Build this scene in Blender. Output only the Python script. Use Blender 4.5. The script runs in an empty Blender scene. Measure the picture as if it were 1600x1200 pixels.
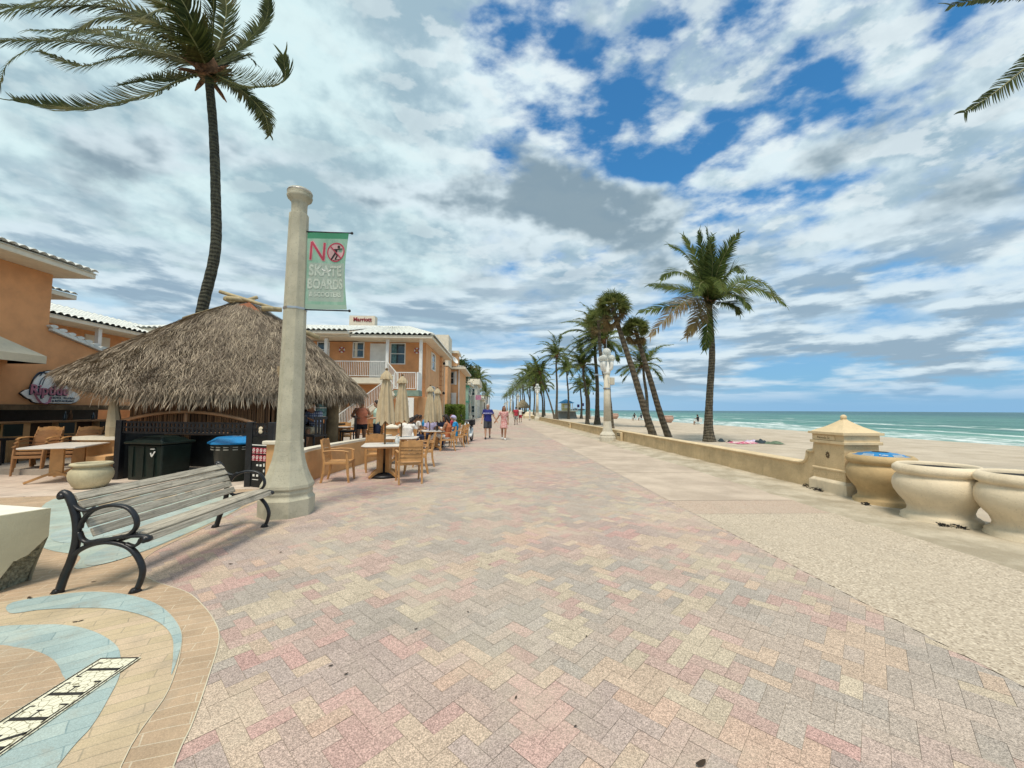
import bpy, math, random
from mathutils import Vector, Matrix, noise
random.seed(7)
SC = bpy.context.scene
COL = SC.collection
R = math.radians
PI = math.pi

# ------------------------------------------------------------------ camera
cd = bpy.data.cameras.new("camera")
cam = bpy.data.objects.new("camera", cd); COL.objects.link(cam)
yaw, pitch, roll = R(2.35), R(3.75), R(0.3)
f0 = Vector((math.sin(yaw)*math.cos(pitch), math.cos(yaw)*math.cos(pitch), math.sin(pitch)))
r0 = Vector((math.cos(yaw), -math.sin(yaw), 0)); u0 = r0.cross(f0)
rr = r0*math.cos(roll)+u0*math.sin(roll); uu = rr.cross(f0)
M3 = Matrix((rr, uu, -f0)).transposed()
cam.matrix_world = Matrix.Translation((0, 0, 1.55)) @ M3.to_4x4()
cd.sensor_width = 36; cd.lens = 36*610/1600
cd.clip_start = 0.05; cd.clip_end = 9000
SC.camera = cam

# ------------------------------------------------------------------ exposure
SC.view_settings.view_transform = 'Standard'
SC.view_settings.look = 'None'
SC.view_settings.exposure = 0.5
SC.view_settings.gamma = 1
SC.render.resolution_x, SC.render.resolution_y = 1024, 768
SC.cycles.max_bounces = 5
SC.cycles.diffuse_bounces = 3
SC.cycles.transparent_max_bounces = 8
SC.cycles.use_denoising = True

# ------------------------------------------------------------------ sun
SUN_AZ, SUN_EL = R(196), R(66)   # azimuth clockwise from +Y of the direction towards the sun
sd = Vector((math.sin(SUN_AZ)*math.cos(SUN_EL), math.cos(SUN_AZ)*math.cos(SUN_EL), math.sin(SUN_EL)))
sl = bpy.data.lights.new("sun", 'SUN'); sl.energy = 2.3; sl.angle = R(17); sl.color = (1, .90, .76)
so = bpy.data.objects.new("sun", sl); COL.objects.link(so)
so.rotation_euler = sd.to_track_quat('Z', 'Y').to_euler()
so.location = (-20, -20, 40)

# ------------------------------------------------------------------ node helper
class NT:
    def __init__(s, tree):
        s.t = tree; s.n = tree.nodes; s.l = tree.links
    def new(s, typ, ins=None, **kw):
        n = s.n.new(typ)
        for k, v in kw.items(): setattr(n, k, v)
        if ins:
            for k, v in ins.items():
                sock = n.inputs[k]
                if isinstance(v, bpy.types.NodeSocket): s.l.new(v, sock)
                else:
                    if isinstance(v, tuple) and len(v) == 3 and sock.type == 'RGBA': v = (*v, 1)
                    sock.default_value = v
        return n
    def math(s, op, a, b=0.0, c=0.0, clamp=False):
        n = s.new('ShaderNodeMath', {0: a, 1: b, 2: c}, operation=op, use_clamp=clamp); return n.outputs[0]
    def noise(s, vec, scale, detail=4, rough=.55, dist=0.0):
        return s.new('ShaderNodeTexNoise', {'Vector': vec, 'Scale': scale, 'Detail': detail, 'Roughness': rough, 'Distortion': dist}).outputs[0]
    def ramp(s, f, a, b, lo=0.0, hi=1.0, smooth=True):
        return s.new('ShaderNodeMapRange', {'Value': f, 'From Min': a, 'From Max': b, 'To Min': lo, 'To Max': hi},
                     interpolation_type='SMOOTHSTEP' if smooth else 'LINEAR').outputs[0]
    def mix(s, f, a, b, bt='MIX'):
        n = s.new('ShaderNodeMix', data_type='RGBA', blend_type=bt)
        for i, v in ((0, f), (6, a), (7, b)):
            if isinstance(v, bpy.types.NodeSocket): s.l.new(v, n.inputs[i])
            else: n.inputs[i].default_value = (*v, 1) if isinstance(v, tuple) and len(v) == 3 else v
        return n.outputs[2]
    def mapping(s, vec, loc=(0,0,0), rot=(0,0,0), scl=(1,1,1)):
        return s.new('ShaderNodeMapping', {'Vector': vec, 'Location': loc, 'Rotation': rot, 'Scale': scl}).outputs[0]

# ------------------------------------------------------------------ world: sky with cloud decks
W = bpy.data.worlds.new("World"); SC.world = W; W.use_nodes = True
W.cycles.sampling_method = 'MANUAL'; W.cycles.sample_map_resolution = 512
w = NT(W.node_tree); w.n.clear()
tc = w.new('ShaderNodeTexCoord')
sky = w.new('ShaderNodeTexSky', sky_type='NISHITA', sun_disc=False, sun_elevation=SUN_EL, sun_rotation=SUN_AZ)
sky.ozone_density = 3.0; sky.air_density = 1.1; sky.dust_density = .4
sep = w.new('ShaderNodeSeparateXYZ', {0: tc.outputs['Generated']})
zc = w.math('MAXIMUM', sep.outputs[2], 0.0)
zz = w.math('ADD', zc, 0.035)
P = w.new('ShaderNodeCombineXYZ', {0: w.math('DIVIDE', sep.outputs[0], zz), 1: w.math('DIVIDE', sep.outputs[1], zz), 2: 0.0}).outputs[0]
Q = w.new('ShaderNodeCombineXYZ', {0: w.math('DIVIDE', sep.outputs[0], w.math('ADD', zc, .30)), 1: w.math('DIVIDE', sep.outputs[1], w.math('ADD', zc, .30)), 2: w.math('MULTIPLY', zc, 1.5)}).outputs[0]
def bump2(cx, cy, rx, ry, ang=0.0):
    """soft elliptical mask on the cloud plane"""
    v = w.new('ShaderNodeVectorMath', {0: P, 1: (cx, cy, 0)}, operation='SUBTRACT').outputs[0]
    v = w.mapping(v, rot=(0, 0, -ang))
    v = w.new('ShaderNodeVectorMath', {0: v, 1: (1/rx, 1/ry, 1)}, operation='MULTIPLY').outputs[0]
    d = w.new('ShaderNodeVectorMath', {0: v}, operation='LENGTH').outputs['Value']
    return w.ramp(d, 1.0, 0.0)
# cloud textures live on the direction sphere, squashed towards the horizon; relief from an offset sample
zq = w.math('MULTIPLY', w.math('POWER', w.math('ADD', zc, .02), .80), 1.75)
DV = w.new('ShaderNodeCombineXYZ', {0: sep.outputs[0], 1: sep.outputs[1], 2: zq}).outputs[0]
def deck(loc, rot, scl, scale, det, rough, dist=0.0, P=None, off=(.012, -.004, .03)):
    P = DV if P is None else P
    v = w.mapping(P, loc=loc, rot=rot, scl=scl)
    v2 = w.mapping(w.new('ShaderNodeVectorMath', {0: P, 1: off}, operation='ADD').outputs[0], loc=loc, rot=rot, scl=scl)
    n1 = w.noise(v, scale, det, rough, dist); n2 = w.noise(v2, scale, 5, rough, dist)
    return n1, w.math('SUBTRACT', n1, n2)
px = w.new('ShaderNodeSeparateXYZ', {0: P}).outputs[0]
# high deck: mackerel rows running up to the right over the sea, closed sheet over the land
hi_n, hi_s = deck((2.3, .4, 1.2), (0, R(-32), R(0)), (.70, 1, 1.05), 11.5, 7, .53)
big, _ = deck((5.3, 1.4, .2), (0, R(-25), 0), (.8, 1, 1.2), 2.6, 4, .5)
blobs = [(.02, .93, .16, .30, 0, .15), (.31, 1.13, .22, .28, 20, .24), (.47, .90, .18, .14, 0, .20), (.60, 1.32, .38, .24, -35, .25), (.92, 1.28, .40, .13, -40, .17), (1.12, 1.68, .48, .22, -45, .20), (.45, 1.50, .24, .18, 0, .12), (.85, 1.02, .40, .12, -35, .14), (1.6, 1.35, .6, .16, -42, .12), (2.2, 2.6, 1.1, .5, -45, .13), (1.35, 2.05, .5, .25, -45, .17), (.1, 1.25, .12, .2, 20, .12)]
cov = w.math('ADD', hi_n, w.math('MULTIPLY', w.math('SUBTRACT', big, .5), .45))
for cx, cy, rx, ry, an, am in blobs:
    cov = w.math('SUBTRACT', cov, w.math('MULTIPLY', bump2(cx, cy, rx*1.25, ry*1.25, R(an)), am*.86))
cov = w.math('ADD', cov, w.math('MULTIPLY', w.ramp(px, .05, -.25), .30))
cov = w.math('ADD', cov, .02)
hi_a = w.ramp(cov, .33, .57)
tone_n, tone_s = deck((.7, 5.1, 0), (0, R(-12), 0), (.9, 1, .85), 4.0, 9, .54)
tone = w.ramp(w.math('ADD', tone_n, w.math('MULTIPLY', tone_s, .9)), .36, .66)
hi_col = w.mix(tone, (2.5, 3.55, 4.3), (5.3, 6.25, 6.6))
hi_col = w.mix(w.ramp(hi_s, -.02, .08, 0, .6), hi_col, (5.8, 6.4, 6.6))
hi_col = w.mix(w.ramp(hi_a, .3, 1.0, .5, 0.0), hi_col, (5.9, 6.4, 6.7))
hi_col = w.mix(w.math('MULTIPLY', w.ramp(px, .1, -.6), .6), hi_col, w.mix(tone, (2.6, 3.7, 4.1), (4.7, 6.3, 6.4)))
# low grey cumulus
lo_n, lo_s = deck((3.1, 1.7, .9), (0, 0, 0), (.85, 1, .9), 4.2, 9, .54)
lo = lo_n
for cx, cy, rx, ry, an, am in [(-.30, 1.66, .45, .24, 0, .24), (.28, 1.80, .95, .42, 0, .33), (.15, 2.2, .75, .25, 0, .14), (1.95, 1.72, .75, .42, -20, .28), (1.35, 2.35, .6, .35, 0, .20), (-1.05, 1.40, .50, .22, 0, .17), (-2.1, 1.8, .6, .3, 0, .15), (-1.6, 2.7, 1.2, .5, 0, .16), (-.2, 1.0, .5, .12, 0, .10)]:
    lo = w.math('ADD', lo, w.math('MULTIPLY', bump2(cx, cy, rx*1.2, ry*1.2, R(an)), am))
for cx, cy, rx, ry, an, am in blobs[:6]:
    lo = w.math('SUBTRACT', lo, w.math('MULTIPLY', bump2(cx, cy, rx*1.1, ry*1.1, R(an)), am*.8))
lo_a = w.ramp(lo, .55, .70)
lo_core = w.ramp(w.math('SUBTRACT', w.math('ADD', w.math('MULTIPLY', lo, .6), w.math('MULTIPLY', lo_n, .55)), w.math('MULTIPLY', lo_s, 1.6)), .58, .80)
lo_col = w.mix(lo_core, (5.2, 6.1, 6.5), (1.8, 2.5, 3.0))
lo_col = w.mix(w.ramp(lo_s, .01, .10, 0, .5), lo_col, (4.4, 5.2, 5.6))
# flat-based rows of cumulus low over the horizon
ax = w.math('DIVIDE', sep.outputs[0], w.math('ADD', w.math('ABSOLUTE', sep.outputs[1]), .12))
def strat(off):
    return w.new('ShaderNodeCombineXYZ', {0: w.math('MULTIPLY', ax, 2.7), 1: w.math('MULTIPLY', w.math('POWER', w.math('ADD', zc, off), .62), 12.5), 2: 0.0}).outputs[0]
st_n = w.noise(strat(0.0), 1.3, 8, .54, 0.0); st_n2 = w.noise(strat(.014), 1.3, 6, .54, 0.0)
st_w = w.math('MULTIPLY', w.ramp(zc, .42, .22), w.ramp(zc, .008, .035))
st_a = w.math('MULTIPLY', w.ramp(st_n, .38, .56), st_w)
rel = w.math('SUBTRACT', st_n, st_n2)
st_col = w.mix(w.ramp(w.math('SUBTRACT', st_n, w.math('MULTIPLY', rel, 1.3)), .45, .60), (5.0, 5.9, 6.4), (2.2, 3.1, 3.9))
blue = w.mix(1.0, sky.outputs[0], (.36, .90, 1.12), 'MULTIPLY')
haze = w.mix(w.ramp(ax, -.3, .8), (3.4, 4.7, 5.7), (1.9, 3.5, 5.3))
blue = w.mix(w.ramp(zc, .5, .1, 0, .8), blue, (1.7, 3.1, 4.9))
c = w.mix(w.math('MULTIPLY', w.ramp(zc, .10, .26), hi_a), blue, hi_col)
c = w.mix(w.math('MULTIPLY', w.ramp(zc, .20, .34), w.math('MULTIPLY', lo_a, .97)), c, lo_col)
c = w.mix(st_a, c, st_col)
c = w.mix(w.ramp(zc, .085, .0, 0, .85), c, haze)
bg = w.new('ShaderNodeBackground', {'Color': c, 'Strength': .1})
w.new('ShaderNodeOutputWorld', {0: bg.outputs[0]})

# ------------------------------------------------------------------ mesh builder
class MB:
    def __init__(s): s.v = []; s.f = []; s.m = []; s.mi = 0
    def add(s, vs, fs):
        o = len(s.v); s.v += [tuple(x) for x in vs]
        for f in fs: s.f.append(tuple(i+o for i in f)); s.m.append(s.mi)
    def box(s, c, d, rz=0.0, taper=1.0, mat=None):
        x, y, z = d[0]/2, d[1]/2, d[2]/2
        vs = []
        for k, t in ((-1, 1), (1, taper)):
            for a, b in ((-1, -1), (1, -1), (1, 1), (-1, 1)): vs.append(Vector((a*x*t, b*y*t, k*z)))
        Mx = mat if mat is not None else Matrix.Rotation(rz, 4, 'Z')
        vs = [Mx @ q + Vector(c) for q in vs]
        s.add(vs, [(3,2,1,0), (4,5,6,7), (0,1,5,4), (1,2,6,5), (2,3,7,6), (3,0,4,7)])
        return s
    def bar(s, p0, p1, wd, th, up=(0,0,1)):
        p0, p1 = Vector(p0), Vector(p1); t = (p1-p0)
        if t.length < 1e-6: return s
        t.normalize(); up = Vector(up)
        if abs(t.dot(up)) > .98: up = Vector((0, 1, 0))
        a = t.cross(up).normalized(); b = a.cross(t)
        vs = [p + a*wd/2*i + b*th/2*j for p in (p0, p1) for i, j in ((-1,-1), (1,-1), (1,1), (-1,1))]
        s.add(vs, [(0,1,2,3), (7,6,5,4), (0,4,5,1), (1,5,6,2), (2,6,7,3), (3,7,4,0)])
        return s
    def tube(s, pts, rad, n=10, side=None, ry=None, cap=True, start=0.0):
        """loft of rings; rad along `side`, ry across it"""
        pts = [Vector(p) for p in pts]
        if not isinstance(rad, (list, tuple)): rad = [rad]*len(pts)
        if ry is None: ry = rad
        elif not isinstance(ry, (list, tuple)): ry = [ry]*len(pts)
        vs = []; prev = Vector(side) if side is not None else None
        for i, p in enumerate(pts):
            t = (pts[min(i+1, len(pts)-1)] - pts[max(i-1, 0)])
            if t.length < 1e-9: t = Vector((0, 0, 1))
            t.normalize()
            a = prev if prev is not None else (Vector((1, 0, 0)) if abs(t.x) < .9 else Vector((0, 1, 0)))
            a = a - t*a.dot(t)
            if a.length < 1e-6: a = t.orthogonal()
            a.normalize(); b = t.cross(a)
            if side is None: prev = a
            for k in range(n):
                an = 2*PI*k/n + start
                vs.append(p + a*math.cos(an)*rad[i] + b*math.sin(an)*ry[i])
        fs = []
        for i in range(len(pts)-1):
            for k in range(n):
                k2 = (k+1) % n
                fs.append((i*n+k, i*n+k2, (i+1)*n+k2, (i+1)*n+k))
        if cap:
            fs.append(tuple(reversed(range(n)))); fs.append(tuple(range((len(pts)-1)*n, len(pts)*n)))
        s.add(vs, fs); return s
    def lathe(s, prof, c=(0,0,0), n=32, start=0.0, cap=False):
        vs = []; c = Vector(c)
        for r, z in prof:
            for k in range(n):
                a = 2*PI*k/n + start; vs.append(c + Vector((r*math.cos(a), r*math.sin(a), z)))
        fs = [(i*n+k, i*n+(k+1) % n, (i+1)*n+(k+1) % n, (i+1)*n+k) for i in range(len(prof)-1) for k in range(n)]
        if cap: fs += [tuple(reversed(range(n))), tuple(range((len(prof)-1)*n, len(prof)*n))]
        s.add(vs, fs); return s
    def prism(s, out, z0, z1, M=None):
        """out: 2D outline (x,y) ccw; extruded along local z, then M"""
        n = len(out); M = M or Matrix.Identity(4)
        vs = [M @ Vector((x, y, z0)) for x, y in out] + [M @ Vector((x, y, z1)) for x, y in out]
        s.add(vs, [tuple(reversed(range(n))), tuple(range(n, 2*n))] + [(i, (i+1) % n, n+(i+1) % n, n+i) for i in range(n)])
        return s
    def ball(s, c, r, n=12, m=8, scl=(1,1,1), M=None):
        vs = []; c = Vector(c)
        for i in range(1, m):
            th = PI*i/m
            for k in range(n):
                a = 2*PI*k/n
                q = Vector((r*math.sin(th)*math.cos(a)*scl[0], r*math.sin(th)*math.sin(a)*scl[1], r*math.cos(th)*scl[2]))
                vs.append(c + (M @ q if M else q))
        q = Vector((0, 0, r*scl[2])); t = c + (M @ q if M else q); b = c - (M @ q if M else q)
        o = len(vs); vs += [t, b]
        fs = [(i*n+k, (i+1)*n+k, (i+1)*n+(k+1) % n, i*n+(k+1) % n) for i in range(m-2) for k in range(n)]
        fs += [(o, k, (k+1) % n) for k in range(n)] + [(o+1, (m-2)*n+(k+1) % n, (m-2)*n+k) for k in range(n)]
        s.add(vs, fs); return s
    def build(s, name, mats, parent=None, smooth=False, bevel=0.0, remesh=0.0, loc=None, weld=False):
        me = bpy.data.meshes.new(name); me.from_pydata(s.v, [], s.f)
        if not isinstance(mats, (list, tuple)): mats = [mats]
        for m in mats: me.materials.append(m)
        if len(mats) > 1: me.polygons.foreach_set('material_index', s.m)
        if smooth: me.polygons.foreach_set('use_smooth', [True]*len(me.polygons))
        me.update()
        o = bpy.data.objects.new(name, me); COL.objects.link(o)
        if bevel > 0:
            md = o.modifiers.new('b', 'BEVEL'); md.width = bevel; md.segments = 2; md.limit_method = 'ANGLE'; md.angle_limit = R(40)
        if remesh > 0:
            md = o.modifiers.new('r', 'REMESH'); md.mode = 'VOXEL'; md.voxel_size = remesh; md.use_smooth_shade = True
            md = o.modifiers.new('s', 'SMOOTH'); md.factor = .6; md.iterations = 3
            dg = bpy.context.evaluated_depsgraph_get(); dg.update()
            nm = bpy.data.meshes.new_from_object(o.evaluated_get(dg)); nm.name = name
            o.modifiers.clear(); o.data = nm
            nm.materials.clear(); nm.materials.append(mats[0])
            nm.polygons.foreach_set('use_smooth', [True]*len(nm.polygons))
        if parent: o.parent = parent
        if loc is not None: o.location = loc
        return o

def tag(o, label=None, cat=None, group=None, kind=None):
    for k, v in (('label', label), ('category', cat), ('group', group), ('kind', kind)):
        if v: o[k] = v
    return o
def thing(name, label, cat, loc=(0,0,0), rz=0.0, group=None):
    o = bpy.data.objects.new(name, None); COL.objects.link(o); o.empty_display_size = .2
    o.location = loc; o.rotation_euler = (0, 0, rz)
    return tag(o, label, cat, group)
def copy_tree(o, parent=None):
    c = o.copy(); COL.objects.link(c)
    if parent: c.parent = parent
    for ch in list(o.children):
        if ch.get('skip_copy'): continue
        copy_tree(ch, c)
    return c
def dup(o, loc, rz=0.0, label=None, scl=None):
    c = copy_tree(o); c.location = loc; c.rotation_euler = (0, 0, rz)
    if scl: c.scale = (scl,)*3 if not isinstance(scl, tuple) else scl
    if label: c['label'] = label
    return c
def struct(name, mb, m, **k):
    o = mb.build(name, m, **k); o['kind'] = 'structure'; return o
def crom(pts, n=6):
    """Catmull-Rom through points"""
    P_ = [Vector(p) for p in pts]
    P_ = [P_[0]*2-P_[1]] + P_ + [P_[-1]*2-P_[-2]]; out = []
    for i in range(1, len(P_)-2):
        a, b, c_, d = P_[i-1:i+3]
        for k in range(n):
            t = k/n
            out.append(.5*((2*b)+(c_-a)*t+(2*a-5*b+4*c_-d)*t*t+(3*b-a-3*c_+d)*t**3))
    out.append(P_[-2]); return out
def text_mb(mb, txt, M, size, depth=.004, align='CENTER', bold=0.0, sx=1.0):
    cu = bpy.data.curves.new('t', 'FONT'); cu.body = txt; cu.size = size; cu.extrude = depth/2
    cu.align_x = align; cu.align_y = 'CENTER'; cu.offset = bold; cu.resolution_u = 3
    o = bpy.data.objects.new('t', cu); COL.objects.link(o)
    dg = bpy.context.evaluated_depsgraph_get(); dg.update()
    me = bpy.data.meshes.new_from_object(o.evaluated_get(dg))
    S = Matrix.Diagonal((sx, 1, 1, 1))
    mb.add([M @ S @ v.co for v in me.vertices], [tuple(p.vertices) for p in me.polygons])
    bpy.data.objects.remove(o); bpy.data.meshes.remove(me); bpy.data.curves.remove(cu)

# ------------------------------------------------------------------ materials
MATS = {}
def base_mat(name):
    m = bpy.data.materials.new(name); m.use_nodes = True
    t = NT(m.node_tree); b = t.n['Principled BSDF']; MATS[name] = m
    return m, t, b
def mat(name, col, rough=.7, var=.12, scale=6.0, bump=.15, bscale=40.0, metal=0.0, spec=.4, col2=None, stain=None, stain_amt=.0, island=0.0, trans=0.0, pits=0.0):
    """general procedural surface: mottled colour, fine bump, optional dirt blotches"""
    m, t, b = base_mat(name)
    tc = t.new('ShaderNodeTexCoord').outputs['Object']
    n1 = t.noise(tc, scale, 5, .6)
    dark = tuple(x*(1-var*1.6) for x in col); lite = tuple(min(1, x*(1+var)) for x in col)
    c = t.mix(t.ramp(n1, .3, .7), dark, lite)
    if col2: c = t.mix(t.ramp(t.noise(tc, scale*.37, 4, .6), .45, .65), c, col2)
    if stain: c = t.mix(t.math('MULTIPLY', t.ramp(t.noise(tc, scale*.6, 8, .68, .4), .52, .72), stain_amt), c, stain)
    if pits:
        pn = t.noise(tc, 48, 4, .8); sm = t.noise(t.mapping(tc, scl=(3, 3, .5)), 2.2, 6, .7)
        c = t.mix(t.math('MULTIPLY', t.ramp(pn, .57, .68), pits), c, tuple(x*.35 for x in col))
        c = t.mix(t.math('MULTIPLY', t.ramp(sm, .54, .74), pits*.6), c, tuple(x*.5 for x in col))
    if island:
        ri = t.new('ShaderNodeNewGeometry').outputs['Random Per Island']
        c = t.mix(1.0, c, t.new('ShaderNodeCombineColor', {i: t.ramp(ri, 0, 1, 1-island, 1+island, False) for i in range(3)}).outputs[0], 'MULTIPLY')
    t.l.new(c, b.inputs['Base Color'])
    b.inputs['Roughness'].default_value = rough; b.inputs['Metallic'].default_value = metal
    b.inputs['Specular IOR Level'].default_value = spec
    if trans:
        tr = t.new('ShaderNodeBsdfTranslucent', {'Color': c}); mx = t.new('ShaderNodeMixShader', {0: trans, 1: b.outputs[0], 2: tr.outputs[0]})
        t.l.new(mx.outputs[0], t.n['Material Output'].inputs[0])
    if bump:
        h = t.noise(tc, bscale, 4, .65)
        bp = t.new('ShaderNodeBump', {'Strength': bump, 'Distance': .02, 'Height': h}); t.l.new(bp.outputs[0], b.inputs['Normal'])
    return m
M_ = dict
orange = mat('orange_stucco', (.73, .35, .155), .9, .10, 1.2, .35, 60, stain=(.45, .22, .11), stain_amt=.4)
orange_lt = mat('pale_orange_stucco', (.70, .40, .20), .9, .08, 1.5, .3, 60, stain=(.45, .25, .13), stain_amt=.35)
patio_or = mat('patio_wall_stucco', (.66, .38, .17), .9, .10, 2.0, .4, 50, stain=(.42, .23, .11), stain_amt=.5)
cream = mat('cream_trim', (.74, .68, .55), .7, .05, 3, .1, 50, stain=(.5, .44, .33), stain_amt=.3)
white = mat('white_paint', (.80, .80, .76), .55, .05, 3, .08, 50, stain=(.6, .58, .52), stain_amt=.25)
rooft = mat('white_roof_tile', (.72, .73, .68), .75, .08, 4, .3, 30, stain=(.38, .40, .36), stain_amt=.45)
glass = mat('dark_window_glass', (.03, .055, .065), .08, .3, 1.5, 0, spec=.8)
blackm = mat('black_metal', (.012, .013, .016), .38, .3, 10, .1, 60, spec=.5)
blackrough = mat('black_board', (.012, .014, .014), .6, .3, 8, .1, 50)
greenbin = mat('dark_green_bin', (.007, .016, .013), .4, .2, 5, .05, 40)
bluelid = mat('blue_lid', (.02, .22, .50), .35, .08, 3, .05, 30, stain=(.05, .28, .5), stain_amt=.3)
conc = mat('lamp_concrete', (.52, .49, .37), .92, .10, 3, .6, 90, stain=(.27, .27, .19), stain_amt=.75, pits=.75)
conc_lt = mat('pale_concrete', (.62, .57, .46), .9, .08, 2.5, .4, 60, stain=(.42, .37, .27), stain_amt=.5, pits=.5)
beachwall = mat('beach_wall_stucco', (.64, .49, .29), .93, .10, 2.2, .7, 45, stain=(.45, .33, .18), stain_amt=.6, pits=.75)
wallcap = mat('wall_cap', (.70, .55, .34), .85, .07, 3, .3, 60, stain=(.5, .38, .22), stain_amt=.4, pits=.5)
urn_tan = mat('tan_cast_stone', (.52, .38, .20), .85, .10, 3, .35, 50, stain=(.36, .24, .11), stain_amt=.6, pits=.5)
urn_cream = mat('cream_cast_stone', (.74, .63, .46), .85, .07, 3, .35, 50, stain=(.48, .38, .24), stain_amt=.45, pits=.5)
pot_olive = mat('pale_olive_pot', (.52, .47, .31), .85, .10, 4, .3, 50, stain=(.36, .32, .2), stain_amt=.5, pits=.5)
soil = mat('dark_soil', (.03, .028, .025), .95, .4, 12, 1, 30)
teak = mat('tan_resin', (.50, .27, .105), .5, .10, 8, .12, 60, island=.10)
teak_dk = mat('brown_resin', (.36, .185, .08), .55, .12, 8, .12, 60)
tabletop = mat('pale_table_top', (.74, .69, .62), .35, .05, 5, .05, 60, stain=(.6, .5, .4), stain_amt=.25)
canvas = mat('beige_canvas', (.60, .49, .32), .9, .08, 4, .3, 120, stain=(.46, .36, .22), stain_amt=.4, trans=.15)
chrome = mat('grey_steel', (.5, .5, .5), .3, .1, 5, 0, metal=.9)
bamboo = mat('bamboo_pole', (.42, .34, .19), .6, .18, 3, .3, 30, stain=(.2, .17, .1), stain_amt=.6)
bark_dk = mat('hut_log', (.16, .105, .055), .9, .25, 4, .8, 25)
granite = None

def frond_mat(name, a, b_, trans=.25, dry=.65):
    m, t, b = base_mat(name)
    ri = t.new('ShaderNodeNewGeometry').outputs['Random Per Island']
    tc = t.new('ShaderNodeTexCoord').outputs['Object']
    c = t.mix(ri, a, b_)
    c = t.mix(t.ramp(t.noise(tc, 1.1, 3), .50, .68, 0, dry), c, (.28, .20, .07))
    t.l.new(c, b.inputs['Base Color']); b.inputs['Roughness'].default_value = .65; b.inputs['Specular IOR Level'].default_value = .12
    tr = t.new('ShaderNodeBsdfTranslucent', {'Color': c}); mx = t.new('ShaderNodeMixShader', {0: trans, 1: b.outputs[0], 2: tr.outputs[0]})
    t.l.new(mx.outputs[0], t.n['Material Output'].inputs[0]); return m
leaf_g = frond_mat('palm_leaf', (.03, .052, .014), (.14, .18, .045), .35, .18)
leaf_d = frond_mat('palm_leaf_dark', (.022, .034, .010), (.085, .10, .028), .3, .25)
leaf_dry = frond_mat('palm_leaf_dry', (.10, .075, .035), (.24, .17, .085))
leaf_sab = frond_mat('fan_leaf', (.05, .08, .02), (.22, .25, .08), .5, .4)
bush_g = frond_mat('hedge_leaf', (.07, .12, .02), (.24, .30, .06), .3, .1)
tree_g = frond_mat('tree_leaf', (.02, .045, .012), (.06, .10, .03))
midrib = mat('frond_midrib', (.20, .19, .07), .6, .2, 4, 0)
husk = mat('palm_husk', (.17, .085, .04), .95, .35, 9, .8, 30)

def trunk_mat(name, a, b_, rings=9.0):
    m, t, b = base_mat(name)
    tc = t.new('ShaderNodeTexCoord').outputs['Object']
    wv = t.new('ShaderNodeTexWave', {'Vector': tc, 'Scale': rings/4.0, 'Distortion': 5.0, 'Detail': 4, 'Detail Scale': 1.2}, wave_type='BANDS', bands_direction='Z').outputs[1]
    n1 = t.noise(t.mapping(tc, scl=(6, 6, 1.2)), 2.5, 6, .65)
    c = t.mix(t.ramp(t.math('ADD', t.math('MULTIPLY', wv, .16), t.math('MULTIPLY', n1, .85)), .3, .75), a, b_)
    t.l.new(c, b.inputs['Base Color']); b.inputs['Roughness'].default_value = .95
    bp = t.new('ShaderNodeBump', {'Strength': .9, 'Distance': .04, 'Height': t.math('ADD', t.math('MULTIPLY', wv, .6), n1)}); t.l.new(bp.outputs[0], b.inputs['Normal'])
    return m
trunk_m = trunk_mat('palm_trunk', (.045, .038, .027), (.19, .16, .11))
trunk_dk = trunk_mat('palm_trunk_dark', (.022, .022, .016), (.10, .095, .06))
trunk_sab = trunk_mat('fan_palm_trunk', (.05, .042, .03), (.17, .135, .09), 5)

def slatwood(name):
    m, t, b = base_mat(name)
    tc = t.new('ShaderNodeTexCoord').outputs['Object']
    ri = t.new('ShaderNodeNewGeometry').outputs['Random Per Island']
    g = t.noise(t.mapping(tc, scl=(14, .7, 14)), 6, 8, .7, .3)
    c = t.mix(t.ramp(g, .3, .72), (.22, .195, .15), (.60, .54, .43))
    c = t.mix(t.ramp(t.noise(tc, 5, 5, .7), .55, .72, 0, .7), c, (.15, .145, .12))
    c = t.mix(1.0, c, t.new('ShaderNodeCombineColor', {i: t.ramp(ri, 0, 1, .8, 1.15, False) for i in range(3)}).outputs[0], 'MULTIPLY')
    t.l.new(c, b.inputs['Base Color']); b.inputs['Roughness'].default_value = .85
    bp = t.new('ShaderNodeBump', {'Strength': .5, 'Distance': .01, 'Height': g}); t.l.new(bp.outputs[0], b.inputs['Normal'])
    return m
slat = slatwood('weathered_slats')

# thatch
def thatch_mat(name):
    m, t, b = base_mat(name)
    tc = t.new('ShaderNodeTexCoord').outputs['Object']
    ri = t.new('ShaderNodeNewGeometry').outputs['Random Per Island']
    c = t.mix(t.ramp(ri, 0, 1, 0, 1, False), (.09, .068, .048), (.58, .475, .34))
    c = t.mix(t.ramp(t.noise(tc, 2.6, 6, .65), .42, .66, 0, .6), c, (.22, .17, .125))
    t.l.new(c, b.inputs['Base Color']); b.inputs['Roughness'].default_value = .9
    return m
thatch = thatch_mat('thatch_straw')
thatch_base = mat('thatch_underlayer', (.10, .07, .045), .95, .3, 6, .9, 20)
def reed_mat(name):
    m, t, b = base_mat(name)
    ri = t.new('ShaderNodeNewGeometry').outputs['Random Per Island']
    c = t.mix(ri, (.10, .045, .02), (.33, .17, .075))
    t.l.new(c, b.inputs['Base Color']); b.inputs['Roughness'].default_value = .7; return m
reed = reed_mat('brown_reed')

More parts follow.
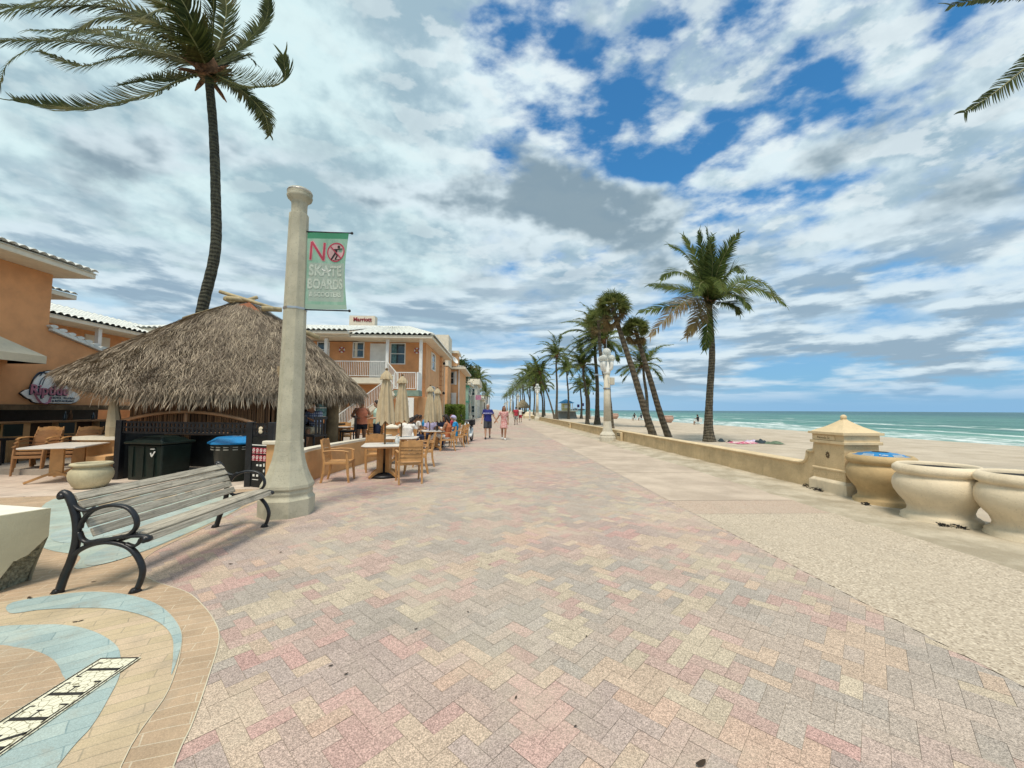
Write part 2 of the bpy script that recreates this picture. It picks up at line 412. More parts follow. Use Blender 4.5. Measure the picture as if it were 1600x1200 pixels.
# ================================================================== GROUND
def ground_mat(name, col, col2, sc=1.2, fine=140, fs=.25, rough=.95, bump=.5):
    m, t, b = base_mat(name)
    tc = t.new('ShaderNodeTexCoord').outputs['Object']
    c = t.mix(t.ramp(t.noise(tc, sc, 7, .65), .35, .68), col, col2)
    f = t.noise(tc, fine, 3, .8)
    c = t.mix(1.0, c, t.new('ShaderNodeCombineColor', {i: t.ramp(f, .25, .75, 1-fs, 1+fs, False) for i in range(3)}).outputs[0], 'MULTIPLY')
    t.l.new(c, b.inputs['Base Color']); b.inputs['Roughness'].default_value = rough
    b.inputs['Specular IOR Level'].default_value = .25
    h = t.math('ADD', t.noise(tc, 7, 8, .7), t.math('ADD', t.math('MULTIPLY', f, .12), t.math('MULTIPLY', t.noise(tc, 2.2, 5, .6), 1.2 if 'beach' in name else .2)))
    bp = t.new('ShaderNodeBump', {'Strength': bump, 'Distance': .06, 'Height': h}); t.l.new(bp.outputs[0], b.inputs['Normal'])
    return m
sand_m = ground_mat('beach_sand', (.44, .37, .28), (.56, .48, .375), .7)
sand_strip_m = ground_mat('swept_sand', (.36, .305, .22), (.56, .49, .375), 1.6, 160, .3)
mb = MB(); mb.add([(-1500, -60, -.03), (6.6, -60, -.03), (6.6, 7000, -.03), (-1500, 7000, -.03)], [(0,1,2,3)])
struct('ground', mb, ground_mat('plain_ground', (.42, .37, .29), (.5, .45, .36), .4))

# brick promenade: every paver a face with its own colour, joints are the sheet under them
m, t, b = base_mat('promenade_pavers')
at = t.new('ShaderNodeVertexColor', layer_name='col').outputs[0]
tc = t.new('ShaderNodeTexCoord').outputs['Object']
sp = t.new('ShaderNodeTexVoronoi', {'Vector': tc, 'Scale': 240.0}).outputs['Color']
spk = t.new('ShaderNodeSeparateColor', {0: sp}).outputs[0]
sp2 = t.noise(tc, 55, 4, .75)
mul = t.math('MULTIPLY', t.ramp(spk, 0, 1, .58, 1.46, False), t.ramp(sp2, .3, .7, .84, 1.18))
c = t.mix(1.0, at, t.new('ShaderNodeCombineColor', {0: mul, 1: mul, 2: mul}).outputs[0], 'MULTIPLY')
sandv = t.math('MULTIPLY', t.ramp(t.noise(tc, .55, 7, .68, .4),   .46, .70), .55)
c = t.mix(sandv, c, (.56, .49, .37))
c = t.mix(t.math('MULTIPLY', t.ramp(t.noise(t.mapping(tc, loc=(7, 3, 0)), 1.1, 7, .7, .5), .55, .75), .32), c, (.26, .23, .19))
t.l.new(c, b.inputs['Base Color']); b.inputs['Roughness'].default_value = .85; b.inputs['Specular IOR Level'].default_value = .3
bp = t.new('ShaderNodeBump', {'Strength': .35, 'Distance': .008, 'Height': t.math('ADD', spk, sp2)}); t.l.new(bp.outputs[0], b.inputs['Normal'])
paver_m = m
joint_m = ground_mat('paver_joints', (.33, .28, .22), (.48, .41, .33), 3)
XL, XR = -9.5, 3.0
PAL = [((.53, .33, .285), 16), ((.50, .28, .25), 8), ((.56, .47, .31), 14), ((.61, .52, .35), 6), ((.33, .31, .275), 17), ((.41, .355, .30), 18), ((.46, .37, .30), 20), ((.59, .42, .28), 10), ((.37, .355, .32), 8)]
pal = [c_ for c_, k in PAL for _ in range(k)]
rg = random.Random(3)
cellc = {}
def paver_col(u, v, y):
    k = (math.floor(u/.34+.3*math.sin(v*3)), math.floor(v/.34+.3*math.sin(u*2.3)))
    if k not in cellc: cellc[k] = (rg.choice(pal), rg.random())
    a = cellc[k][0] if (cellc[k][1] < .62 and rg.random() < .86) else rg.choice(pal)
    n = noise.noise(Vector((u*.35, v*.35, 3)))
    mean = (.465, .385, .32)
    pink = (.50, .36, .31)
    w_ = .56+.2*min(1, max(0, (y-4)/8))
    o = [a[i]*(1-w_) + (mean[i] if n < .1 else pink[i])*w_ for i in range(3)]
    j = .92*(1+rg.uniform(-.07, .07))
    return (o[0]*j, o[1]*j, o[2]*j, 1)
mb = MB(); cols = []
s2 = math.sqrt(.5); W_ = .1; g_ = .0009
YN = 46.0
def uv2xy(u, v): return ((u-v)*s2, (u+v)*s2)
def in_region(x, y): return XL < x < XR and .7 < y < YN and x > -y*1.5-1.5
I = int(75/W_)
# herringbone: row i holds L-shaped pairs
for i in range(-I, I):
    for j in range(-I, I):
        k = (i - j) % 4
        u, v = i*W_, j*W_
        x, y = uv2xy(u, v)
        if not (XL-.2 < x < XR+.2 and .5 < y < YN+.2 and x > -y*1.5-1.8): continue
        if k == 0: d = (2*W_, W_)        # horizontal paver starting here
        elif k == 2+0: d = None
        else: d = None
        if k == 0:
            q = (u, v, u+2*W_, v+W_)
        elif k == 3:
            # vertical paver occupying this cell and the one above
            q = (u, v, u+W_, v+2*W_)
        else: continue
        cx, cy = uv2xy((q[0]+q[2])/2, (q[1]+q[3])/2)
        if not (XL < cx < XR+.06 and .6 < cy < YN): continue
        vs = [uv2xy(q[0]+g_, q[1]+g_), uv2xy(q[2]-g_, q[1]+g_), uv2xy(q[2]-g_, q[3]-g_), uv2xy(q[0]+g_, q[3]-g_)]
        dz = rg.uniform(0, .0012)
        mb.add([(min(max(a_, XL), XR), b_, dz) for a_, b_ in vs], [(0, 1, 2, 3)])
        cc = paver_col(q[0], q[1], cy); cols += [cc]*4
nv = len(mb.v)
mb.mi = 1
mb.add([(XL, .3, -.004), (XR, .3, -.004), (XR, YN, -.004), (XL, YN, -.004)], [(0,1,2,3)]); cols += [(.5,.43,.34,1)]*4
mb.mi = 0
mb.add([(-9, YN, 0), (XR, YN, 0), (XR, 420, 0), (-9, 420, 0)], [(0,1,2,3)]); cols += [(.43,.355,.295,1)]*4
mb.add([(-9.5, -30, 0), (XR, -30, 0), (XR, .75, 0), (-9.5, .75, 0)], [(0,1,2,3)]); cols += [(.43,.36,.30,1)]*4
pv = struct('promenade', mb, [paver_m, joint_m])
ca = pv.data.color_attributes.new('col', 'FLOAT_COLOR', 'CORNER')
ca.data.foreach_set('color', [x for c_ in cols for x in c_])

# exposed aggregate walkway
def aggregate(name, lo, hi_, scale, base):
    m, t, b = base_mat(name)
    tc = t.new('ShaderNodeTexCoord').outputs['Object']
    vo = t.new('ShaderNodeTexVoronoi', {'Vector': tc, 'Scale': scale})
    f = t.new('ShaderNodeSeparateColor', {0: vo.outputs['Color']}).outputs[1]
    c = t.mix(f, lo, hi_)
    c = t.mix(t.ramp(vo.outputs['Distance'], .35, .75), c, base)
    c = t.mix(t.ramp(t.noise(tc, .9, 7, .65), .42, .72, 0, .35), c, base)
    c = t.mix(t.ramp(t.noise(t.mapping(tc, loc=(4, 9, 0), scl=(1.6, .5, 1)), 1.0, 8, .72, .5), .52, .76, 0, .4), c, (.30, .26, .20))
    t.l.new(c, b.inputs['Base Color']); b.inputs['Roughness'].default_value = .9
    bp = t.new('ShaderNodeBump', {'Strength': .7, 'Distance': .006, 'Height': t.math('SUBTRACT', 1.0, vo.outputs['Distance'])}); t.l.new(bp.outputs[0], b.inputs['Normal'])
    return m
agg = aggregate('pebble_aggregate', (.27, .21, .15), (.72, .62, .48), 62, (.48, .40, .30))
agg_p = aggregate('pink_aggregate', (.36, .23, .17), (.62, .50, .38), 75, (.46, .37, .29))
smooth_c = ground_mat('smooth_walkway', (.42, .34, .265), (.57, .47, .37), .8, 70, .16, .9, .2)
mb = MB(); mb.add([(3.0, -30, .001), (5.35, -30, .001), (5.35, 5.86, .001), (3.0, 5.86, .001)], [(0,1,2,3)]); struct('pebble_walkway', mb, agg)
mb = MB(); mb.add([(3.0, 5.87, .0), (5.35, 5.87, .0), (5.35, 6.72, .0), (3.0, 6.72, .0)], [(0,1,2,3)]); struct('pebble_walkway', mb, agg_p)
mb = MB(); mb.add([(3.0, 6.73, .001), (5.35, 6.73, .001), (5.35, 420, .001), (3.0, 420, .001)], [(0,1,2,3)]); struct('walkway', mb, smooth_c)
mb = MB()
for y0 in [6.725+k*3.0 for k in range(1, 16)]: mb.box((4.17, y0, .0035), (2.34, .012, .003))
struct('walkway_joints', mb, joint_m)
# wind-blown sand strip with a ragged edge
mb = MB(); ys = [(-8 + k*.12) for k in range(int(60/.12))]
def edge(y): return 5.14 + .10*noise.noise(Vector((0, y*.6, 1))) + .07*noise.noise(Vector((0, y*2.7, 5))) + (.0 if y > 6.6 else -.05*(6.6-y)**.5) + .02*noise.noise(Vector((0, y*11, 5)))
vs = []; K = 12
for y in ys:
    for k in range(K+1):
        u = k/K; x = edge(y)+(6.9-edge(y))*u
        z = .004 + .022*min(1, u*2.5) + .018*noise.noise(Vector((x*2.2, y*1.7, 0)))*min(1, u*4) + .009*noise.noise(Vector((x*9, y*7, 0)))*min(1, u*4)
        if k == 0: z = -.004
        vs.append((x, y, z))
mb.add(vs, [(i*(K+1)+k, i*(K+1)+k+1, (i+1)*(K+1)+k+1, (i+1)*(K+1)+k) for i in range(len(ys)-1) for k in range(K)])
struct('sand_strip', mb, sand_strip_m, smooth=True)
mb = MB(); mb.add([(5.15, 51.8, .006), (6.6, 51.8, .006), (6.6, 420, .006), (5.15, 420, .006)], [(0,1,2,3)]); struct('sand_strip', mb, sand_strip_m)

# beach: a grid that steps coarser with distance and runs under the water
def zb(x, y):
    base = 0 if x < 20 else -1.25*min(1, (x-20)/24)
    return base + .03*noise.noise(Vector((x*.7, y*.5, 0))) + .035*noise.noise(Vector((x*.21, y*.17, 4))) + .014*noise.noise(Vector((x*2.3, y*2.3, 9)))
xs = [6.45+k*.18 for k in range(60)]; 
while xs[-1] < 75: xs.append(xs[-1]+max(.2, (xs[-1]-15)*.05))
yy = [-12+k*.5 for k in range(24)] + [k*.22 for k in range(150)]
while yy[-1] < 900: yy.append(yy[-1]+max(.25, (yy[-1]-30)*.035))
mb = MB(); nx = len(xs)
mb.add([(x, y, zb(x, y)) for y in yy for x in xs], [(i*nx+k, i*nx+k+1, (i+1)*nx+k+1, (i+1)*nx+k) for i in range(len(yy)-1) for k in range(nx-1)])
struct('beach', mb, sand_m, smooth=True)

# sea
m, t, b = base_mat('sea_water')
tc = t.new('ShaderNodeTexCoord').outputs['Object']
sx = t.new('ShaderNodeSeparateXYZ', {0: tc}).outputs
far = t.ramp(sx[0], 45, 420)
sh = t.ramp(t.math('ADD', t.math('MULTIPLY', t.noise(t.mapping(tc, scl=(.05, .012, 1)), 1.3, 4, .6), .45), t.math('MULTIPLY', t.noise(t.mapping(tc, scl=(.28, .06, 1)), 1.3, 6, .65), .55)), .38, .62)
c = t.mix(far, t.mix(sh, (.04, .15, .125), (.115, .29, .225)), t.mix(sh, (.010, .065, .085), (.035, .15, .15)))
# foam of the breakers: long ragged rows parallel to the shore
warp = t.noise(t.mapping(tc, scl=(.02, .028, 1)), 1.6, 5, .6)
row = t.new('ShaderNodeTexWave', {'Vector': t.new('ShaderNodeCombineXYZ', {0: t.math('ADD', t.math('MULTIPLY', sx[0], .03), t.math('MULTIPLY', warp, .75)), 1: 0.0, 2: 0.0}).outputs[0], 'Scale': 1.15, 'Distortion': 0.0}, wave_type='BANDS', bands_direction='X', wave_profile='SAW').outputs[1]
brk = t.noise(t.mapping(tc, scl=(.10, .034, 1)), 1.0, 6, .62)
fz = t.math('MULTIPLY', t.ramp(row, .62, .86), t.ramp(brk, .49, .57))
fz = t.math('MULTIPLY', fz, t.ramp(sx[0], 120, 60))
lace = t.ramp(t.noise(t.mapping(tc, scl=(.8, .35, 1)), 1.4, 8, .75), .42, .60)
wash = t.math('MULTIPLY', t.ramp(t.math('ADD', sx[0], t.math('MULTIPLY', warp, 16.0)), 63, 53), t.math('ADD', t.math('MULTIPLY', lace, .75), .1))
foam = t.math('MAXIMUM', t.math('MULTIPLY', fz, t.math('ADD', t.math('MULTIPLY', lace, .6), .5)), wash, clamp=True)
c = t.mix(foam, c, (.80, .84, .82))
t.l.new(c, b.inputs['Base Color'])
t.l.new(t.math('ADD', .32, t.math('MULTIPLY', foam, .5)), b.inputs['Roughness']); b.inputs['Specular IOR Level'].default_value = .12
wv1 = t.noise(t.mapping(tc, scl=(.30, .12, 1)), 1.2, 6, .6); wv2 = t.noise(t.mapping(tc, scl=(.9, .45, 1)), 1.6, 5, .6)
bp = t.new('ShaderNodeBump', {'Strength': .9, 'Distance': 1.1, 'Height': t.math('ADD', wv1, t.math('MULTIPLY', wv2, .3))}); t.l.new(bp.outputs[0], b.inputs['Normal'])
xs = [33+k*.45 for k in range(80)]
while xs[-1] < 6500: xs.append(xs[-1]*1.035)
yy = [-60+k*1.0 for k in range(200)]
while yy[-1] < 6500: yy.append(yy[-1]*1.04)
def zs(x, y):
    if x > 260: return -1.0
    sw = .16*min(1, max(0, (x-42)/10))*math.exp(-max(0, x-90)/90)
    ph = x*.42 + 3.2*noise.noise(Vector((x*.02, y*.02, 2))) 
    cr = max(0, math.sin(ph))**3 * (0.4+.9*max(0, noise.noise(Vector((x*.03, y*.035, 8)))+.3))
    return -1.0 + sw*cr*1.6 + .05*noise.noise(Vector((x*.3, y*.2, 6)))*min(1, max(0, (x-40)/8))
mb = MB(); nx = len(xs)
mb.add([(x, y, zs(x, y)) for y in yy for x in xs], [(i*nx+k, i*nx+k+1, (i+1)*nx+k+1, (i+1)*nx+k) for i in range(len(yy)-1) for k in range(nx-1)])
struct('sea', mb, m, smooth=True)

# ------------------------------------------------------------------ wave inlay left of the promenade
def brick_mat(name, a, b_, mortar, ang, bw=.34, bh=.085, sc=1.0):
    m, t, b = base_mat(name)
    tc = t.new('ShaderNodeTexCoord').outputs['Object']
    wp = t.new('ShaderNodeVectorMath', {0: tc, 1: t.new('ShaderNodeVectorMath', {0: t.new('ShaderNodeTexNoise', {'Vector': tc, 'Scale': .8}).outputs[1], 1: (.35, .35, 0)}, operation='MULTIPLY').outputs[0]}, operation='ADD').outputs[0]
    br = t.new('ShaderNodeTexBrick', {'Vector': t.mapping(wp, rot=(0, 0, R(ang))), 'Color1': (*a, 1), 'Color2': (*b_, 1), 'Mortar': (*mortar, 1), 'Scale': sc, 'Mortar Size': .0035, 'Mortar Smooth': .3, 'Bias': 0.0, 'Brick Width': bw, 'Row Height': bh})
    n = t.noise(tc, 150, 3, .8); n2 = t.noise(tc, 2.2, 6, .65)
    mu = t.math('MULTIPLY', t.ramp(n, .25, .75, .72, 1.28, False), t.ramp(n2, .3, .7, .85, 1.1))
    c = t.mix(1.0, br.outputs[0], t.new('ShaderNodeCombineColor', {i: mu for i in range(3)}).outputs[0], 'MULTIPLY')
    c = t.mix(t.ramp(t.noise(tc, 1.3, 7, .7, .3), .52, .72, 0, .5), c, (.52, .47, .36))
    ow_ = t.ramp(t.noise(t.mapping(tc, loc=(3, 8, 0)), 3.1, 8, .72, .6), .50, .74, 0, .55)
    c = t.mix(ow_, c, (.33, .28, .21))
    t.l.new(c, b.inputs['Base Color']); b.inputs['Roughness'].default_value = .88
    bp = t.new('ShaderNodeBump', {'Strength': .4, 'Distance': .006, 'Height': t.math('SUBTRACT', n, br.outputs[1])}); t.l.new(bp.outputs[0], b.inputs['Normal'])
    return m
inl_brown = brick_mat('inlay_brown', (.43, .31, .20), (.50, .36, .235), (.60, .50, .36), -20)
inl_tan = brick_mat('inlay_tan', (.52, .415, .26), (.57, .44, .30), (.38, .31, .21), -28)
inl_blue = brick_mat('inlay_blue', (.33, .43, .42), (.41, .49, .45), (.24, .33, .33), -35, .5, .11)
inl_teal = brick_mat('inlay_teal', (.38, .47, .42), (.43, .50, .43), (.33, .40, .36), -35, .5, .11)
inl_edge = mat('inlay_edge', (.60, .54, .40), .9, .06, 4, .2)
def sheet(name, pts, z, m, n=5, kind='structure', spline=True, edge_w=0):
    p = [(a_, b_, 0) for a_, b_ in pts]
    if spline:
        q = p+[p[0]]; P_ = [Vector(x) for x in [p[-1]]+q+[p[1]]]; out = []
        for i in range(1, len(P_)-2):
            a, b, c_, d = P_[i-1:i+3]
            for k in range(n):
                t_ = k/n; out.append(.5*((2*b)+(c_-a)*t_+(2*a-5*b+4*c_-d)*t_*t_+(3*b-a-3*c_+d)*t_**3))
        p = out
    import mathutils
    tri = mathutils.geometry.tessellate_polygon([[Vector(q) for q in p]])
    mb = MB(); mb.add([(q[0], q[1], z) for q in p], [tuple(f) if True else f for f in tri])
    o = struct(name, mb, m)
    for pl in o.data.polygons:
        if pl.normal.z < 0: pl.flip()
    if edge_w:
        mb = MB(); ring = [Vector((q[0], q[1], z+.0005)) for q in p]; L = len(ring)
        for i in range(L):
            a, b = ring[i], ring[(i+1) % L]
            if (b-a).length > .5: continue
            mb.bar(a, b, edge_w, .002)
        struct('inlay_joint', mb, inl_edge)
    return o
outer = [(-1.05, 1.2), (-1.38, 1.85), (-1.48, 2.09), (-1.64, 2.42), (-1.84, 2.8), (-2.04, 3.04), (-2.31, 3.29), (-2.6, 3.51), (-3.06, 3.74), (-3.40, 4.0), (-3.66, 4.45), (-3.75, 5.2), (-3.9, 6.2), (-4.1, 7.2)]
sheet('inlay', outer+[(-5.5, 8.2), (-8.4, 8.0), (-9.2, 7.0), (-7, 4.0), (-5, 1.0)], .0045, inl_brown, 6, edge_w=.006)
sheet('inlay_band', [(-1.0, .9), (-1.6, 1.85), (-1.78, 2.32), (-2.06, 2.77), (-2.28, 3.01), (-2.59, 3.25), (-2.9, 3.41), (-3.21, 3.5), (-3.5, 3.52), (-3.85, 3.38), (-4.3, 3.0), (-5, 1)], .008, inl_tan, 6, edge_w=.004)
sheet('inlay_band', [(-1.86, 2.44), (-2.06, 2.77), (-2.28, 3.01), (-2.59, 3.25), (-2.9, 3.41), (-3.21, 3.5), (-3.5, 3.50), (-3.8, 3.35), (-3.62, 3.18), (-3.47, 3.22), (-3.29, 3.24), (-3.06, 3.24), (-2.84, 3.2), (-2.57, 3.1), (-2.34, 2.97), (-2.15, 2.81), (-1.98, 2.6)], .0115, inl_blue, 4)
sheet('inlay_band', [(-1.5, 1.0), (-1.87, 1.86), (-1.94, 2.07), (-2.04, 2.26), (-2.15, 2.44), (-2.3, 2.61), (-2.46, 2.75), (-2.73, 2.9), (-2.99, 2.99), (-3.23, 3.01), (-3.6, 2.95), (-4.2, 2.5), (-4.4, 1)], .0115, inl_blue, 5)
sheet('inlay_band', [(-2.0, 1.0), (-2.25, 1.7), (-2.33, 2.05), (-2.36, 2.34), (-2.5, 2.47), (-2.67, 2.59), (-2.86, 2.68), (-3.04, 2.73), (-3.3, 2.74), (-3.8, 2.4), (-4.2, 1)], .015, inl_brown, 5)
sheet('inlay_band', [(-3.99, 4.01), (-4.31, 4.35), (-4.84, 4.55), (-5.6, 5.0), (-6.5, 5.9), (-7.43, 7.2), (-5.54, 7.49), (-4.4, 7.2), (-3.95, 6.3), (-3.8, 5.2), (-3.78, 4.4)], .008, inl_teal, 5)
sheet('inlay_band', [(-5.4, 5.1), (-5.42, 5.6), (-4.9, 6.1), (-4.1, 6.5), (-3.95, 5.9), (-4.49, 5.2), (-4.84, 4.75)], .0115, inl_blue, 5)
sheet('inlay_band', [(-4.20, 4.32), (-4.25, 4.75), (-3.85, 5.1), (-3.78, 4.75), (-3.80, 4.25), (-3.95, 4.08)], .0115, inl_blue, 5)
sheet('inlay_band', [(-6.9, 6.9), (-6.2, 7.2), (-5.3, 7.3), (-5.6, 6.9), (-6.2, 6.5)], .0115, inl_tan, 5)
# lettered mosaic strip
m, t, b = base_mat('cracked_mosaic')
tc = t.new('ShaderNodeTexCoord').outputs['Object']
vo = t.new('ShaderNodeTexVoronoi', {'Vector': tc, 'Scale': 30.0}, feature='DISTANCE_TO_EDGE').outputs[0]
c = t.mix(t.ramp(vo, .02, .07), (.30, .27, .17), (.76, .73, .56)); t.l.new(c, b.inputs['Base Color']); b.inputs['Roughness'].default_value = .7
mb = MB(); mb.box((-2.29, 1.85, .0165), (.24, 1.5, .004)); plate = mb.build('mosaic_street_plate', m)
tag(plate, 'white cracked mosaic strip with black lettering, set in the blue wave paving', 'paving plaque')
mb = MB()
for x in (-2.40, -2.18): mb.box((x, 1.85, .0195), (.008, 1.49, .003))
mb.box((-2.29, 2.592, .0195), (.212, .008, .003))
def letter(ch, y0, wd=.105):
    """serif capital, tops towards -x, reading towards +y"""
    xt, xb = -2.375, -2.195; z = .0195; th = .003
    def st(y, w_=.019): mb.box(((xt+xb)/2, y, z), (xb-xt, w_, th))
    def arm(x, y1, y2, w_=.006): mb.box((x, (y1+y2)/2, z), (w_, y2-y1, th))
    if ch == 'T': st(y0+wd/2); arm(xt+.003, y0-.01, y0+wd+.01); mb.box((xt+.016, y0-.007, z), (.026, .006, th)); mb.box((xt+.016, y0+wd+.007, z), (.026, .006, th)); arm(xb-.003, y0+wd*.25, y0+wd*.75)
    if ch == 'E':
        st(y0+.02)
        arm(xt+.003, y0-.005, y0+wd); arm(xb-.003, y0-.005, y0+wd+.01); arm(-2.29, y0+.02, y0+wd*.72)
        mb.box((xt+.014, y0+wd, z), (.022, .006, th)); mb.box((xb-.020, y0+wd+.008, z), (.036, .009, th)); mb.box((-2.29, y0+wd*.72, z), (.034, .006, th))
    if ch == 'R':
        st(y0+.02); arm(xb-.003, y0-.005, y0+.045); arm(xt+.003, y0-.005, y0+.07); arm(-2.285, y0+.02, y0+.07)
        mb.box((-2.328, y0+.085, z), (.075, .018, th)); mb.bar((-2.285, y0+.05, z), (xb, y0+wd, z), .017, th); arm(xb-.003, y0+wd-.015, y0+wd+.02)
    if ch == 'S':
        for x, a_, b_ in ((xt+.004, y0+.01, y0+.085), (-2.285, y0+.02, y0+.08), (xb-.004, y0+.01, y0+.085)): arm(x, a_, b_, .010)
        mb.box((-2.33, y0+.012, z), (.08, .018, th)); mb.box((-2.24, y0+.088, z), (.08, .018, th))
for ch, y0 in (('T', 2.435), ('E', 2.27), ('E', 2.10), ('R', 1.93), ('T', 1.77), ('S', 1.61)): letter(ch, y0)
mb.build('lettering', mat('black_mosaic', (.03, .028, .025), .8), plate)
# terrace tiles of the cafe
m, t, b = base_mat('terrace_tiles')
tc = t.new('ShaderNodeTexCoord').outputs['Object']
br = t.new('ShaderNodeTexBrick', {'Vector': t.mapping(tc, rot=(0, 0, R(14))), 'Color1': (.60, .49, .40, 1), 'Color2': (.66, .56, .46, 1), 'Mortar': (.33, .25, .2, 1), 'Scale': 1.0, 'Mortar Size': .007, 'Brick Width': .5, 'Row Height': .5}, offset=0.0)
c = t.mix(1.0, br.outputs[0], t.new('ShaderNodeCombineColor', {i: t.ramp(t.noise(tc, 1.8, 6, .6), .3, .7, .82, 1.1) for i in range(3)}).outputs[0], 'MULTIPLY')
t.l.new(c, b.inputs['Base Color']); b.inputs['Roughness'].default_value = .7
mb = MB(); mb.prism([(-40, 6.4), (-9.6, 6.9), (-7.1, 7.35), (-5.0, 7.75), (-4.4, 7.8), (-4.1, 9), (-4.1, 10.6), (-4.0, 13), (-3.9, 25), (-40, 25)], -.02, .012)
struct('terrace', mb, m)
# raised beer-garden floor behind the seat wall
mb = MB(); mb.prism([(-12.3, 9.6), (-4.25, 8.6), (-4.08, 10.6), (-3.75, 13.4), (-4.0, 16.5), (-12.3, 16.5)], .0125, .15); struct('terrace_deck', mb, mat('deck_floor', (.40, .35, .29), .8, .1, 2))
# fallen leaves and specks on the pavement
lf = mat('dead_leaf', (.045, .028, .015), .8)
def leaf_at(x, y, s, a):
    mb = MB(); n = 8; pts = []
    for k in range(n):
        an = 2*PI*k/n; pts.append((math.cos(an)*s, math.sin(an)*s*.42, .006+s*.12*math.cos(an*2)+s*.1))
    mb.add(pts+[(0, 0, .006)], [(n, k, (k+1) % n) for k in range(n)])
    o = mb.build('fallen_leaf', lf); o.location = (x, y, 0.002); o.rotation_euler = (0, 0, a); return o
leaves = [(.91, 1.78, .03, .4, 'largest dead leaf, dark and curled, near the bottom edge of the brick promenade'),
          (.12, 2.2, .012, 1.2, None), (-.98, 2.5, .014, .2, None), (-.86, 2.42, .014, .6, None), (-.55, 2.88, .014, .5, None), (-.2, 3.1, .012, 2.0, None), (-2.62, 4.1, .022, .3, None), (-2.3, 4.4, .018, 1.0, None), (-3.0, 3.05, .03, .5, None), (-3.75, 3.42, .035, 2.6, None), (-.05, 4.0, .012, .4, None), (.4, 2.0, .010, .4, None), (.63, 2.75, .010, .9, None), (-3.55, 3.72, .02, .4, None), (-3.1, 3.46, .02, .1, None)]
for x, y, s, a, lb in leaves:
    o = leaf_at(x, y, s, a); tag(o, lb or 'tiny dark dead leaf lying on the pavement', 'leaf', 'dead leaves scattered on the pavement')
# seaweed crumbs on the sand strip
mb = MB()
# ================================================================== BEACH SIDE
# low wall with stepped scroll up to the pier
def scroll_profile():
    p = [(7.45, .97), (7.50, .97), (7.535, .95), (7.56, .90), (7.575, .82), (7.60, .75), (7.62, .73), (7.76, .73), (7.765, .70), (7.78, .62), (7.81, .55), (7.86, .50), (7.94, .475), (8.1, .465)]
    return p
top = scroll_profile()+[(60.0, .465)]
out = [(7.45, -.05)]+[(a, b) for a, b in top]+[(60.0, -.05)]
Myz = Matrix(((0, 0, 1, 0), (1, 0, 0, 0), (0, 1, 0, 0), (0, 0, 0, 1)))   # local(x,y,z)->(world y, z, x)
wt = thing('beach_wall', 'long low yellow stucco wall with a rounded cap between promenade and beach', 'wall', (0, 0, 0))
mb = MB(); mb.prism([(a, b) for a, b in reversed(out)], 6.35, 6.61, Myz); mb.build('wall_body', beachwall, wt)
mb = MB(); mb.tube([(6.48, a, b+.02) for a, b in top], [.175]*len(top), 10, side=(1, 0, 0), ry=[.042]*len(top)); mb.build('cap', wallcap, wt, smooth=True)
mb = MB(); mb.box((6.44, 130, .2), (.28, 138, .48)); mb.build('wall_body', beachwall, wt)
mb = MB(); mb.tube([(6.44, 61, .485), (6.44, 199, .485)], .19, 8, side=(1,0,0), ry=.042); mb.build('cap', wallcap, wt, smooth=True)
for y0 in (19.6, 33.0):
    mb = MB(); mb.box((6.26, y0, .2), (.12, .62, .5)); o = mb.build('wall_block', wallcap, wt, bevel=.01)
    mb = MB()
    for z in (.36, .28): mb.box((6.197, y0, z), (.008, .5, .035))
    mb.build('vent_slot', soil, o)
# gate pier
pr = thing('gate_pier', 'square yellow pier with pyramid cap, ball finial and flower emblem', 'pier', (6.66, 7.24, 0))
mb = MB(); mb.box((0, 0, .09), (.80, .84, .26)); mb.tube([(0, 0, .22), (0, 0, .27)], [.565, .50], 4, start=PI/4, side=(1,0,0)); mb.build('base', urn_cream, pr, bevel=.008)
mb = MB(); mb.box((0, 0, .35), (.70, .72, .20)); mb.box((0, 0, .70), (.66, .68, .50)); mb.build('shaft', beachwall, pr, bevel=.006)
mb = MB(); mb.box((0, 0, .455), (.72, .76, .045)); mb.build('ledge', wallcap, pr, bevel=.015)
mb = MB(); mb.box((0, 0, .965), (.74, .78, .055)); mb.box((0, 0, 1.05), (.68, .72, .13)); mb.build('frieze', wallcap, pr, bevel=.008)
mb = MB(); mb.box((0, 0, 1.135), (.78, .80, .045))
prof = [(.52, 0), (.42, .045), (.28, .10), (.16, .165), (.07, .22), (.045, .245)]
mb.tube([(0, 0, 1.158+z) for r, z in prof], [r*.99 for r, z in prof], 4, side=(1,0,0), start=PI/4); mb.build('pyramid_cap', wallcap, pr)
mb = MB(); mb.ball((0, 0, 1.435), .052, 14, 10); mb.build('ball_finial', wallcap, pr, smooth=True)
mb = MB(); mb.box((-.345, .08, 1.045), (.014, .50, .085)); pl = mb.build('name_plaque', wallcap, pr)
mb = MB(); text_mb(mb, 'Nevada St', Matrix.Translation((-.3525, .08, 1.045)) @ Matrix.Rotation(-PI/2, 4, 'Z') @ Matrix.Rotation(PI/2, 4, 'X'), .07, .002); mb.build('lettering', bark_dk, pl)
mb = MB()
for k in range(8):
    a = 2*PI*k/8; mb.ball((-.333, .02+.036*math.cos(a), .72+.05*math.sin(a)), .013, 8, 6, (.3, 1, 1.2))
for k in range(14):
    a = 2*PI*k/14; a2 = a+2*PI/14; rr_ = (.027, .015)[k % 2]; rr2 = (.015, .027)[k % 2]
    mb.bar((-.333, .02+rr_*math.cos(a), .72+rr_*1.3*math.sin(a)), (-.333, .02+rr2*math.cos(a2), .72+rr2*1.3*math.sin(a2)), .008, .006)
mb.build('flower_emblem', bark_dk, pr)

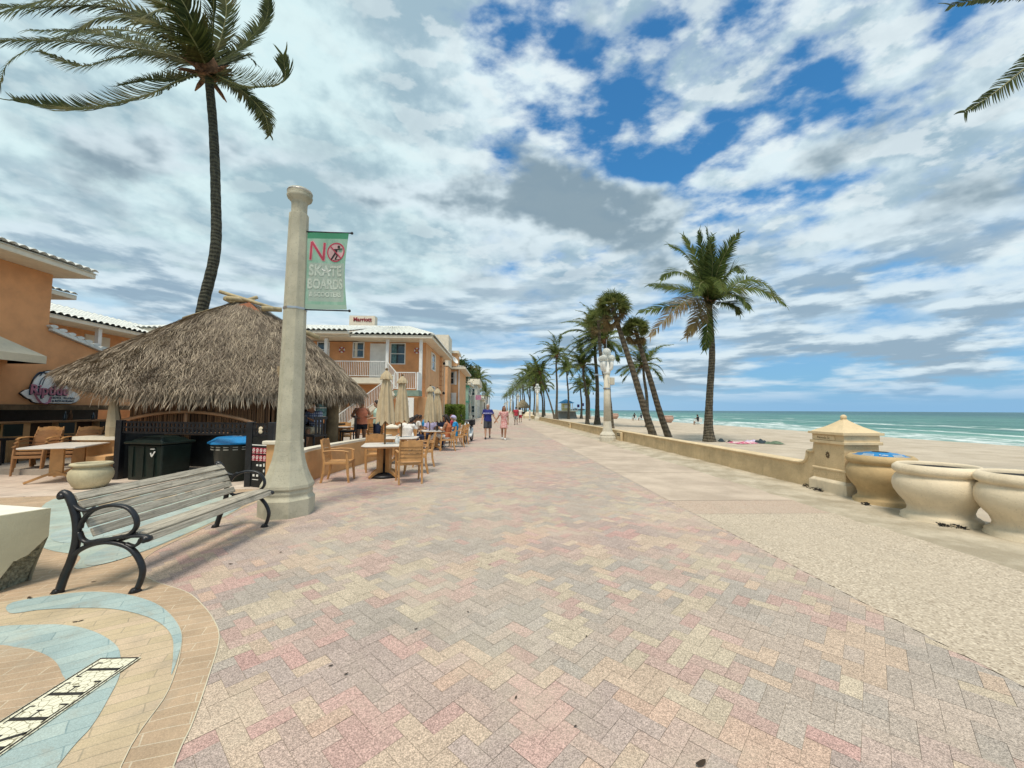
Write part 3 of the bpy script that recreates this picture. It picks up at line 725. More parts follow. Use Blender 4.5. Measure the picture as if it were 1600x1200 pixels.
def urn(name, label, cat, loc, r, h, m, olive=False, group=None):
    t_ = thing(name, label, cat, loc, 0, group)
    if not olive:
        prof = [(.0, -.12), (.80, -.12), (.88, -.08), (.88, .04), (.85, .055), (.86, .09), (.79, .125), (.72, .15), (.70, .21), (.75, .30), (.88, .40), (.99, .52), (1.02, .62), (1.0, .71), (.93, .785), (.885, .81), (.90, .825), (.95, .84), (.99, .87), (1.0, .91), (.98, .95), (.93, .975), (.88, 1.0), (.85, .995), (.82, .965), (.81, .90), (.80, .80)]
    else:
        prof = [(.0, 0), (.62, .0), (.78, .12), (.95, .36), (1.0, .52), (.96, .68), (.80, .80), (.74, .84), (.80, .87), (.93, .90), (.95, .95), (.90, .99), (.72, 1.0), (.66, .97), (.62, .86), (.60, .75)]
    mb = MB(); mb.lathe([(a*r, b*h) for a, b in prof], n=56); mb.build('bowl', m, t_, smooth=True)
    return t_
uA = urn('litter_urn', 'tan cast stone litter urn with a blue recycling lid, beside the pier', 'litter urn', (6.52, 6.42, 0), .455, .82, urn_tan)
mb = MB(); mb.lathe([(0, .84), (.05, .845), (.055, .862), (.13, .866), (.155, .852), (.22, .850), (.235, .838), (.30, .832), (.315, .815), (.375, .80), (.39, .785), (.385, .775), (0, .775)], n=48); ld = mb.build('lid', bluelid, uA, smooth=True)
mb = MB(); mb.lathe([(0, .868), (.11, .869)], n=24); mb.build('opening', blackrough, ld)
mb = MB()
for k in range(3):
    a = R(215)+2*PI*k/3*0
cx_, cy_ = .29*math.cos(R(232)), .29*math.sin(R(232))
for k in range(3):
    a1 = R(232+90)+2*PI*k/3; a2 = a1+2*PI/3*.72
    p1 = Vector((cx_+.055*math.cos(a1), cy_+.055*math.sin(a1), .838)); p2 = Vector((cx_+.055*math.cos(a2), cy_+.055*math.sin(a2), .838))
    mb.bar(p1, p2, .018, .006)
mb.build('recycling_arrows', white, ld)
for sg in (-1, 1):
    mb = MB()
    for rad, wd in ((.33, .008), (.315, .006), (.30, .005)):
        for k in range(9):
            a1 = R(232)+sg*(R(22)+k*R(3.4)); a2 = a1+sg*R(2.2)
            z = .842 if rad < .31 else .835
            mb.bar((rad*math.cos(a1), rad*math.sin(a1), z-(rad-.3)*.5), (rad*math.cos(a2), rad*math.sin(a2), z-(rad-.3)*.5), wd, .012)
    mb.build('lid_lettering', white, ld)

for nm, lb, loc, r in (('stone_planter', 'cream cast stone planter bowl next to the blue-lidded litter urn', (6.32, 5.40, 0), .475), ('stone_planter', 'cream cast stone planter bowl at the right edge, cut off by the frame', (6.58, 4.60, 0), .475)):
    u_ = urn(nm, lb, 'planter', loc, r, .80, urn_cream, group='cream planter bowls beside the promenade')
    mb = MB(); mb.lathe([(0, .755), (r*.5, .76), (r*.815, .75)], n=32); mb.build('soil', soil, u_, smooth=True)

# street lamps ---------------------------------------------------------
def lamp_base(t_, n=8):
    st = PI/8
    prof = [(.375, -.05), (.375, .235), (.35, .265), (.335, .29), (.345, .33), (.34, .37), (.36, .40), (.355, .44), (.31, .53), (.265, .64), (.225, .78), (.20, .92), (.185, 1.08)]
    mb = MB(); mb.lathe(prof, n=8, start=st, cap=True); mb.build('base', conc, t_, bevel=.012)
    mb = MB(); mb.lathe([(.184, 1.07), (.138, 4.56)], n=8, start=st, cap=True); mb.build('shaft', conc, t_, bevel=.008)
lp = thing('lamp_post', 'tall speckled concrete post without globes, carrying the green banner', 'lamp post', (-3.08, 6.02, 0), R(8))
lamp_base(lp)
mb = MB(); mb.lathe([(.11, 4.55), (.112, 4.72), (.125, 4.76), (.17, 4.80), (.182, 4.84), (.165, 4.862), (.178, 4.885), (.17, 4.93), (.11, 4.965), (0, 4.98)], n=24); mb.build('capital', conc, lp, smooth=True)
mb = MB(); mb.lathe([(.176, 4.895), (.182, 4.905), (.176, 4.915)], n=24); mb.build('band', chrome, lp); mb = MB(); mb.lathe([(.151, 3.05), (.165, 3.05), (.165, 3.08), (.152, 3.08)], n=8, start=PI/8); mb.build('band', chrome, lp)
# banner
bn = thing('banner', 'faded green cloth banner reading NO with a skateboarding ban sign', 'banner', (-2.93, 6.0, 0))
bx0, bx1, bz0, bz1 = .0, .63, 3.07, 4.27
def bshape(u, v):
    x = bx0+(bx1-bx0)*u - .035*math.sin(PI*v)*u*u*1.3
    y = .035*math.sin(u*2.6)*math.sin(v*3.0+.6) + .012*math.sin(u*9+v*4)*math.sin(PI*v)
    return Vector((x, y, bz0+(bz1-bz0)*v-.02*u*math.sin(PI*u)*(v > .5)))
m, t, b = base_mat('banner_cloth')
tc = t.new('ShaderNodeTexCoord').outputs['Object']; sz = t.new('ShaderNodeSeparateXYZ', {0: tc}).outputs
topb = t.ramp(sz[2], 4.165, 4.18); nn = t.ramp(t.noise(t.mapping(tc, scl=(3, 3, 1)), 3, 6, .65), .35, .7)
c = t.mix(nn, (.26, .47, .35), (.38, .57, .45))
inx = t.math('MULTIPLY', t.ramp(sz[0], .035, .05), t.ramp(sz[0], .575, .56)); inz = t.math('MULTIPLY', t.ramp(sz[2], 3.80, 3.785), t.ramp(sz[2], 3.185, 3.20))
c = t.mix(t.math('MULTIPLY', t.math('MULTIPLY', inx, inz), .9), c, t.mix(nn, (.38, .47, .40), (.46, .52, .45)))
c = t.mix(topb, c, (.07, .30, .17)); c = t.mix(t.ramp(sz[2], 3.15, 3.14), c, (.36, .50, .40))
t.l.new(c, b.inputs['Base Color']); b.inputs['Roughness'].default_value = .85
tr = t.new('ShaderNodeBsdfTranslucent', {'Color': c}); mx = t.new('ShaderNodeMixShader', {0: .35, 1: b.outputs[0], 2: tr.outputs[0]}); t.l.new(mx.outputs[0], t.n['Material Output'].inputs[0])
mb = MB(); NU, NV = 16, 28
mb.add([bshape(i/NU, j/NV) for j in range(NV+1) for i in range(NU+1)], [(j*(NU+1)+i, j*(NU+1)+i+1, (j+1)*(NU+1)+i+1, (j+1)*(NU+1)+i) for j in range(NV) for i in range(NU)])
cl = mb.build('cloth', m, bn, smooth=True)
def on_banner(mb_, fn):
    """wrap flat artwork (x along, z up, metres on the cloth) onto the cloth"""
    pass
def wrap(mb_, off):
    mb_.v = [tuple(bshape(min(max(x/(bx1-bx0), 0), 1), (z-bz0)/(bz1-bz0)) + Vector((0, -off, 0))) if True else 0 for x, y, z in mb_.v]
red = mat('banner_red', (.42, .055, .09), .8); pink = mat('banner_pink', (.55, .36, .36), .8); ink = mat('banner_ink', (.015, .015, .015), .8); pale = mat('banner_faded_print', (.47, .535, .465), .85, .12, 20)
def flat(mb_, pts, z=0.0):
    o = len(mb_.v); mb_.v += [(a, 0, b_) for a, b_ in pts]; mb_.f.append(tuple(range(o, o+len(pts)))); mb_.m.append(0)
def strip(mb_, p, q, w_, n=8):
    p, q = Vector((*p, 0)), Vector((*q, 0)); d = (q-p).normalized(); s_ = Vector((-d.y, d.x, 0))*w_/2
    for k in range(n):
        a, c_ = p.lerp(q, k/n), p.lerp(q, (k+1)/n)
        flat(mb_, [(v_.x, v_.y) for v_ in (a-s_, c_-s_, c_+s_, a+s_)])
def ringm(mb_, cx, cz, r0_, r1_, n=36):
    for k in range(n):
        a, a2 = 2*PI*k/n, 2*PI*(k+1)/n
        flat(mb_, [(cx+r0_*math.cos(a), cz+r0_*math.sin(a)), (cx+r1_*math.cos(a), cz+r1_*math.sin(a)), (cx+r1_*math.cos(a2), cz+r1_*math.sin(a2)), (cx+r0_*math.cos(a2), cz+r0_*math.sin(a2))])
mb = MB(); ringm(mb, .455, 3.975, 0.0001, .15); wrap(mb, .003); mb.build('sign_disc', pink, cl)
mb = MB(); strip(mb, (.06, 3.83), (.075, 4.13), .05); strip(mb, (.075, 4.13), (.255, 3.85), .052); strip(mb, (.255, 3.83), (.27, 4.12), .05); wrap(mb, .004); mb.build('letter_outline', pink, cl)
mb = MB(); strip(mb, (.06, 3.84), (.075, 4.12), .032); strip(mb, (.075, 4.12), (.255, 3.85), .034); strip(mb, (.255, 3.84), (.27, 4.115), .032); wrap(mb, .006); mb.build('letter_n', red, cl); mb = MB(); ringm(mb, .455, 3.975, .128, .146); wrap(mb, .006); mb.build('ban_ring', red, cl)
mb = MB(); ringm(mb, .50, 4.055, .0001, .021, 14); strip(mb, (.40, 4.015), (.565, 4.02), .016); strip(mb, (.465, 4.02), (.445, 3.965), .036); strip(mb, (.45, 3.97), (.375, 3.865), .024); strip(mb, (.45, 3.97), (.485, 3.925), .026); strip(mb, (.485, 3.93), (.445, 3.87), .022); strip(mb, (.41, 3.855), (.52, 3.865), .008); wrap(mb, .008); mb.build('skater_figure', ink, cl)
mb = MB(); strip(mb, (.36, 4.07), (.55, 3.875), .017); wrap(mb, .010); mb.build('slash', red, cl)
mb = MB()
MX = Matrix.Rotation(PI/2, 4, 'X')
text_mb(mb, 'SKATE', Matrix.Translation((.30, 0, 3.67)) @ MX, .235, 0, bold=.008, sx=.78)
text_mb(mb, 'BOARDS', Matrix.Translation((.30, 0, 3.46)) @ MX, .215, 0, bold=.008, sx=.68)
text_mb(mb, '& SCOOTERS', Matrix.Translation((.30, 0, 3.30)) @ MX, .10, 0, bold=.004, sx=.84)
wrap(mb, .005); mb.build('lettering', pale, cl)
mb = MB(); pts_ = [(.24, 3.71), (.27, 3.685), (.31, 3.675), (.35, 3.685), (.38, 3.71)]
for a, c_ in zip(pts_, pts_[1:]): strip(mb, a, c_, .012, 1)
wrap(mb, .012); mb.build('torn_flap', white, cl)
for z in (bz1+.012, bz0-.012):
    mb = MB(); mb.tube([(-.12, 0, z), (.66, .0, z-.01)], .011, 8); rd = mb.build('banner_rod', blackm, bn, smooth=True)
    mb = MB(); mb.ball((.675, 0, z-.01), .022, 10, 8); mb.build('rod_knob', blackm, rd, smooth=True)

globe_m = None
m, t, b = base_mat('lamp_globe'); b.inputs['Base Color'].default_value = (.78, .80, .76, 1); b.inputs['Roughness'].default_value = .15; b.inputs['Transmission Weight'].default_value = .45; b.inputs['IOR'].default_value = 1.2
globe_m = m
def globe_lamp(label, loc, detail=True, rz=0.0):
    t_ = thing('street_lamp', label, 'street lamp', loc, rz, 'white street lamps along the promenade')
    prof = [(.40, 0), (.40, .22), (.37, .27), (.38, .33), (.36, .37), (.25, .50), (.21, .75), (.19, 1.0)]
    mb = MB(); mb.lathe(prof, n=12, cap=True); mb.build('base', conc_lt, t_)
    mb = MB(); mb.lathe([(.19, .99), (.15, 3.35)], n=12, cap=True); mb.build('shaft', conc_lt, t_, smooth=True)
    mb = MB(); mb.lathe([(.15, 3.34), (.20, 3.42), (.17, 3.5), (.16, 3.95)], n=12, cap=True)
    for k in range(4):
        a = PI/4+k*PI/2; c_, s_ = math.cos(a), math.sin(a)
        mb.tube([(.12*c_, .12*s_, 3.5), (.27*c_, .27*s_, 3.62), (.28*c_, .28*s_, 3.82), (.28*c_, .28*s_, 3.97)], [.07, .08, .09, .11], 8)
    mb.tube([(0, 0, 3.9), (0, 0, 4.25)], .10, 10); mb.build('lamp_head', white, t_, smooth=True)
    for k in range(4):
        a = PI/4+k*PI/2; mb = MB(); mb.ball((.28*math.cos(a), .28*math.sin(a), 4.13), .175, 16, 12); mb.build('globe', globe_m, t_, smooth=True)
    mb = MB(); mb.ball((0, 0, 4.45), .22, 16, 12); mb.build('globe', globe_m, t_, smooth=True)
    return t_
L2 = globe_lamp('white street lamp with clustered globes, nearest one, with control box and camera', (5.55, 19.3, 0))
mb = MB(); mb.box((.26, 0, 3.0), (.22, .16, .36)); mb.build('control_box', conc_lt, L2, bevel=.01)['skip_copy'] = 1
mb = MB(); mb.tube([(-.15, 0, 3.25), (-.5, 0, 3.32)], .02, 6); mb.box((-.52, 0, 3.32), (.2, .1, .07)); mb.build('camera_arm', chrome, L2)['skip_copy'] = 1
mb = MB(); mb.lathe([(.17, 2.6), (.19, 2.6), (.19, 2.66), (.17, 2.66)], n=12); mb.tube([(0, -.19, 3.2), (.02, -.2, 2.9), (.2, -.2, 2.75), (.3, -.12, 2.9)], .012, 5); mb.build('strap', chrome, L2)['skip_copy'] = 1
mb = MB(); mb.tube([(0, 0, 4.6), (0, 0, 5.1)], .012, 5); mb.build('antenna', chrome, L2)['skip_copy'] = 1
for (x, y), lb in (((6.0, 56.4), 'white globe lamp in front of the distant row, second from the nearest'), ((5.2, 92), 'white globe lamp beside the thatched beach kiosk'), ((4.9, 128), 'small distant globe lamp left of the thatched kiosk'), ((4.8, 160), None), ((4.8, 190), None), ((4.8, 225), None)):
    dup(L2, (x, y, 0), 0, lb or 'tiny globe lamp at the far end of the row', (1.1, 1.1, 1.14))
for (x, y), lb in (((-4.1, 62), 'white street lamp on the left by the pale green building'), ((-3.6, 84), 'white street lamp on the left, farther along the shops'), ((-3.6, 112), 'most distant white street lamp on the left side')):
    dup(L2, (x, y, 0), 0, lb, (1.1, 1.1, 1.1))
# ================================================================== PALMS
def frond(mb, pts, L=.6, n=60, wind=(-.5, 0, -.1), droop=.55, wdt=.03, rib=.02, seed=0, up=(0, 0, 1), stiff=.5, stem=.12, seg=3, ragged=.15):
    rd = random.Random(seed)
    c_ = crom(pts, 8); ln = [0]
    for a, b in zip(c_, c_[1:]): ln.append(ln[-1]+(b-a).length)
    T = ln[-1]
    def at(s):
        s = min(max(s, 0), T*.9999)
        for i in range(len(ln)-1):
            if s <= ln[i+1]:
                f = (s-ln[i])/max(1e-6, ln[i+1]-ln[i]); return c_[i].lerp(c_[i+1], f), (c_[i+1]-c_[i]).normalized()
        return c_[-1], (c_[-1]-c_[-2]).normalized()
    mb.mi = 1
    mb.tube(c_, [rib*(1-.85*i/(len(c_)-1)) for i in range(len(c_))], 4, cap=False)
    mb.mi = 0
    wind = Vector(wind); up = Vector(up)
    for k in range(n):
        s = stem+(1-stem)*(k+.5)/n
        p, t = at(s*T)
        side = t.cross(up if up.z < .99 else Vector((wind.x*.2, -.42, .9)))
        if side.length < .1: side = t.orthogonal()
        side.normalize(); nrm = side.cross(t).normalized()
        prof = math.sin(PI*min(1, (.16+.84*s)))**.55 if s < .985 else .5
        for sg in (-1, 1):
            if rd.random() < ragged*.35: continue
            l = L*prof*rd.uniform(1-ragged, 1+ragged*.6)
            d0 = (t*(.42+.55*s+rd.uniform(-.08, .08)) + side*sg*(1.0-.35*s) + nrm*rd.uniform(.05, .3)*stiff).normalized()
            q = p.copy(); pl = []
            d = d0.copy()
            wv_ = wdt*rd.uniform(.8, 1.2)
            for i in range(seg+1):
                u = i/seg
                ww = wv_*(1-u)**.6 if i else wv_*.7
                bn_ = d.cross(nrm*1.0+side*.2*sg)
                if bn_.length < .05: bn_ = t
                bn_.normalize()
                pl.append((q-bn_*ww/2, q+bn_*ww/2))
                q = q + d*l/seg
                d = (d + (Vector((0, 0, -1))*droop + wind)*(1.0/seg)*rd.uniform(.75, 1.25)).normalized()
            vs = [x for pr_ in pl for x in pr_]
            mb.add(vs, [(2*i, 2*i+1, 2*i+3, 2*i+2) for i in range(seg)])
def husks(mb, c, r, seed=0, n=26):
    rd = random.Random(seed); c = Vector(c)
    mb.tube([c+Vector((0, 0, -.5*r)), c+Vector((0, 0, .1*r)), c+Vector((0, 0, .8*r)), c+Vector((0, 0, 1.5*r))], [r*.62, r*.85, r*.75, r*.3], 9)
    for k in range(n):
        a = rd.uniform(0, 2*PI); e = rd.uniform(-.2, 1.2)
        p = c+Vector((math.cos(a)*r*.6, math.sin(a)*r*.6, (e-.3)*r))
        d = Vector((math.cos(a)*.8, math.sin(a)*.8, e*1.3-.2)).normalized()
        mb.tube([p, p+d*r*.7, p+d*r*1.25+Vector((0, 0, -.08*r))], [r*.2, r*.16, r*.04], 5, ry=[r*.1, r*.07, r*.02])
def palm_trunk(mb, pts, r0_, r1_, flare=1.9, n=14, dec=20):
    c_ = crom(pts, 14); L_ = len(c_)-1; rad = []
    for i in range(L_+1):
        u = i/L_
        r = r0_+(r1_-r0_)*u + r0_*(flare-1)*math.exp(-u*dec)
        r *= 1+.05*noise.noise(Vector((0, 0, u*17+pts[0][0])))+.03*math.sin(i*2.1)
        rad.append(r)
    mb.tube(c_, rad, n)
    rd = random.Random(int(abs(pts[0][0])*100))
    for k in range(30):          # ragged bark and roots at the foot
        a = rd.uniform(0, 2*PI); r = rad[0]*.9
        p = Vector(pts[0])+Vector((math.cos(a)*r, math.sin(a)*r, rd.uniform(0, .12)))
        mb.bar(p, p+Vector((math.cos(a)*.07, math.sin(a)*.07, -.1)), .02, .02)

# generic wind-blown coconut crowns (three shared meshes)
def crown_mesh(seed, sz=1.0, n=22, leafs=34, seg=2, wind=-.5, mats=(None,)):
    rd = random.Random(seed); mb = MB()
    for k in range(n):
        a = k*2.399963+rd.uniform(-.25, .25); e = R(78)-R(108)*(k/n)+rd.uniform(-.12, .12)
        l = sz*(2.7+rd.uniform(-.3, .5))*(1.0-.2*(k/n))
        h = Vector((math.cos(a), math.sin(a), 0)); d = h*math.cos(e)+Vector((0, 0, math.sin(e)))
        d = (d+Vector((wind*.35, 0, 0))).normalized()
        p0 = Vector((0, 0, .1)); p1 = p0+d*l*.4; d2 = (d+Vector((wind*.35, 0, -.42))).normalized(); p2 = p1+d2*l*.33; d3 = (d2+Vector((wind*.3, 0, -.55))).normalized(); p3 = p2+d3*l*.3
        frond(mb, [p0, p1, p2, p3], L=.62*sz, n=leafs, wind=(wind*.9, 0, -.15), droop=.95, wdt=.085*sz, rib=.03, seed=seed*100+k, seg=seg, ragged=.25)
    me = mb.build('crown', [leaf_g, midrib]); d_ = me.data; bpy.data.objects.remove(me); return d_
CR = [crown_mesh(11, 1.0), crown_mesh(12, 1.0, 20), crown_mesh(13, 1.0, 24)]
CRF = [crown_mesh(21, 1.0, 18, 14, 2), crown_mesh(22, 1.0, 16, 14, 2)]
def part(me, name, parent, loc=(0,0,0), rz=0, s=1.0):
    o = bpy.data.objects.new(name, me); COL.objects.link(o); o.parent = parent; o.location = loc; o.rotation_euler = (0, 0, rz); o.scale = (s, s, s); return o
def coco(label, base, top, s=1.0, r=.16, crown=0, rz=0, far=False, group='coconut palms along the beach', bend=.35):
    b0, t0 = Vector(base), Vector(top); h = t0-b0
    t_ = thing('coconut_palm', label, 'palm tree', base, 0, group)
    mid = h*.5 + Vector((-h.x*bend, 0, 0)) if abs(h.x) > .2 else h*.5+Vector((.12, 0, 0))
    mb = MB(); palm_trunk(mb, [(0, 0, -.15), mid*.35, mid, h*.8+Vector((0,0,0)), h], r, r*.6, 2.0, 6 if far else 12, 9); mb.build('trunk', trunk_m, t_, smooth=True)
    if not far:
        mb = MB(); husks(mb, h, .26*s, int(base[0]*7)); mb.build('husk', husk, t_, smooth=True)
    part((CRF if far else CR)[crown % (2 if far else 3)], 'crown', t_, h, rz, s)
    return t_
coco('tall coconut palm behind the lifeguard hut lamp, trunk crossing a thinner leaning one', (9.7, 62.4, 0), (9.7, 62.4, 10.2), 1.35, .2, 0, .1)
coco('thin leaning coconut palm whose trunk crosses a straight one by the lifeguard hut', (9.3, 61.0, 0), (7.0, 62.0, 7.4), .95, .14, 2, 1.0, bend=.05)
coco('slender coconut palm directly in front of the lifeguard hut', (12.4, 66.3, 0), (12.2, 66.8, 8.7), 1.15, .18, 1, .1)
coco('big coconut palm just left of the nearest globe lamp, broad flared foot', (10.8, 41.3, 0), (10.6, 41.3, 9.1), 1.45, .24, 2, -.15)
coco('medium dark coconut palm nearest the wall, left of the broad-footed one', (9.5, 40.3, 0), (9.1, 40.4, 6.1), 1.12, .17, 1, .12)
coco('short coconut palm standing farther back, left of the medium dark one', (15.4, 70.0, 0), (15.3, 70.0, 5.7), .95, .2, 0, .2)
coco('short coconut palm standing farther back, right of the medium dark one', (15.7, 65.5, 0), (15.6, 65.5, 5.5), .95, .2, 2, .1)
coco('coconut palm rising right behind the nearest globe lamp', (11.0, 37.3, 0), (10.55, 37.4, 8.2), 1.2, .17, 0, -.2)
cC = coco('coconut palm seen between the two leaning fan palm trunks', (13.7, 34.8, 0), (13.4, 34.9, 5.6), 1.1, .17, 1, .4)
mb = MB(); frond(mb, [(-.3, 0, 5.5), (-.9, 0, 4.9), (-.9, .1, 3.7), (-.8, .1, 2.7)], L=.5, n=30, wdt=.04, seed=5, ragged=.4)
mb.build('hanging_frond', [leaf_dry, midrib], cC)
mb = MB(); mb.ball((0, 0, 0), .28, 10, 6, (1, .8, .55)); 
rd = random.Random(42)
far_spots = [(7.9, 76, 8.4), (9.9, 82, 7.2), (7.6, 88, 8.8), (9.4, 97, 7.6), (7.7, 104, 9.0), (9.8, 112, 8.2), (7.6, 122, 9.4), (9.0, 133, 8.6), (7.5, 145, 9.6), (9.2, 158, 9.4), (7.4, 172, 9.6), (8.6, 190, 9.8), (7.4, 210, 10), (8.6, 232, 10), (7.3, 258, 10.5), (8.2, 290, 11), (7.3, 325, 11), (12.5, 100, 7.5), (13.5, 125, 8)]
ordn = ['first', 'second', 'third', 'fourth', 'fifth', 'sixth', 'seventh', 'eighth', 'ninth', 'tenth', 'eleventh', 'twelfth', 'thirteenth', 'fourteenth', 'fifteenth', 'sixteenth', 'seventeenth', 'eighteenth', 'nineteenth']
far_spots.sort(key=lambda q: q[1])
for k, (x, y, h) in enumerate(far_spots):
    lb = '%s coconut palm of the distant row past the lifeguard hut, counted from the near end' % ordn[k] if k < 8 else 'tiny coconut palm merged into the far end of the beach row'
    coco(lb, (x, y, 0), (x+rd.uniform(-.8, .3), y, h), 1.35, .2, k, rd.uniform(-.4, .4), y > 100, 'distant row of coconut palms')
for k, (x, y, h) in enumerate([(-3.9, 82, 7.4), (-4.8, 96, 9.0), (-3.2, 108, 6.6), (-4.4, 128, 7.5), (-3.4, 150, 7.5), (-4.2, 180, 8)]):
    lb = ['nearest coconut palm on the left, beside the white flat-roofed building', 'tall coconut palm on the left behind the nearest one', 'low coconut palm on the left among the far shops'][k] if k < 3 else 'tiny distant coconut palm on the left side of the promenade'
    coco(lb, (x, y, 0), (x+.2, y, h), 1.35, .2, k, .3*k, y > 100, 'coconut palms on the building side')

# hero palm on the beach
hp = thing('coconut_palm', 'large solitary coconut palm on the sand at right, beach towels beside its foot', 'palm tree', (10.72, 19.3, 0), 0, 'coconut palms along the beach')
mb = MB(); palm_trunk(mb, [(0, 0, -.15), (-.03, 0, .8), (.08, 0, 2.4), (.26, 0, 4.4), (.22, 0, 6.0), (.18, 0, 7.0)], .185, .125, 2.1, 18, 8); mb.build('trunk', trunk_m, hp, smooth=True)
hc = Vector((.2, 0, 7.1))
mb = MB(); husks(mb, hc, .27, 3, 34); mb.build('husk', husk, hp, smooth=True)
S_ = .0096
def hz(x, y, d=0.0): return hc+Vector(((x-455)*S_+.5*d, d, (470-y)*S_+.28*d))
hf = [[(400, 250, .3), (320, 90, .7)], [(425, 250, -.4), (405, 92, -.8)], [(450, 260, .5), (492, 78, 1.0)], [(505, 290, -.4), (560, 180, -.9), (612, 110, -1.1)], [(470, 260, -.9), (440, 100, -1.7)],
      [(385, 300, -.7), (320, 215, -1.2), (245, 178, -1.3)], [(350, 345, -1.0), (270, 320, -1.6), (205, 365, -1.7)], [(380, 410, .6), (240, 385, 1.0), (115, 375, 1.1)], [(400, 455, -.6), (280, 485, -1.0), (85, 525, -1.1)],
      [(370, 450, -1.2), (280, 500, -1.9), (150, 640, -2.2)], [(415, 480, -1.0), (380, 560, -1.5), (325, 645, -1.6)], [(435, 520, -.9), (430, 620, -1.2), (415, 712, -1.2)],
      [(560, 395, .4), (680, 335, .8), (790, 360, .9), (862, 450, .9)], [(560, 410, -.7), (680, 395, -1.3), (780, 440, -1.6), (830, 480, -1.6)], [(530, 430, -1.0), (600, 440, -1.7), (640, 500, -1.9)], [(510, 470, -.8), (570, 480, -1.2), (600, 525, -1.3)],
      [(470, 380, -1.4), (490, 360, -2.2), (500, 420, -2.9)], [(430, 380, -1.5), (400, 380, -2.3), (380, 440, -2.9)], [(520, 300, .9), (560, 220, 1.7)], [(400, 350, 1.3), (330, 280, 2.2)], [(480, 350, 1.6), (500, 280, 2.6)], [(540, 330, -1.3), (590, 290, -1.9), (590, 330, -2.5)], [(450, 330, -.6), (462, 160, -1.2)]]
mb = MB(); md = MB()
for k, q in enumerate(hf):
    pts = [hc+Vector((0, 0, .05))]+[hz(*a) for a in q]
    dry = k in (9, 10)
    upright = k in (0, 1, 2, 3, 4, 18, 19, 20, 22)
    frond(md if dry else mb, pts, L=.82 if not upright else .70, n=74, wind=(-.12, 0, .0) if k in (12, 13) else (-.3, 0, 0), droop=.85 if not upright else .30, wdt=.060, rib=.028, seed=300+k, seg=3, stem=.08, ragged=.22, stiff=.4, up=(0, -.75, .55))
mb.build('crown', [leaf_g, midrib], hp); md.build('dry_fronds', [leaf_dry, midrib], hp)

# big palm at upper left
bp_ = thing('coconut_palm', 'tall coconut palm behind the thatched hut, crown blown left and cut by the frame', 'palm tree', (-10.9, 14.2, 0), 0, 'coconut palms along the beach')
mb = MB(); palm_trunk(mb, [(0, 0, -.1), (.2, 0, 2.5), (.38, 0, 5.0), (.72, 0, 7.2), (.62, 0, 9.4), (.42, 0, 11.7), (.15, 0, 13.75)], .20, .135, 1.6, 18); mb.build('trunk', trunk_dk, bp_, smooth=True)
bc = Vector((.08, 0, 14.0)); mb = MB(); husks(mb, bc, .46, 9, 44); mb.build('husk', husk, bp_, smooth=True)
S_ = .0066*14.2/14
def bz(x, y, d=0.0): return bc+Vector(((x-1110)*S_-.72*d, d, (290-y)*S_+.82*d))
bf = [([(960, 350, -.5), (800, 440, -1.0), (520, 510, -1.4), (230, 480, -1.6)], 1.05, (-.55, 0, .75), .0),
      ([(900, 200, .3), (700, 110, .6), (400, 60, .9), (80, 60, 1.0)], .95, (-.12, 0, -.2), .9),
      ([(900, 200, -.4), (650, 170, -.8), (380, 160, -1.2), (0, 180, -1.4)], .95, (-.1, 0, -.3), .9),
      ([(930, 110, -1.0), (640, -20, -1.5), (300, 10, -1.9), (-60, 20, -2.0)], .95, (-.1, 0, -.2), .9),
      ([(880, 60, -1.0), (560, -60, -1.8), (200, 60, -2.4), (0, 230, -2.4), (-60, 330, -2.4)], 1.0, (0, 0, -.4), .8),
      ([(850, 180, 1.0), (560, 200, 1.6), (330, 260, 2.0), (60, 170, 2.2)], .95, (-.1, 0, -.2), .9),
      ([(1060, 100, -.6), (960, -100, -1.1), (800, -260, -1.6)], .8, (-.8, 0, 0), .2),
      ([(1000, 80, .6), (860, -120, 1.1), (600, -240, 1.6)], .8, (-.8, 0, 0), .2),
      ([(1130, 60, -.8), (1110, -160, -1.5), (960, -330, -2.0)], .8, (-.8, 0, 0), .2),
      ([(1170, 80, .3), (1190, -140, .6), (1120, -350, .9)], .8, (-.8, 0, 0), .2),
      ([(1040, 130, -1.3), (930, 0, -2.2), (820, 80, -3.0)], .75, (-.7, 0, 0), .4),
      ([(1000, 170, -1.0), (860, 60, -1.8), (650, 60, -2.4), (520, 160, -2.8)], .9, (-.15, 0, -.1), .8),
      ([(1250, 160, .2), (1340, 60, .4), (1420, -60, .5), (1430, -200, .5)], .75, (-.8, 0, .0), .2),
      ([(1260, 350, -.5), (1380, 365, -.9), (1500, 325, -1.1), (1490, 190, -1.2)], 1.0, (-.6, 0, .75), .0),
      ([(1280, 370, .5), (1380, 450, .8), (1450, 540, .9), (1478, 655, .9)], .62, (-.8, 0, -.25), .3),
      ([(1240, 200, 1.0), (1330, 150, 1.8), (1400, 200, 2.2)], .7, (-.8, 0, .2), .2),
      ([(950, 330, 1.0), (780, 330, 1.8), (560, 380, 2.2)], .9, (-.4, 0, .5), .1),
      ([(900, 130, .5), (600, 30, 1.2), (250, 60, 1.8), (-80, 230, 2.0), (-150, 420, 2.0)], 1.0, (0, 0, -.4), .8)]
mb = MB()
for k, (q, L, wn, dr) in enumerate(bf):
    start = [bc+Vector((0, 0, .1))]
    frond(mb, start+[bz(*a) for a in q], L=L*1.08, n=92, wind=wn, droop=dr, wdt=.068, rib=.04, seed=500+k, seg=4, stem=.08, ragged=.2, stiff=.6, up=(0, -.8, .45))
mb.build('crown', [leaf_d, midrib], bp_)
mb = MB(); rd = random.Random(8)
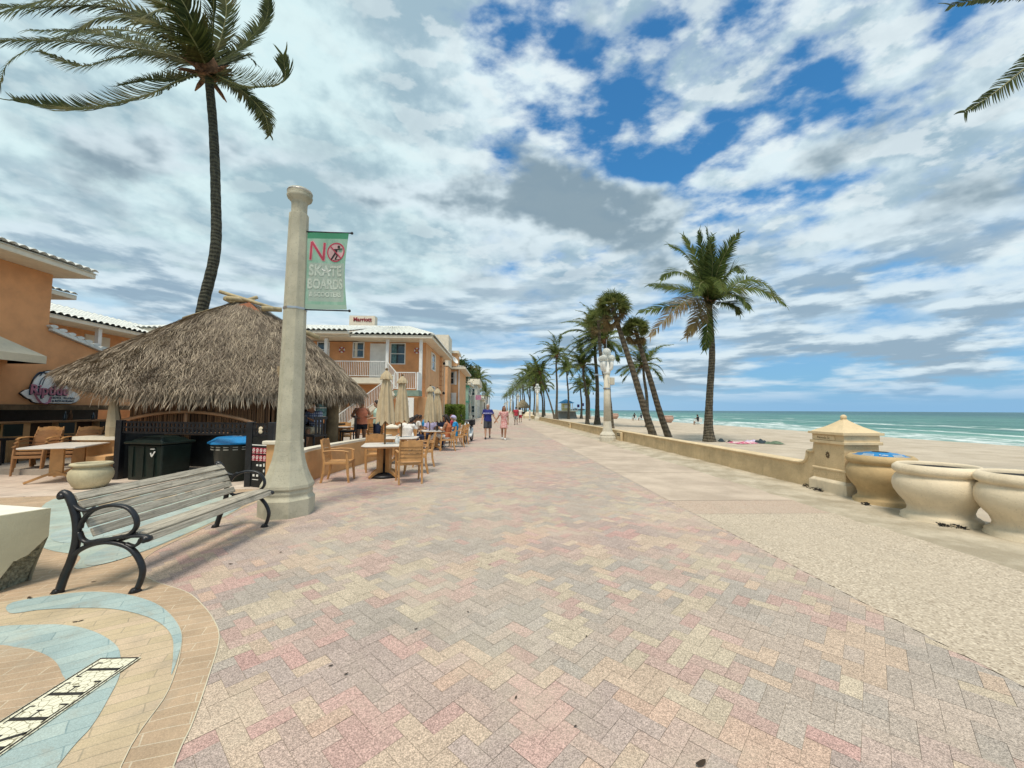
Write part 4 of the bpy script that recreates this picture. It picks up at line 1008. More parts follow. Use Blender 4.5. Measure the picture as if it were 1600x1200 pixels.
# palm outside the frame whose fronds hang in at top right
op = thing('coconut_palm', 'coconut palm outside the frame, two curled fronds hanging in at top right', 'palm tree', (11.2, 5.6, 0), 0, 'coconut palms along the beach')
mb = MB(); palm_trunk(mb, [(0, 0, -.1), (-.1, 0, 2.5), (-.3, 0, 5.5), (-.4, 0, 7.6)], .22, .15, 1.7, 12); mb.build('trunk', trunk_m, op, smooth=True)
mb = MB(); husks(mb, (-.4, 0, 7.8), .3, 5); mb.build('husk', husk, op, smooth=True)
mb = MB(); o_ = Vector((11.2, 5.6, 0)); c0 = Vector((-.4, 0, 7.9))
def ow(*p): return Vector(p)-o_
frond(mb, [c0, ow(9.0, 5.1, 7.6), ow(7.55, 5, 6.47), ow(7.05, 5, 6.08), ow(6.60, 5, 5.78)], L=.40, n=120, wind=(.35, 0, -.1), droop=.45, wdt=.036, rib=.022, seed=71, seg=5, stem=.1, ragged=.12, up=(0, -1, .25))
frond(mb, [c0, ow(9.2, 5.1, 7.95), ow(8.0, 5, 7.72), ow(7.2, 5, 7.58), ow(6.5, 5, 7.40)], L=.42, n=120, wind=(-.7, 0, -.2), droop=.35, wdt=.042, rib=.022, seed=72, seg=4, stem=.1, ragged=.15, up=(0, -1, .25))
for k, a in enumerate((0, 20, 340, 320, 300)):
    h = Vector((math.cos(R(a)), math.sin(R(a)), 0)); frond(mb, [c0, c0+h*1.4+Vector((0, 0, .8)), c0+h*2.6+Vector((0, 0, .6)), c0+h*3.4], L=.6, n=40, wdt=.05, seed=80+k)
mb.build('crown', [leaf_d, midrib], op)

# fan palms (leaning pair)
def fan_crown(mb, c, R_, n, seed, low=False):
    rd = random.Random(seed); c = Vector(c)
    for k in range(n):
        z = 1-1.30*(k+.5)/n if not low else rd.uniform(-1, .3)
        a = k*2.399963; h = math.sqrt(max(0, 1-min(1, z*z))); d = Vector((h*math.cos(a), h*math.sin(a), z)).normalized()
        p = c+d*R_*rd.uniform(.35, .6)
        mb.mi = 1; mb.bar(c, p, .02, .012); mb.mi = 0
        s_ = d.cross(Vector((0, 0, 1))); s_ = s_.normalized() if s_.length > .05 else Vector((1, 0, 0)); u_ = s_.cross(d)
        s2_ = (s_*math.cos(a*3)+u_*math.sin(a*3)*.6).normalized()
        for j in range(15):
            b = R(-85+170*j/14); dd = (d*math.cos(b)+s2_*math.sin(b)).normalized(); l = R_*rd.uniform(.48, .68)
            nn_ = dd.cross(d.cross(s2_)).normalized()*.028
            q1 = p+dd*l*.6; q2 = p+dd*l+Vector((0, 0, -.10*R_))
            mb.add([p-nn_*.4, p+nn_*.4, q1+nn_, q1-nn_, q2], [(0, 1, 2, 3), (3, 2, 4)])
def fanpalm(label, base, pts, r0_, r1_, cr, n, seed):
    t_ = thing('fan_palm', label, 'palm tree', base, 0, 'leaning fan palms')
    mb = MB(); palm_trunk(mb, pts, r0_, r1_, 1.15, 14); mb.build('trunk', trunk_sab, t_, smooth=True)
    mb = MB(); fan_crown(mb, pts[-1], cr, n, seed); mb.build('crown', [leaf_sab, midrib], t_)
    mb = MB(); fan_crown(mb, Vector(pts[-1])+Vector((0, 0, -.45*cr)), cr*.75, n//4, seed+1, True); mb.build('dead_leaves', [leaf_dry, midrib], t_)
    return t_
fanpalm('leaning fan palm with the larger round crown, left trunk of the crossing pair', (9.25, 22.5, 0), [(0, 0, -.2), (-.55, 0, 1.5), (-1.15, 0, 3.6), (-1.75, 0, 5.5), (-2.4, 0, 7.6)], .225, .12, 1.15, 60, 31)
fanpalm('leaning fan palm with the smaller crown, right trunk of the pair', (10.35, 23.0, 0), [(0, 0, -.2), (-.55, 0, 1.4), (-1.05, 0, 3.2), (-1.6, 0, 5.1), (-1.95, 0, 6.4)], .20, .115, .90, 52, 32)
fanpalm('fan palm with brownish crown behind the larger leaning one', (9.9, 33, 0), [(0, 0, -.2), (-.3, 0, 3), (-.9, 0, 6.0), (-1.1, 0, 9.3)], .20, .13, 1.25, 46, 33)

# hedge, bushes, tree of leaf clumps
def leafball(mb, c, rad, n, s, seed=0):
    rd = random.Random(seed); c = Vector(c); cl = [(Vector((rd.gauss(0, 1), rd.gauss(0, 1), rd.gauss(0, 1))).normalized()*rd.uniform(.5, .95), rd.uniform(.22, .42)) for _ in range(26)]
    for k in range(n):
        q, w_ = rd.choice(cl); d = q+Vector((rd.gauss(0, w_*.5), rd.gauss(0, w_*.5), rd.gauss(0, w_*.5)))
        p = c+Vector((d.x*rad[0], d.y*rad[1], d.z*rad[2]))
        a = Vector((rd.gauss(0, 1), rd.gauss(0, 1), rd.gauss(0, 1))).normalized()*s; b = a.orthogonal().normalized()*s*.45
        mb.add([p-a, p+b, p+a, p-b], [(0, 1, 2, 3)])
def hedge(label, x0, x1, y0, y1, h, seed):
    t_ = thing('hedge', label, 'hedge', ((x0+x1)/2, (y0+y1)/2, 0)); mb = MB(); rd = random.Random(seed); w_, d_ = x1-x0, y1-y0
    for k in range(int(900*(w_+d_)*h)):
        f = rd.random()
        p = Vector((rd.uniform(-w_/2, w_/2), rd.uniform(-d_/2, d_/2), rd.uniform(0, h)))
        if f < .4: p.z = h+rd.gauss(0, .05)
        elif f < .7: p.y = -d_/2+rd.gauss(0, .05)
        elif f < .9: p.x = w_/2+rd.gauss(0, .05)
        a = Vector((rd.gauss(0, 1), rd.gauss(0, 1), rd.gauss(0, 1))).normalized()*.07; b = a.orthogonal().normalized()*.035
        mb.add([p-a, p+b, p+a, p-b], [(0, 1, 2, 3)])
    mb.build('foliage', bush_g, t_); mb = MB(); mb.box((0, 0, h*.47), (w_*.9, d_*.9, h*.9)); mb.build('stems', tree_g, t_)
hedge('clipped yellow-green hedge in front of the second orange house', -5.4, -3.35, 39.5, 42.5, 1.95, 1)
hedge('dark hedge bush at the far corner of the near orange house', -4.3, -3.5, 35.2, 36.6, 1.7, 2)
ft = thing('broadleaf_tree', 'dark round-crowned tree behind the roofs of the orange houses', 'tree', (-5.2, 56, 0))
mb = MB(); mb.tube([(0, 0, 0), (.1, 0, 3), (0, 0, 6)], [.3, .25, .15], 8); mb.build('trunk', trunk_dk, ft)
mb = MB(); leafball(mb, (0, 0, 7.1), (2.0, 2.2, 1.9), 5000, .16, 4); mb.build('crown', tree_g, ft)
# ================================================================== BUILDINGS
def tile_roof(mb, A, B, C, D, pitch=.20, amp=.035, rows=14, per=6):
    """barrel tiles: A->B is the eave, D->C the ridge"""
    A, B, C, D = map(Vector, (A, B, C, D)); n_ = (B-A).cross(D-A).normalized()
    if n_.z < 0: n_ = -n_
    cols_ = max(2, int((B-A).length/pitch)*per); vs = []
    for j in range(rows*2+1):
        v = (j+1)//2/rows if j else 0
        lift = .022 if (j % 2 == 0 and j > 0) or j == 0 else 0
        for i in range(cols_+1):
            u = i/cols_; p = A.lerp(B, u).lerp(D.lerp(C, u), min(1, v))
            vs.append(p+n_*(amp*abs(math.sin(PI*i/per))*1.2+(0 if j % 2 else .02)))
    mb.add(vs, [(j*(cols_+1)+i, j*(cols_+1)+i+1, (j+1)*(cols_+1)+i+1, (j+1)*(cols_+1)+i) for j in range(rows*2) for i in range(cols_)])
    mb.add([A-n_*.05, B-n_*.05, C-n_*.05, D-n_*.05], [(3,2,1,0)])
def box2(mb, x0, x1, y0, y1, z0, z1): mb.box(((x0+x1)/2, (y0+y1)/2, (z0+z1)/2), (abs(x1-x0), abs(y1-y0), abs(z1-z0))); return mb
def bx(name, m, par, x0, x1, y0, y1, z0, z1, bevel=0.0):
    o = box2(MB(), x0, x1, y0, y1, z0, z1).build(name, m, par, bevel=bevel); return o
def window(par, x0, x1, z0, z1, y, axis='y', s=-1, mullion=True, fm=white, curtain=None):
    """sash window in a wall; axis y: wall plane y=const, outward s; axis x: x/y swapped"""
    def B(mb, a0, a1, d0, d1, q0, q1):
        if axis == 'y': box2(mb, a0, a1, y+s*d0, y+s*d1, q0, q1)
        else: box2(mb, y+s*d0, y+s*d1, a0, a1, q0, q1)
    f = MB(); t_ = .06
    B(f, x0, x0+t_, -.02, .05, z0, z1); B(f, x1-t_, x1, -.02, .05, z0, z1); B(f, x0+t_, x1-t_, -.02, .05, z1-t_, z1); B(f, x0+t_, x1-t_, -.02, .05, z0, z0+t_)
    if mullion: B(f, x0+t_, x1-t_, -.01, .035, (z0+z1)/2-.02, (z0+z1)/2+.02)
    fo = f.build('window', fm, par)
    g = MB(); B(g, x0+t_, x1-t_, -.02, .012, z0+t_, z1-t_); g.build('pane', glass, fo)
    if curtain:
        c_ = MB(); B(c_, x0+t_+.05, x0+(x1-x0)*.4, .0125, .015, z0+t_, z1-t_); c_.build('curtain', curtain, fo)
    return fo
curt = mat('teal_curtain', (.10, .22, .24), .6, .3, 9)

# left restaurant building
b1 = thing('restaurant', 'orange two-storey bar building at left with sign, white eaves and serving counter', 'building', (-16, 4, 0))
b1.location = (0, 0, 0)
mb = MB(); box2(mb, -20, -13, -8, 11.76, 1.62, 5.42); 
mb.prism([(11.76, 1.62), (15.2, 1.62), (15.2, 2.86), (11.76, 3.76)], -13.25, -13.0, Myz)
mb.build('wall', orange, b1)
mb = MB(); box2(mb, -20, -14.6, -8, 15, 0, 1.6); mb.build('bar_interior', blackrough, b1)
bx('lintel', bark_dk, b1, -14.6, -12.93, -8, 15.2, 1.47, 1.618)
mb = MB(); box2(mb, -20.5, -12.15, -8, 12.12, 5.425, 5.60); mb.build('eave', cream, b1, bevel=.02)
mb = MB(); tile_roof(mb, (-12.1, -8, 5.61), (-12.1, 12.14, 5.61), (-16.5, 8, 7.0), (-16.5, -8, 7.0), .22, .05, 10); tile_roof(mb, (-12.1, 12.16, 5.61), (-20.6, 12.16, 5.61), (-16.6, 8, 7.0), (-16.5, 8, 7.0), .22, .05, 10); mb.build('tile_roof', rooft, b1)
mb = MB(); box2(mb, -22, -14.72, 12.14, 14.1, 5.30, 5.46); mb.build('rear_eave', cream, b1, bevel=.02)
mb = MB(); tile_roof(mb, (-14.7, 12.2, 5.47), (-14.7, 14.1, 5.47), (-18, 13.6, 6.3), (-18, 12.2, 6.3), .22, .05, 6); mb.build('rear_tile_roof', rooft, b1)
bx('rear_wall', orange, b1, -20, -15.5, 12.14, 13.6, 1.6, 5.3)
mb = MB(); mb.bar((-13.1, 11.77, 3.82), (-13.1, 15.25, 2.90), .42, .09)
for k in range(14):
    p = Vector((-13.1, 11.8+k*.25, 3.89-k*.0661)); mb.tube([p+Vector((-.22, 0, .01)), p+Vector((.22, 0, .01))], .11, 8, ry=.05)
mb.build('sloping_coping', rooft, b1, smooth=False)
mb = MB()
mb.add([(-12.0, 5, 2.70), (-12.0, 10.87, 2.70), (-12.0, 10.87, 2.90), (-12.0, 5, 2.90), (-12.995, 9.75, 3.72), (-12.995, 5, 3.72), (-12.995, 10.87, 2.90), (-12.995, 10.87, 2.70)], [(0, 1, 2, 3), (3, 2, 4, 5), (2, 6, 4), (1, 7, 6, 2), (0, 5, 4, 6, 7, 1)])
mb.build('awning', mat('cream_awning', (.66, .58, .42), .85, .06, 3, .2, 90), b1)
mb = MB(); box2(mb, -12.998, -12.96, 9.6, 10.42, 1.68, 1.98); sb = mb.build('small_black_sign', blackrough, b1)
mb = MB(); RX = Matrix.Rotation(PI/2, 4, 'Z') @ Matrix.Rotation(PI/2, 4, 'X')
text_mb(mb, 'SHOW', Matrix.Translation((-12.955, 10.25, 1.87)) @ RX, .1, .004); text_mb(mb, 'TIMES', Matrix.Translation((-12.955, 10.25, 1.77)) @ RX, .09, .004); mb.build('lettering', white, sb)
# sign
sg = thing('restaurant_sign', 'white shaped wall sign with pink lettering and a dark palm drawing', 'sign', (-12.99, 0, 0)); sg.location = (0, 0, 0)
ox, oy = 11.78, 1.78
def sgn(px, py): return (11.12+(px-140)*.00118*1.0, 1.94+(520-py)*.00075)
# outline traced from its real shape (metres along the wall, height)
sil = [(10.86, 2.02), (10.95, 1.94), (11.03, 1.88), (11.10, 1.865), (11.16, 1.80), (11.40, 1.785), (12.45, 1.785), (12.62, 1.86), (12.70, 1.98), (12.55, 2.10), (12.42, 2.13), (12.36, 2.30), (12.20, 2.47), (11.98, 2.56), (11.74, 2.58), (11.50, 2.54), (11.30, 2.42), (11.17, 2.26), (11.10, 2.16), (10.97, 2.09)]
sil = [(11.18, 1.93), (11.27, 1.85), (11.35, 1.79), (11.42, 1.77), (11.48, 1.70), (11.60, 1.665), (12.45, 1.665), (12.60, 1.72), (12.70, 1.84), (12.62, 1.98), (12.42, 2.06)]+[(11.93+.50*math.cos(R(a_)), 2.12+.49*math.sin(R(a_))) for a_ in range(4, 180, 11)]+[(11.40, 2.06), (11.28, 2.02)]
mb = MB(); mb.prism(list(sil), -12.99, -12.93, Myz); mb.build('board', mat('sign_white', (.88, .88, .84), .5, .03), sg)
mb = MB(); cx_, cz_ = 11.92, 2.12; mb.prism([(cx_+(a-cx_)*1.025, cz_+(b-cz_)*1.04) for a, b in sil], -12.995, -12.955, Myz); mb.build('board_edge', blackrough, sg)
pinkm = mat('sign_pink', (.50, .20, .27), .6, .15, 6); navy = mat('sign_navy', (.02, .05, .09), .6)
def sy(M_x, y, z): return Matrix.Translation((M_x, y, z)) @ RX
mb = MB(); text_mb(mb, 'Riptide', sy(-12.915, 11.33, 2.01), .40, .02, 'LEFT', bold=.008, sx=.86); mb.build('letter_shadow', navy, sg)
mb = MB(); text_mb(mb, 'Riptide', sy(-12.90, 11.345, 2.03), .40, .03, 'LEFT', bold=.006, sx=.86); 
mb.tube([(-12.90, a, b_) for a, b_ in ((11.46, 1.93), (11.53, 1.80), (11.62, 1.68), (11.74, 1.64), (11.84, 1.70), (11.87, 1.86))], [.03, .035, .045, .05, .045, .02], 8, ry=[.012]*6); mb.build('letters', pinkm, sg)
mb = MB(); text_mb(mb, 'HOTEL, TIKI BAR', sy(-12.915, 12.22, 1.82), .085, .01); text_mb(mb, '& RESTAURANT', sy(-12.915, 12.22, 1.73), .085, .01); mb.build('small_lettering', navy, sg)
mb = MB()
for q in ([(11.58, 2.18), (11.63, 2.34), (11.76, 2.48)], [(11.65, 2.18), (11.69, 2.33), (11.77, 2.47)]): mb.tube(crom([(-12.925, a, b_) for a, b_ in q], 4), .012, 5)
for a1 in (-.36, -.2, -.05, .1, .25, .38):
    mb.tube(crom([(-12.925, 11.77, 2.48), (-12.925, 11.77+a1*.55, 2.54), (-12.925, 11.77+a1, 2.54-abs(a1)*.6)], 4), [.016]*8+[.004], 5)
mb.build('palm_drawing', navy, sg)
# bar counter
ct = thing('bar_counter', 'long serving counter ledge on stone pillars in front of the orange bar building', 'counter', (0, 0, 0))
mb = MB(); box2(mb, -12.9, -12.35, 2, 13.2, 1.12, 1.17); mb.build('ledge', teak_dk, ct, bevel=.01)
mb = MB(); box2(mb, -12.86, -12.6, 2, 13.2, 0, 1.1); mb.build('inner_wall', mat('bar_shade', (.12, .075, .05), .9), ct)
for y0 in (9.5, 10.75, 11.9, 13.0): bx('pillar', patio_or, ct, -12.6, -12.38, y0-.22, y0+.22, 0, 1.118)
for k, y0 in enumerate((10.15, 11.35, 12.45)):
    s_ = thing('bar_stool', 'dark high-backed bar stool tucked at the counter, %s from the left' % ['first', 'second', 'third'][k], 'bar stool', (-12.05, y0, 0), 0, 'dark stools at the bar counter')
    mb = MB(); mb.box((0, 0, .76), (.4, .4, .05)); mb.build('seat', blackm, s_)
    mb = MB(); mb.box((.2, 0, .98), (.03, .38, .3)); mb.build('backrest', greenbin, s_)
    for a in (-1, 1):
        for b_ in (-1, 1): MB().bar((.17*a, .17*b_, 0), (.15*a, .15*b_, .75), .03, .03).build('leg', blackm, s_)
mb = MB()
for k, (y0, h) in enumerate(((12.0, .26), (12.15, .3), (12.8, .22))):
    o = MB().lathe([(.04, 0), (.045, .01), (.045, h*.6), (.02, h*.75), (.018, h), (0, h)], n=10).build('bottle', [glass, husk, glass][k], loc=(-12.6, y0, 1.17), smooth=True)
    tag(o, ['dark bottle standing left on the counter ledge', 'brown bottle standing in the middle of the counter ledge', 'short dark bottle at the right end of the counter ledge'][k], 'bottle', 'bottles on the counter')

# inner courtyard wing
b2 = thing('motel_wing', 'orange courtyard motel wing with walkway, between bar building and thatched hut', 'building', (0, 0, 0))
bx('wall', orange, b2, -24, -21.3, 10, 25.3, 0, 5.6); bx('walkway_slab', cream, b2, -21.3, -20.1, 10, 25.3, 2.95, 3.2)
bx('eave', cream, b2, -24, -19.9, 10, 24.0, 5.56, 5.74)
mb = MB(); tile_roof(mb, (-19.85, 10, 5.76), (-19.85, 24.0, 5.76), (-23.5, 27, 6.95), (-23.5, 10, 6.95), .30, .085, 10); mb.build('tile_roof', rooft, b2)
for y0 in (13, 20.4): bx('post', white, b2, -20.3, -20.12, y0, y0+.18, 3.2, 5.56)
window(b2, 17.9, 19.2, 4.3, 5.45, -21.3, 'x', 1); window(b2, 22.9, 23.6, 4.3, 5.3, -21.3, 'x', 1)
bx('door', cream, b2, -21.3, -21.25, 20.9, 22.2, 3.2, 5.35)
# roof railings of the walkway
mb = MB()
for k in range(70): mb.box((-20.15, 10.1+k*.2, 3.75), (.03, .03, 1.0))
mb.box((-20.15, 17.5, 4.26), (.05, 15, .05)); mb.build('railing', white, b2)

# orange motel facing us
b3 = thing('motel', 'orange two-storey motel with white tiled roof, balcony and outside stair', 'building', (0, 0, 0))
mb = MB(); box2(mb, -24, -4.62, 25.6, 34.5, 0, 5.9); mb.build('wall', orange, b3)
mb = MB(); box2(mb, -5.25, -4.60, 24.5, 25.6, 0, 2.3); box2(mb, -4.85, -4.60, 25.61, 34.5, 0, 5.895); mb.build('side_wall', orange_lt, b3)
mb = MB(); box2(mb, -8.95, -3.95, 24.0, 34.9, 5.905, 6.09); mb.build('eave', cream, b3, bevel=.015)
mb = MB(); box2(mb, -22, -8.96, 23.6, 26, 6.05, 6.22); mb.build('eave_left', cream, b3, bevel=.015)
bx('soffit', cream, b3, -22, -8.9, 24.0, 26, 5.95, 6.048)
mb = MB(); tile_roof(mb, (-9.0, 23.95, 6.10), (-3.9, 23.95, 6.10), (-6.6, 29.4, 7.62), (-9.0, 29.4, 7.62), .30, .09, 12)
tile_roof(mb, (-3.88, 23.95, 6.10), (-3.88, 34.95, 6.10), (-6.6, 30.5, 7.62), (-6.6, 29.4, 7.62), .30, .09, 12)
tile_roof(mb, (-23, 23.55, 6.23), (-8.95, 23.55, 6.23), (-8.95, 29.4, 7.64), (-20, 29.4, 7.64), .30, .09, 12); mb.build('tile_roof', rooft, b3)
mb = MB()
for k in range(24): 
    f = k/23; p = Vector((-3.95, 24.0, 6.16)).lerp(Vector((-6.6, 29.4, 7.70)), f); mb.tube([p, p+Vector((-.12, .23, .07))], [.11, .09], 8)
for k in range(60): p = Vector((-6.6-k*.24, 29.4, 7.70)); mb.tube([p, p+Vector((-.25, 0, 0))], [.11, .09], 8)
mb.build('ridge_tiles', rooft, b3, smooth=True)
bx('balcony_slab', cream, b3, -22, -6.75, 24.35, 25.6, 3.12, 3.48)
for x in (-10.55, -6.78): bx('post', white, b3, x-.09, x+.09, 24.4, 24.58, 3.48, 5.9)
bx('post', white, b3, -4.80, -4.62, 24.4, 24.58, 2.66, 5.9)
window(b3, -9.32, -8.58, 4.85, 5.88, 25.6, curtain=cream); window(b3, -6.9, -5.92, 4.45, 5.84, 25.6, curtain=curt); window(b3, -11.6, -10.8, 4.85, 5.88, 25.6)
d_ = bx('door', white, b3, -8.2, -7.15, 25.55, 25.6, 3.5, 5.8); bx('handle', chrome, d_, -7.28, -7.24, 25.50, 25.55, 4.5, 4.6)
for x in (-10.0, -5.18):
    mb = MB(); ring = [(x+.15*math.cos(2*PI*k/24), 25.56, 5.36+.15*math.sin(2*PI*k/24)) for k in range(25)]; mb.tube(ring, .045, 8); lr = mb.build('life_ring', white, b3, smooth=True)
    mb = MB()
    for k in range(4):
        a = PI/4+k*PI/2; mb.box((x+.15*math.cos(a), 25.54, 5.36+.15*math.sin(a)), (.09, .10, .09), mat=Matrix.Rotation(a, 4, 'Y').inverted())
    mb.build('rope_band', red, lr)
def railing(par, pts, h=1.0, sp=.11, name='railing'):
    mb = MB()
    for a, b_ in zip(pts, pts[1:]):
        a, b_ = Vector(a), Vector(b_); n_ = max(1, int((b_-a).length/sp)); U = Vector((0, 0, 1))
        mb.bar(a+U*h, b_+U*h, .05, .05); mb.bar(a+U*.1, b_+U*.1, .035, .035)
        for k in range(n_+1): p = a.lerp(b_, k/n_); mb.bar(p+U*.1, p+U*h, .022 if k % n_ else .05, .022 if k % n_ else .05, up=(0, 1, 0))
    return mb.build(name, white, par)
railing(b3, [(-10.6, 24.42, 3.49), (-6.85, 24.42, 3.49)])
st = thing('staircase', 'white railed outside staircase descending in front of the orange motel', 'staircase', (0, 0, 0))
bx('landing', mat('green_grey_paint', (.22, .30, .24), .7), st, -6.0, -4.55, 23.2, 24.3, 2.32, 2.66)
railing(st, [(-6.0, 23.25, 2.66), (-4.75, 23.25, 2.66)], 1.05); bx('end_panel', white, st, -4.7, -4.62, 23.3, 24.3, 2.45, 3.75)
railing(st, [(-6.75, 24.3, 3.48), (-6.0, 24.0, 2.66)], 1.0)
mb = MB()
for k in range(15):
    f = k/15; mb.box((-6.05-f*3.3, 23.7, 2.6-f*2.5), (.26, .9, .05))
for y in (23.22, 24.18): mb.bar((-6.0, y, 2.5), (-9.4, y, -.02), .05, .26)
mb.build('flight', cream, st)
railing(st, [(-6.05, 23.22, 2.62), (-9.35, 23.22, .1)], .95)
mb = MB(); box2(mb, -5.82, -4.80, 23.05, 23.12, 1.05, 2.22); nb = mb.build('notice_board', mat('sheet_white', (.82, .82, .78), .6, .02), st)
mb = MB()
for k in range(3): text_mb(mb, ['GUESTS', 'ONLY', 'BEYOND'][k], Matrix.Translation((-5.3, 23.04, 1.98-k*.13)) @ Matrix.Rotation(PI/2, 4, 'X'), .13, .003)
mb.build('lettering', mat('faded_print', (.45, .45, .44), .8), nb)
bx('lower_wall', orange_lt, b3, -4.79, -4.2, 24.4, 24.6, 0, 2.3)
# ground floor windows and doors in shade
window(b3, -11.6, -9.7, 1.0, 2.2, 25.6, curtain=curt); bx('door', cream, b3, -13.4, -12.4, 25.55, 25.6, 0, 2.2)
bx('stone_pier', mat('rubble_stone', (.48, .42, .32), .95, .35, 9, 1, 12), b3, -10.2, -9.6, 24.6, 25.6, 0, 3.1)
# side windows with shutters
for (y0, z0, z1) in ((28.0, 4.35, 5.6), (28.0, 2.0, 3.2)):
    wd = window(b3, y0, y0+1.1, z0, z1, -4.6, 'x', 1)
    for yy_ in (y0-.45, y0+1.15): bx('shutter', cream, wd, -4.6, -4.56, yy_, yy_+.4, z0, z1)
mb = MB()
for k in range(15): mb.box((-4.5, 32.3, .2+k*.385), (.22, .9, .36))
mb.build('quoin_pillar', orange_lt, b3, bevel=.02)
mb = MB()
for z in (2.75, 5.2): mb.lathe([(.02, .0), (.12, .05), (.10, .18), (.02, .24)], c=(-4.3, 32.3, z), n=10)
mb.build('wall_lamp', blackm, b3)
bx('downpipe', cream, b3, -4.56, -4.48, 34.3, 34.4, 0, 5.9)

# tall hotel block far behind with its rooftop sign
ht = thing('hotel', 'pale hotel top showing over the motel roof, with dark red rooftop lettering', 'building', (0, 0, 0))
bx('block', cream, ht, -16.9, -14.0, 45, 46, 0, 12.25)
mb = MB(); text_mb(mb, 'Marriott', Matrix.Translation((-15.4, 44.97, 11.78)) @ Matrix.Rotation(PI/2, 4, 'X'), .66, .05, bold=.015, sx=.92); mb.build('lettering', mat('dark_red_letters', (.28, .03, .04), .6), ht)
# second orange house and its rear block
b4 = thing('orange_house', 'second orange house farther along with downpipe, shutters and flat white eave', 'building', (0, 0, 0))
bx('wall', orange_lt, b4, -9, -4.1, 44, 53, 0, 6.0); bx('eave', cream, b4, -9.3, -3.4, 43.3, 53.5, 6.02, 6.25, .02)
mb = MB(); tile_roof(mb, (-9.3, 43.3, 6.26), (-3.4, 43.3, 6.26), (-5.5, 46, 6.8), (-9.3, 46, 6.8), .25, .05, 4); mb.build('tile_roof', rooft, b4)
w_ = window(b4, -5.35, -4.70, 4.35, 5.75, 44, mullion=True); bx('shutter', white, b4, -4.66, -4.42, 43.95, 44, 4.3, 5.8)
window(b4, -5.3, -4.95, 2.0, 3.4, 44); bx('shutter', white, b4, -4.92, -4.45, 43.95, 44, 2.0, 3.4); bx('downpipe', white, b4, -4.22, -4.1, 43.88, 43.97, 0, 6.0)
mb = MB(); box2(mb, -8, -4.9, 40.0, 43.0, 6.0, 9.2); mb.build('rear_parapet', cream, b4)
bx('rear_block', orange_lt, b4, -6, -4.35, 43.4, 46, 6.3, 7.75); bx('rear_eave', cream, b4, -6.2, -4.15, 43.2, 46.2, 7.76, 8.05, .02)
bx('party_wall', orange_lt, b4, -8, -4.95, 40, 43, 0, 5.9)
o = MB().lathe([(.0, -.02), (.2, .0), (.36, .10), (.42, .2), (.40, .2), (.2, .04), (0, .02)], n=18).build('satellite_dish', white, loc=(-4.55, 42.2, 6.75)); o.rotation_euler = (R(60), 0, R(60)); tag(o, 'white satellite dish on the house corner', 'dish')
# pale green and white houses further on
def house(label, x0, x1, y0, y1, h, wm, slab=.45, wins=(), kind='house'):
    t_ = thing(kind, label, 'building', (0, 0, 0))
    bx('wall', wm, t_, x0, x1, y0, y1, 0, h); bx('flat_roof', cream, t_, x0-.3, x1+.45, y0-.4, y1+.4, h+.01, h+slab, .02)
    for a, b_, z0, z1 in wins: window(t_, a, b_, z0, z1, y0)
    for k in range(max(1, int((y1-y0)/3.5))):
        for z in (1.0, 3.8):
            if z < h-1.5: window(t_, y0+1+k*3.2, y0+2.3+k*3.2, z, z+1.3, x1, 'x', 1)
    return t_
pg = mat('pale_green_stucco', (.38, .56, .44), .9, .06, 2); pgd = mat('mint_trim', (.12, .42, .30), .8)
gh = house('pale green house with mint bands behind the second orange house', -9, -4.3, 60, 68, 5.3, pg, .5, ((-5.3, -4.8, 3.6, 4.8),))
bx('band', pgd, gh, -9.1, -4.2, 59.9, 68.1, 4.9, 5.2); bx('band', pgd, gh, -9.1, -4.2, 59.9, 68.1, 2.6, 2.85)
house('white flat-roofed building next to the pale green house', -9, -3.3, 69, 80, 5.9, mat('offwhite_stucco', (.62, .62, .55), .9, .05, 2), 1.0, ((-4.3, -3.7, 4.0, 5.2), (-4.3, -3.7, 1, 2.2)))
house('small cream shopfront beyond the white flat-roofed building', -8, -3.0, 86, 100, 3.6, mat('shop_cream', (.62, .60, .50), .9, .05, 2), .4)
house('pinkish low shop farther along the left side', -8, -3.4, 104, 118, 3.4, mat('shop_pink', (.60, .44, .38), .9, .05, 2), .4)
house('grey-white block at the far left end of the promenade', -9, -3.8, 122, 150, 5.2, mat('shop_grey', (.55, .56, .52), .9, .05, 2), .4)
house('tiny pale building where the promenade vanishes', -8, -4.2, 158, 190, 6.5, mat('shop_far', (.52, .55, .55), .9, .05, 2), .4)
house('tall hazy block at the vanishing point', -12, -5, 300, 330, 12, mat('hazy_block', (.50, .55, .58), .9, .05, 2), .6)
pb = thing('shop_sign', 'pink hanging sign on a post by the white building', 'sign', (-3.5, 66, 0)); MB().box((0, 0, 2.0), (.12, .12, 4.0)).build('post', white, pb); MB().box((.5, 0, 3.55), (1.0, .06, .8)).build('board', mat('pink_board', (.5, .22, .33), .7), pb)

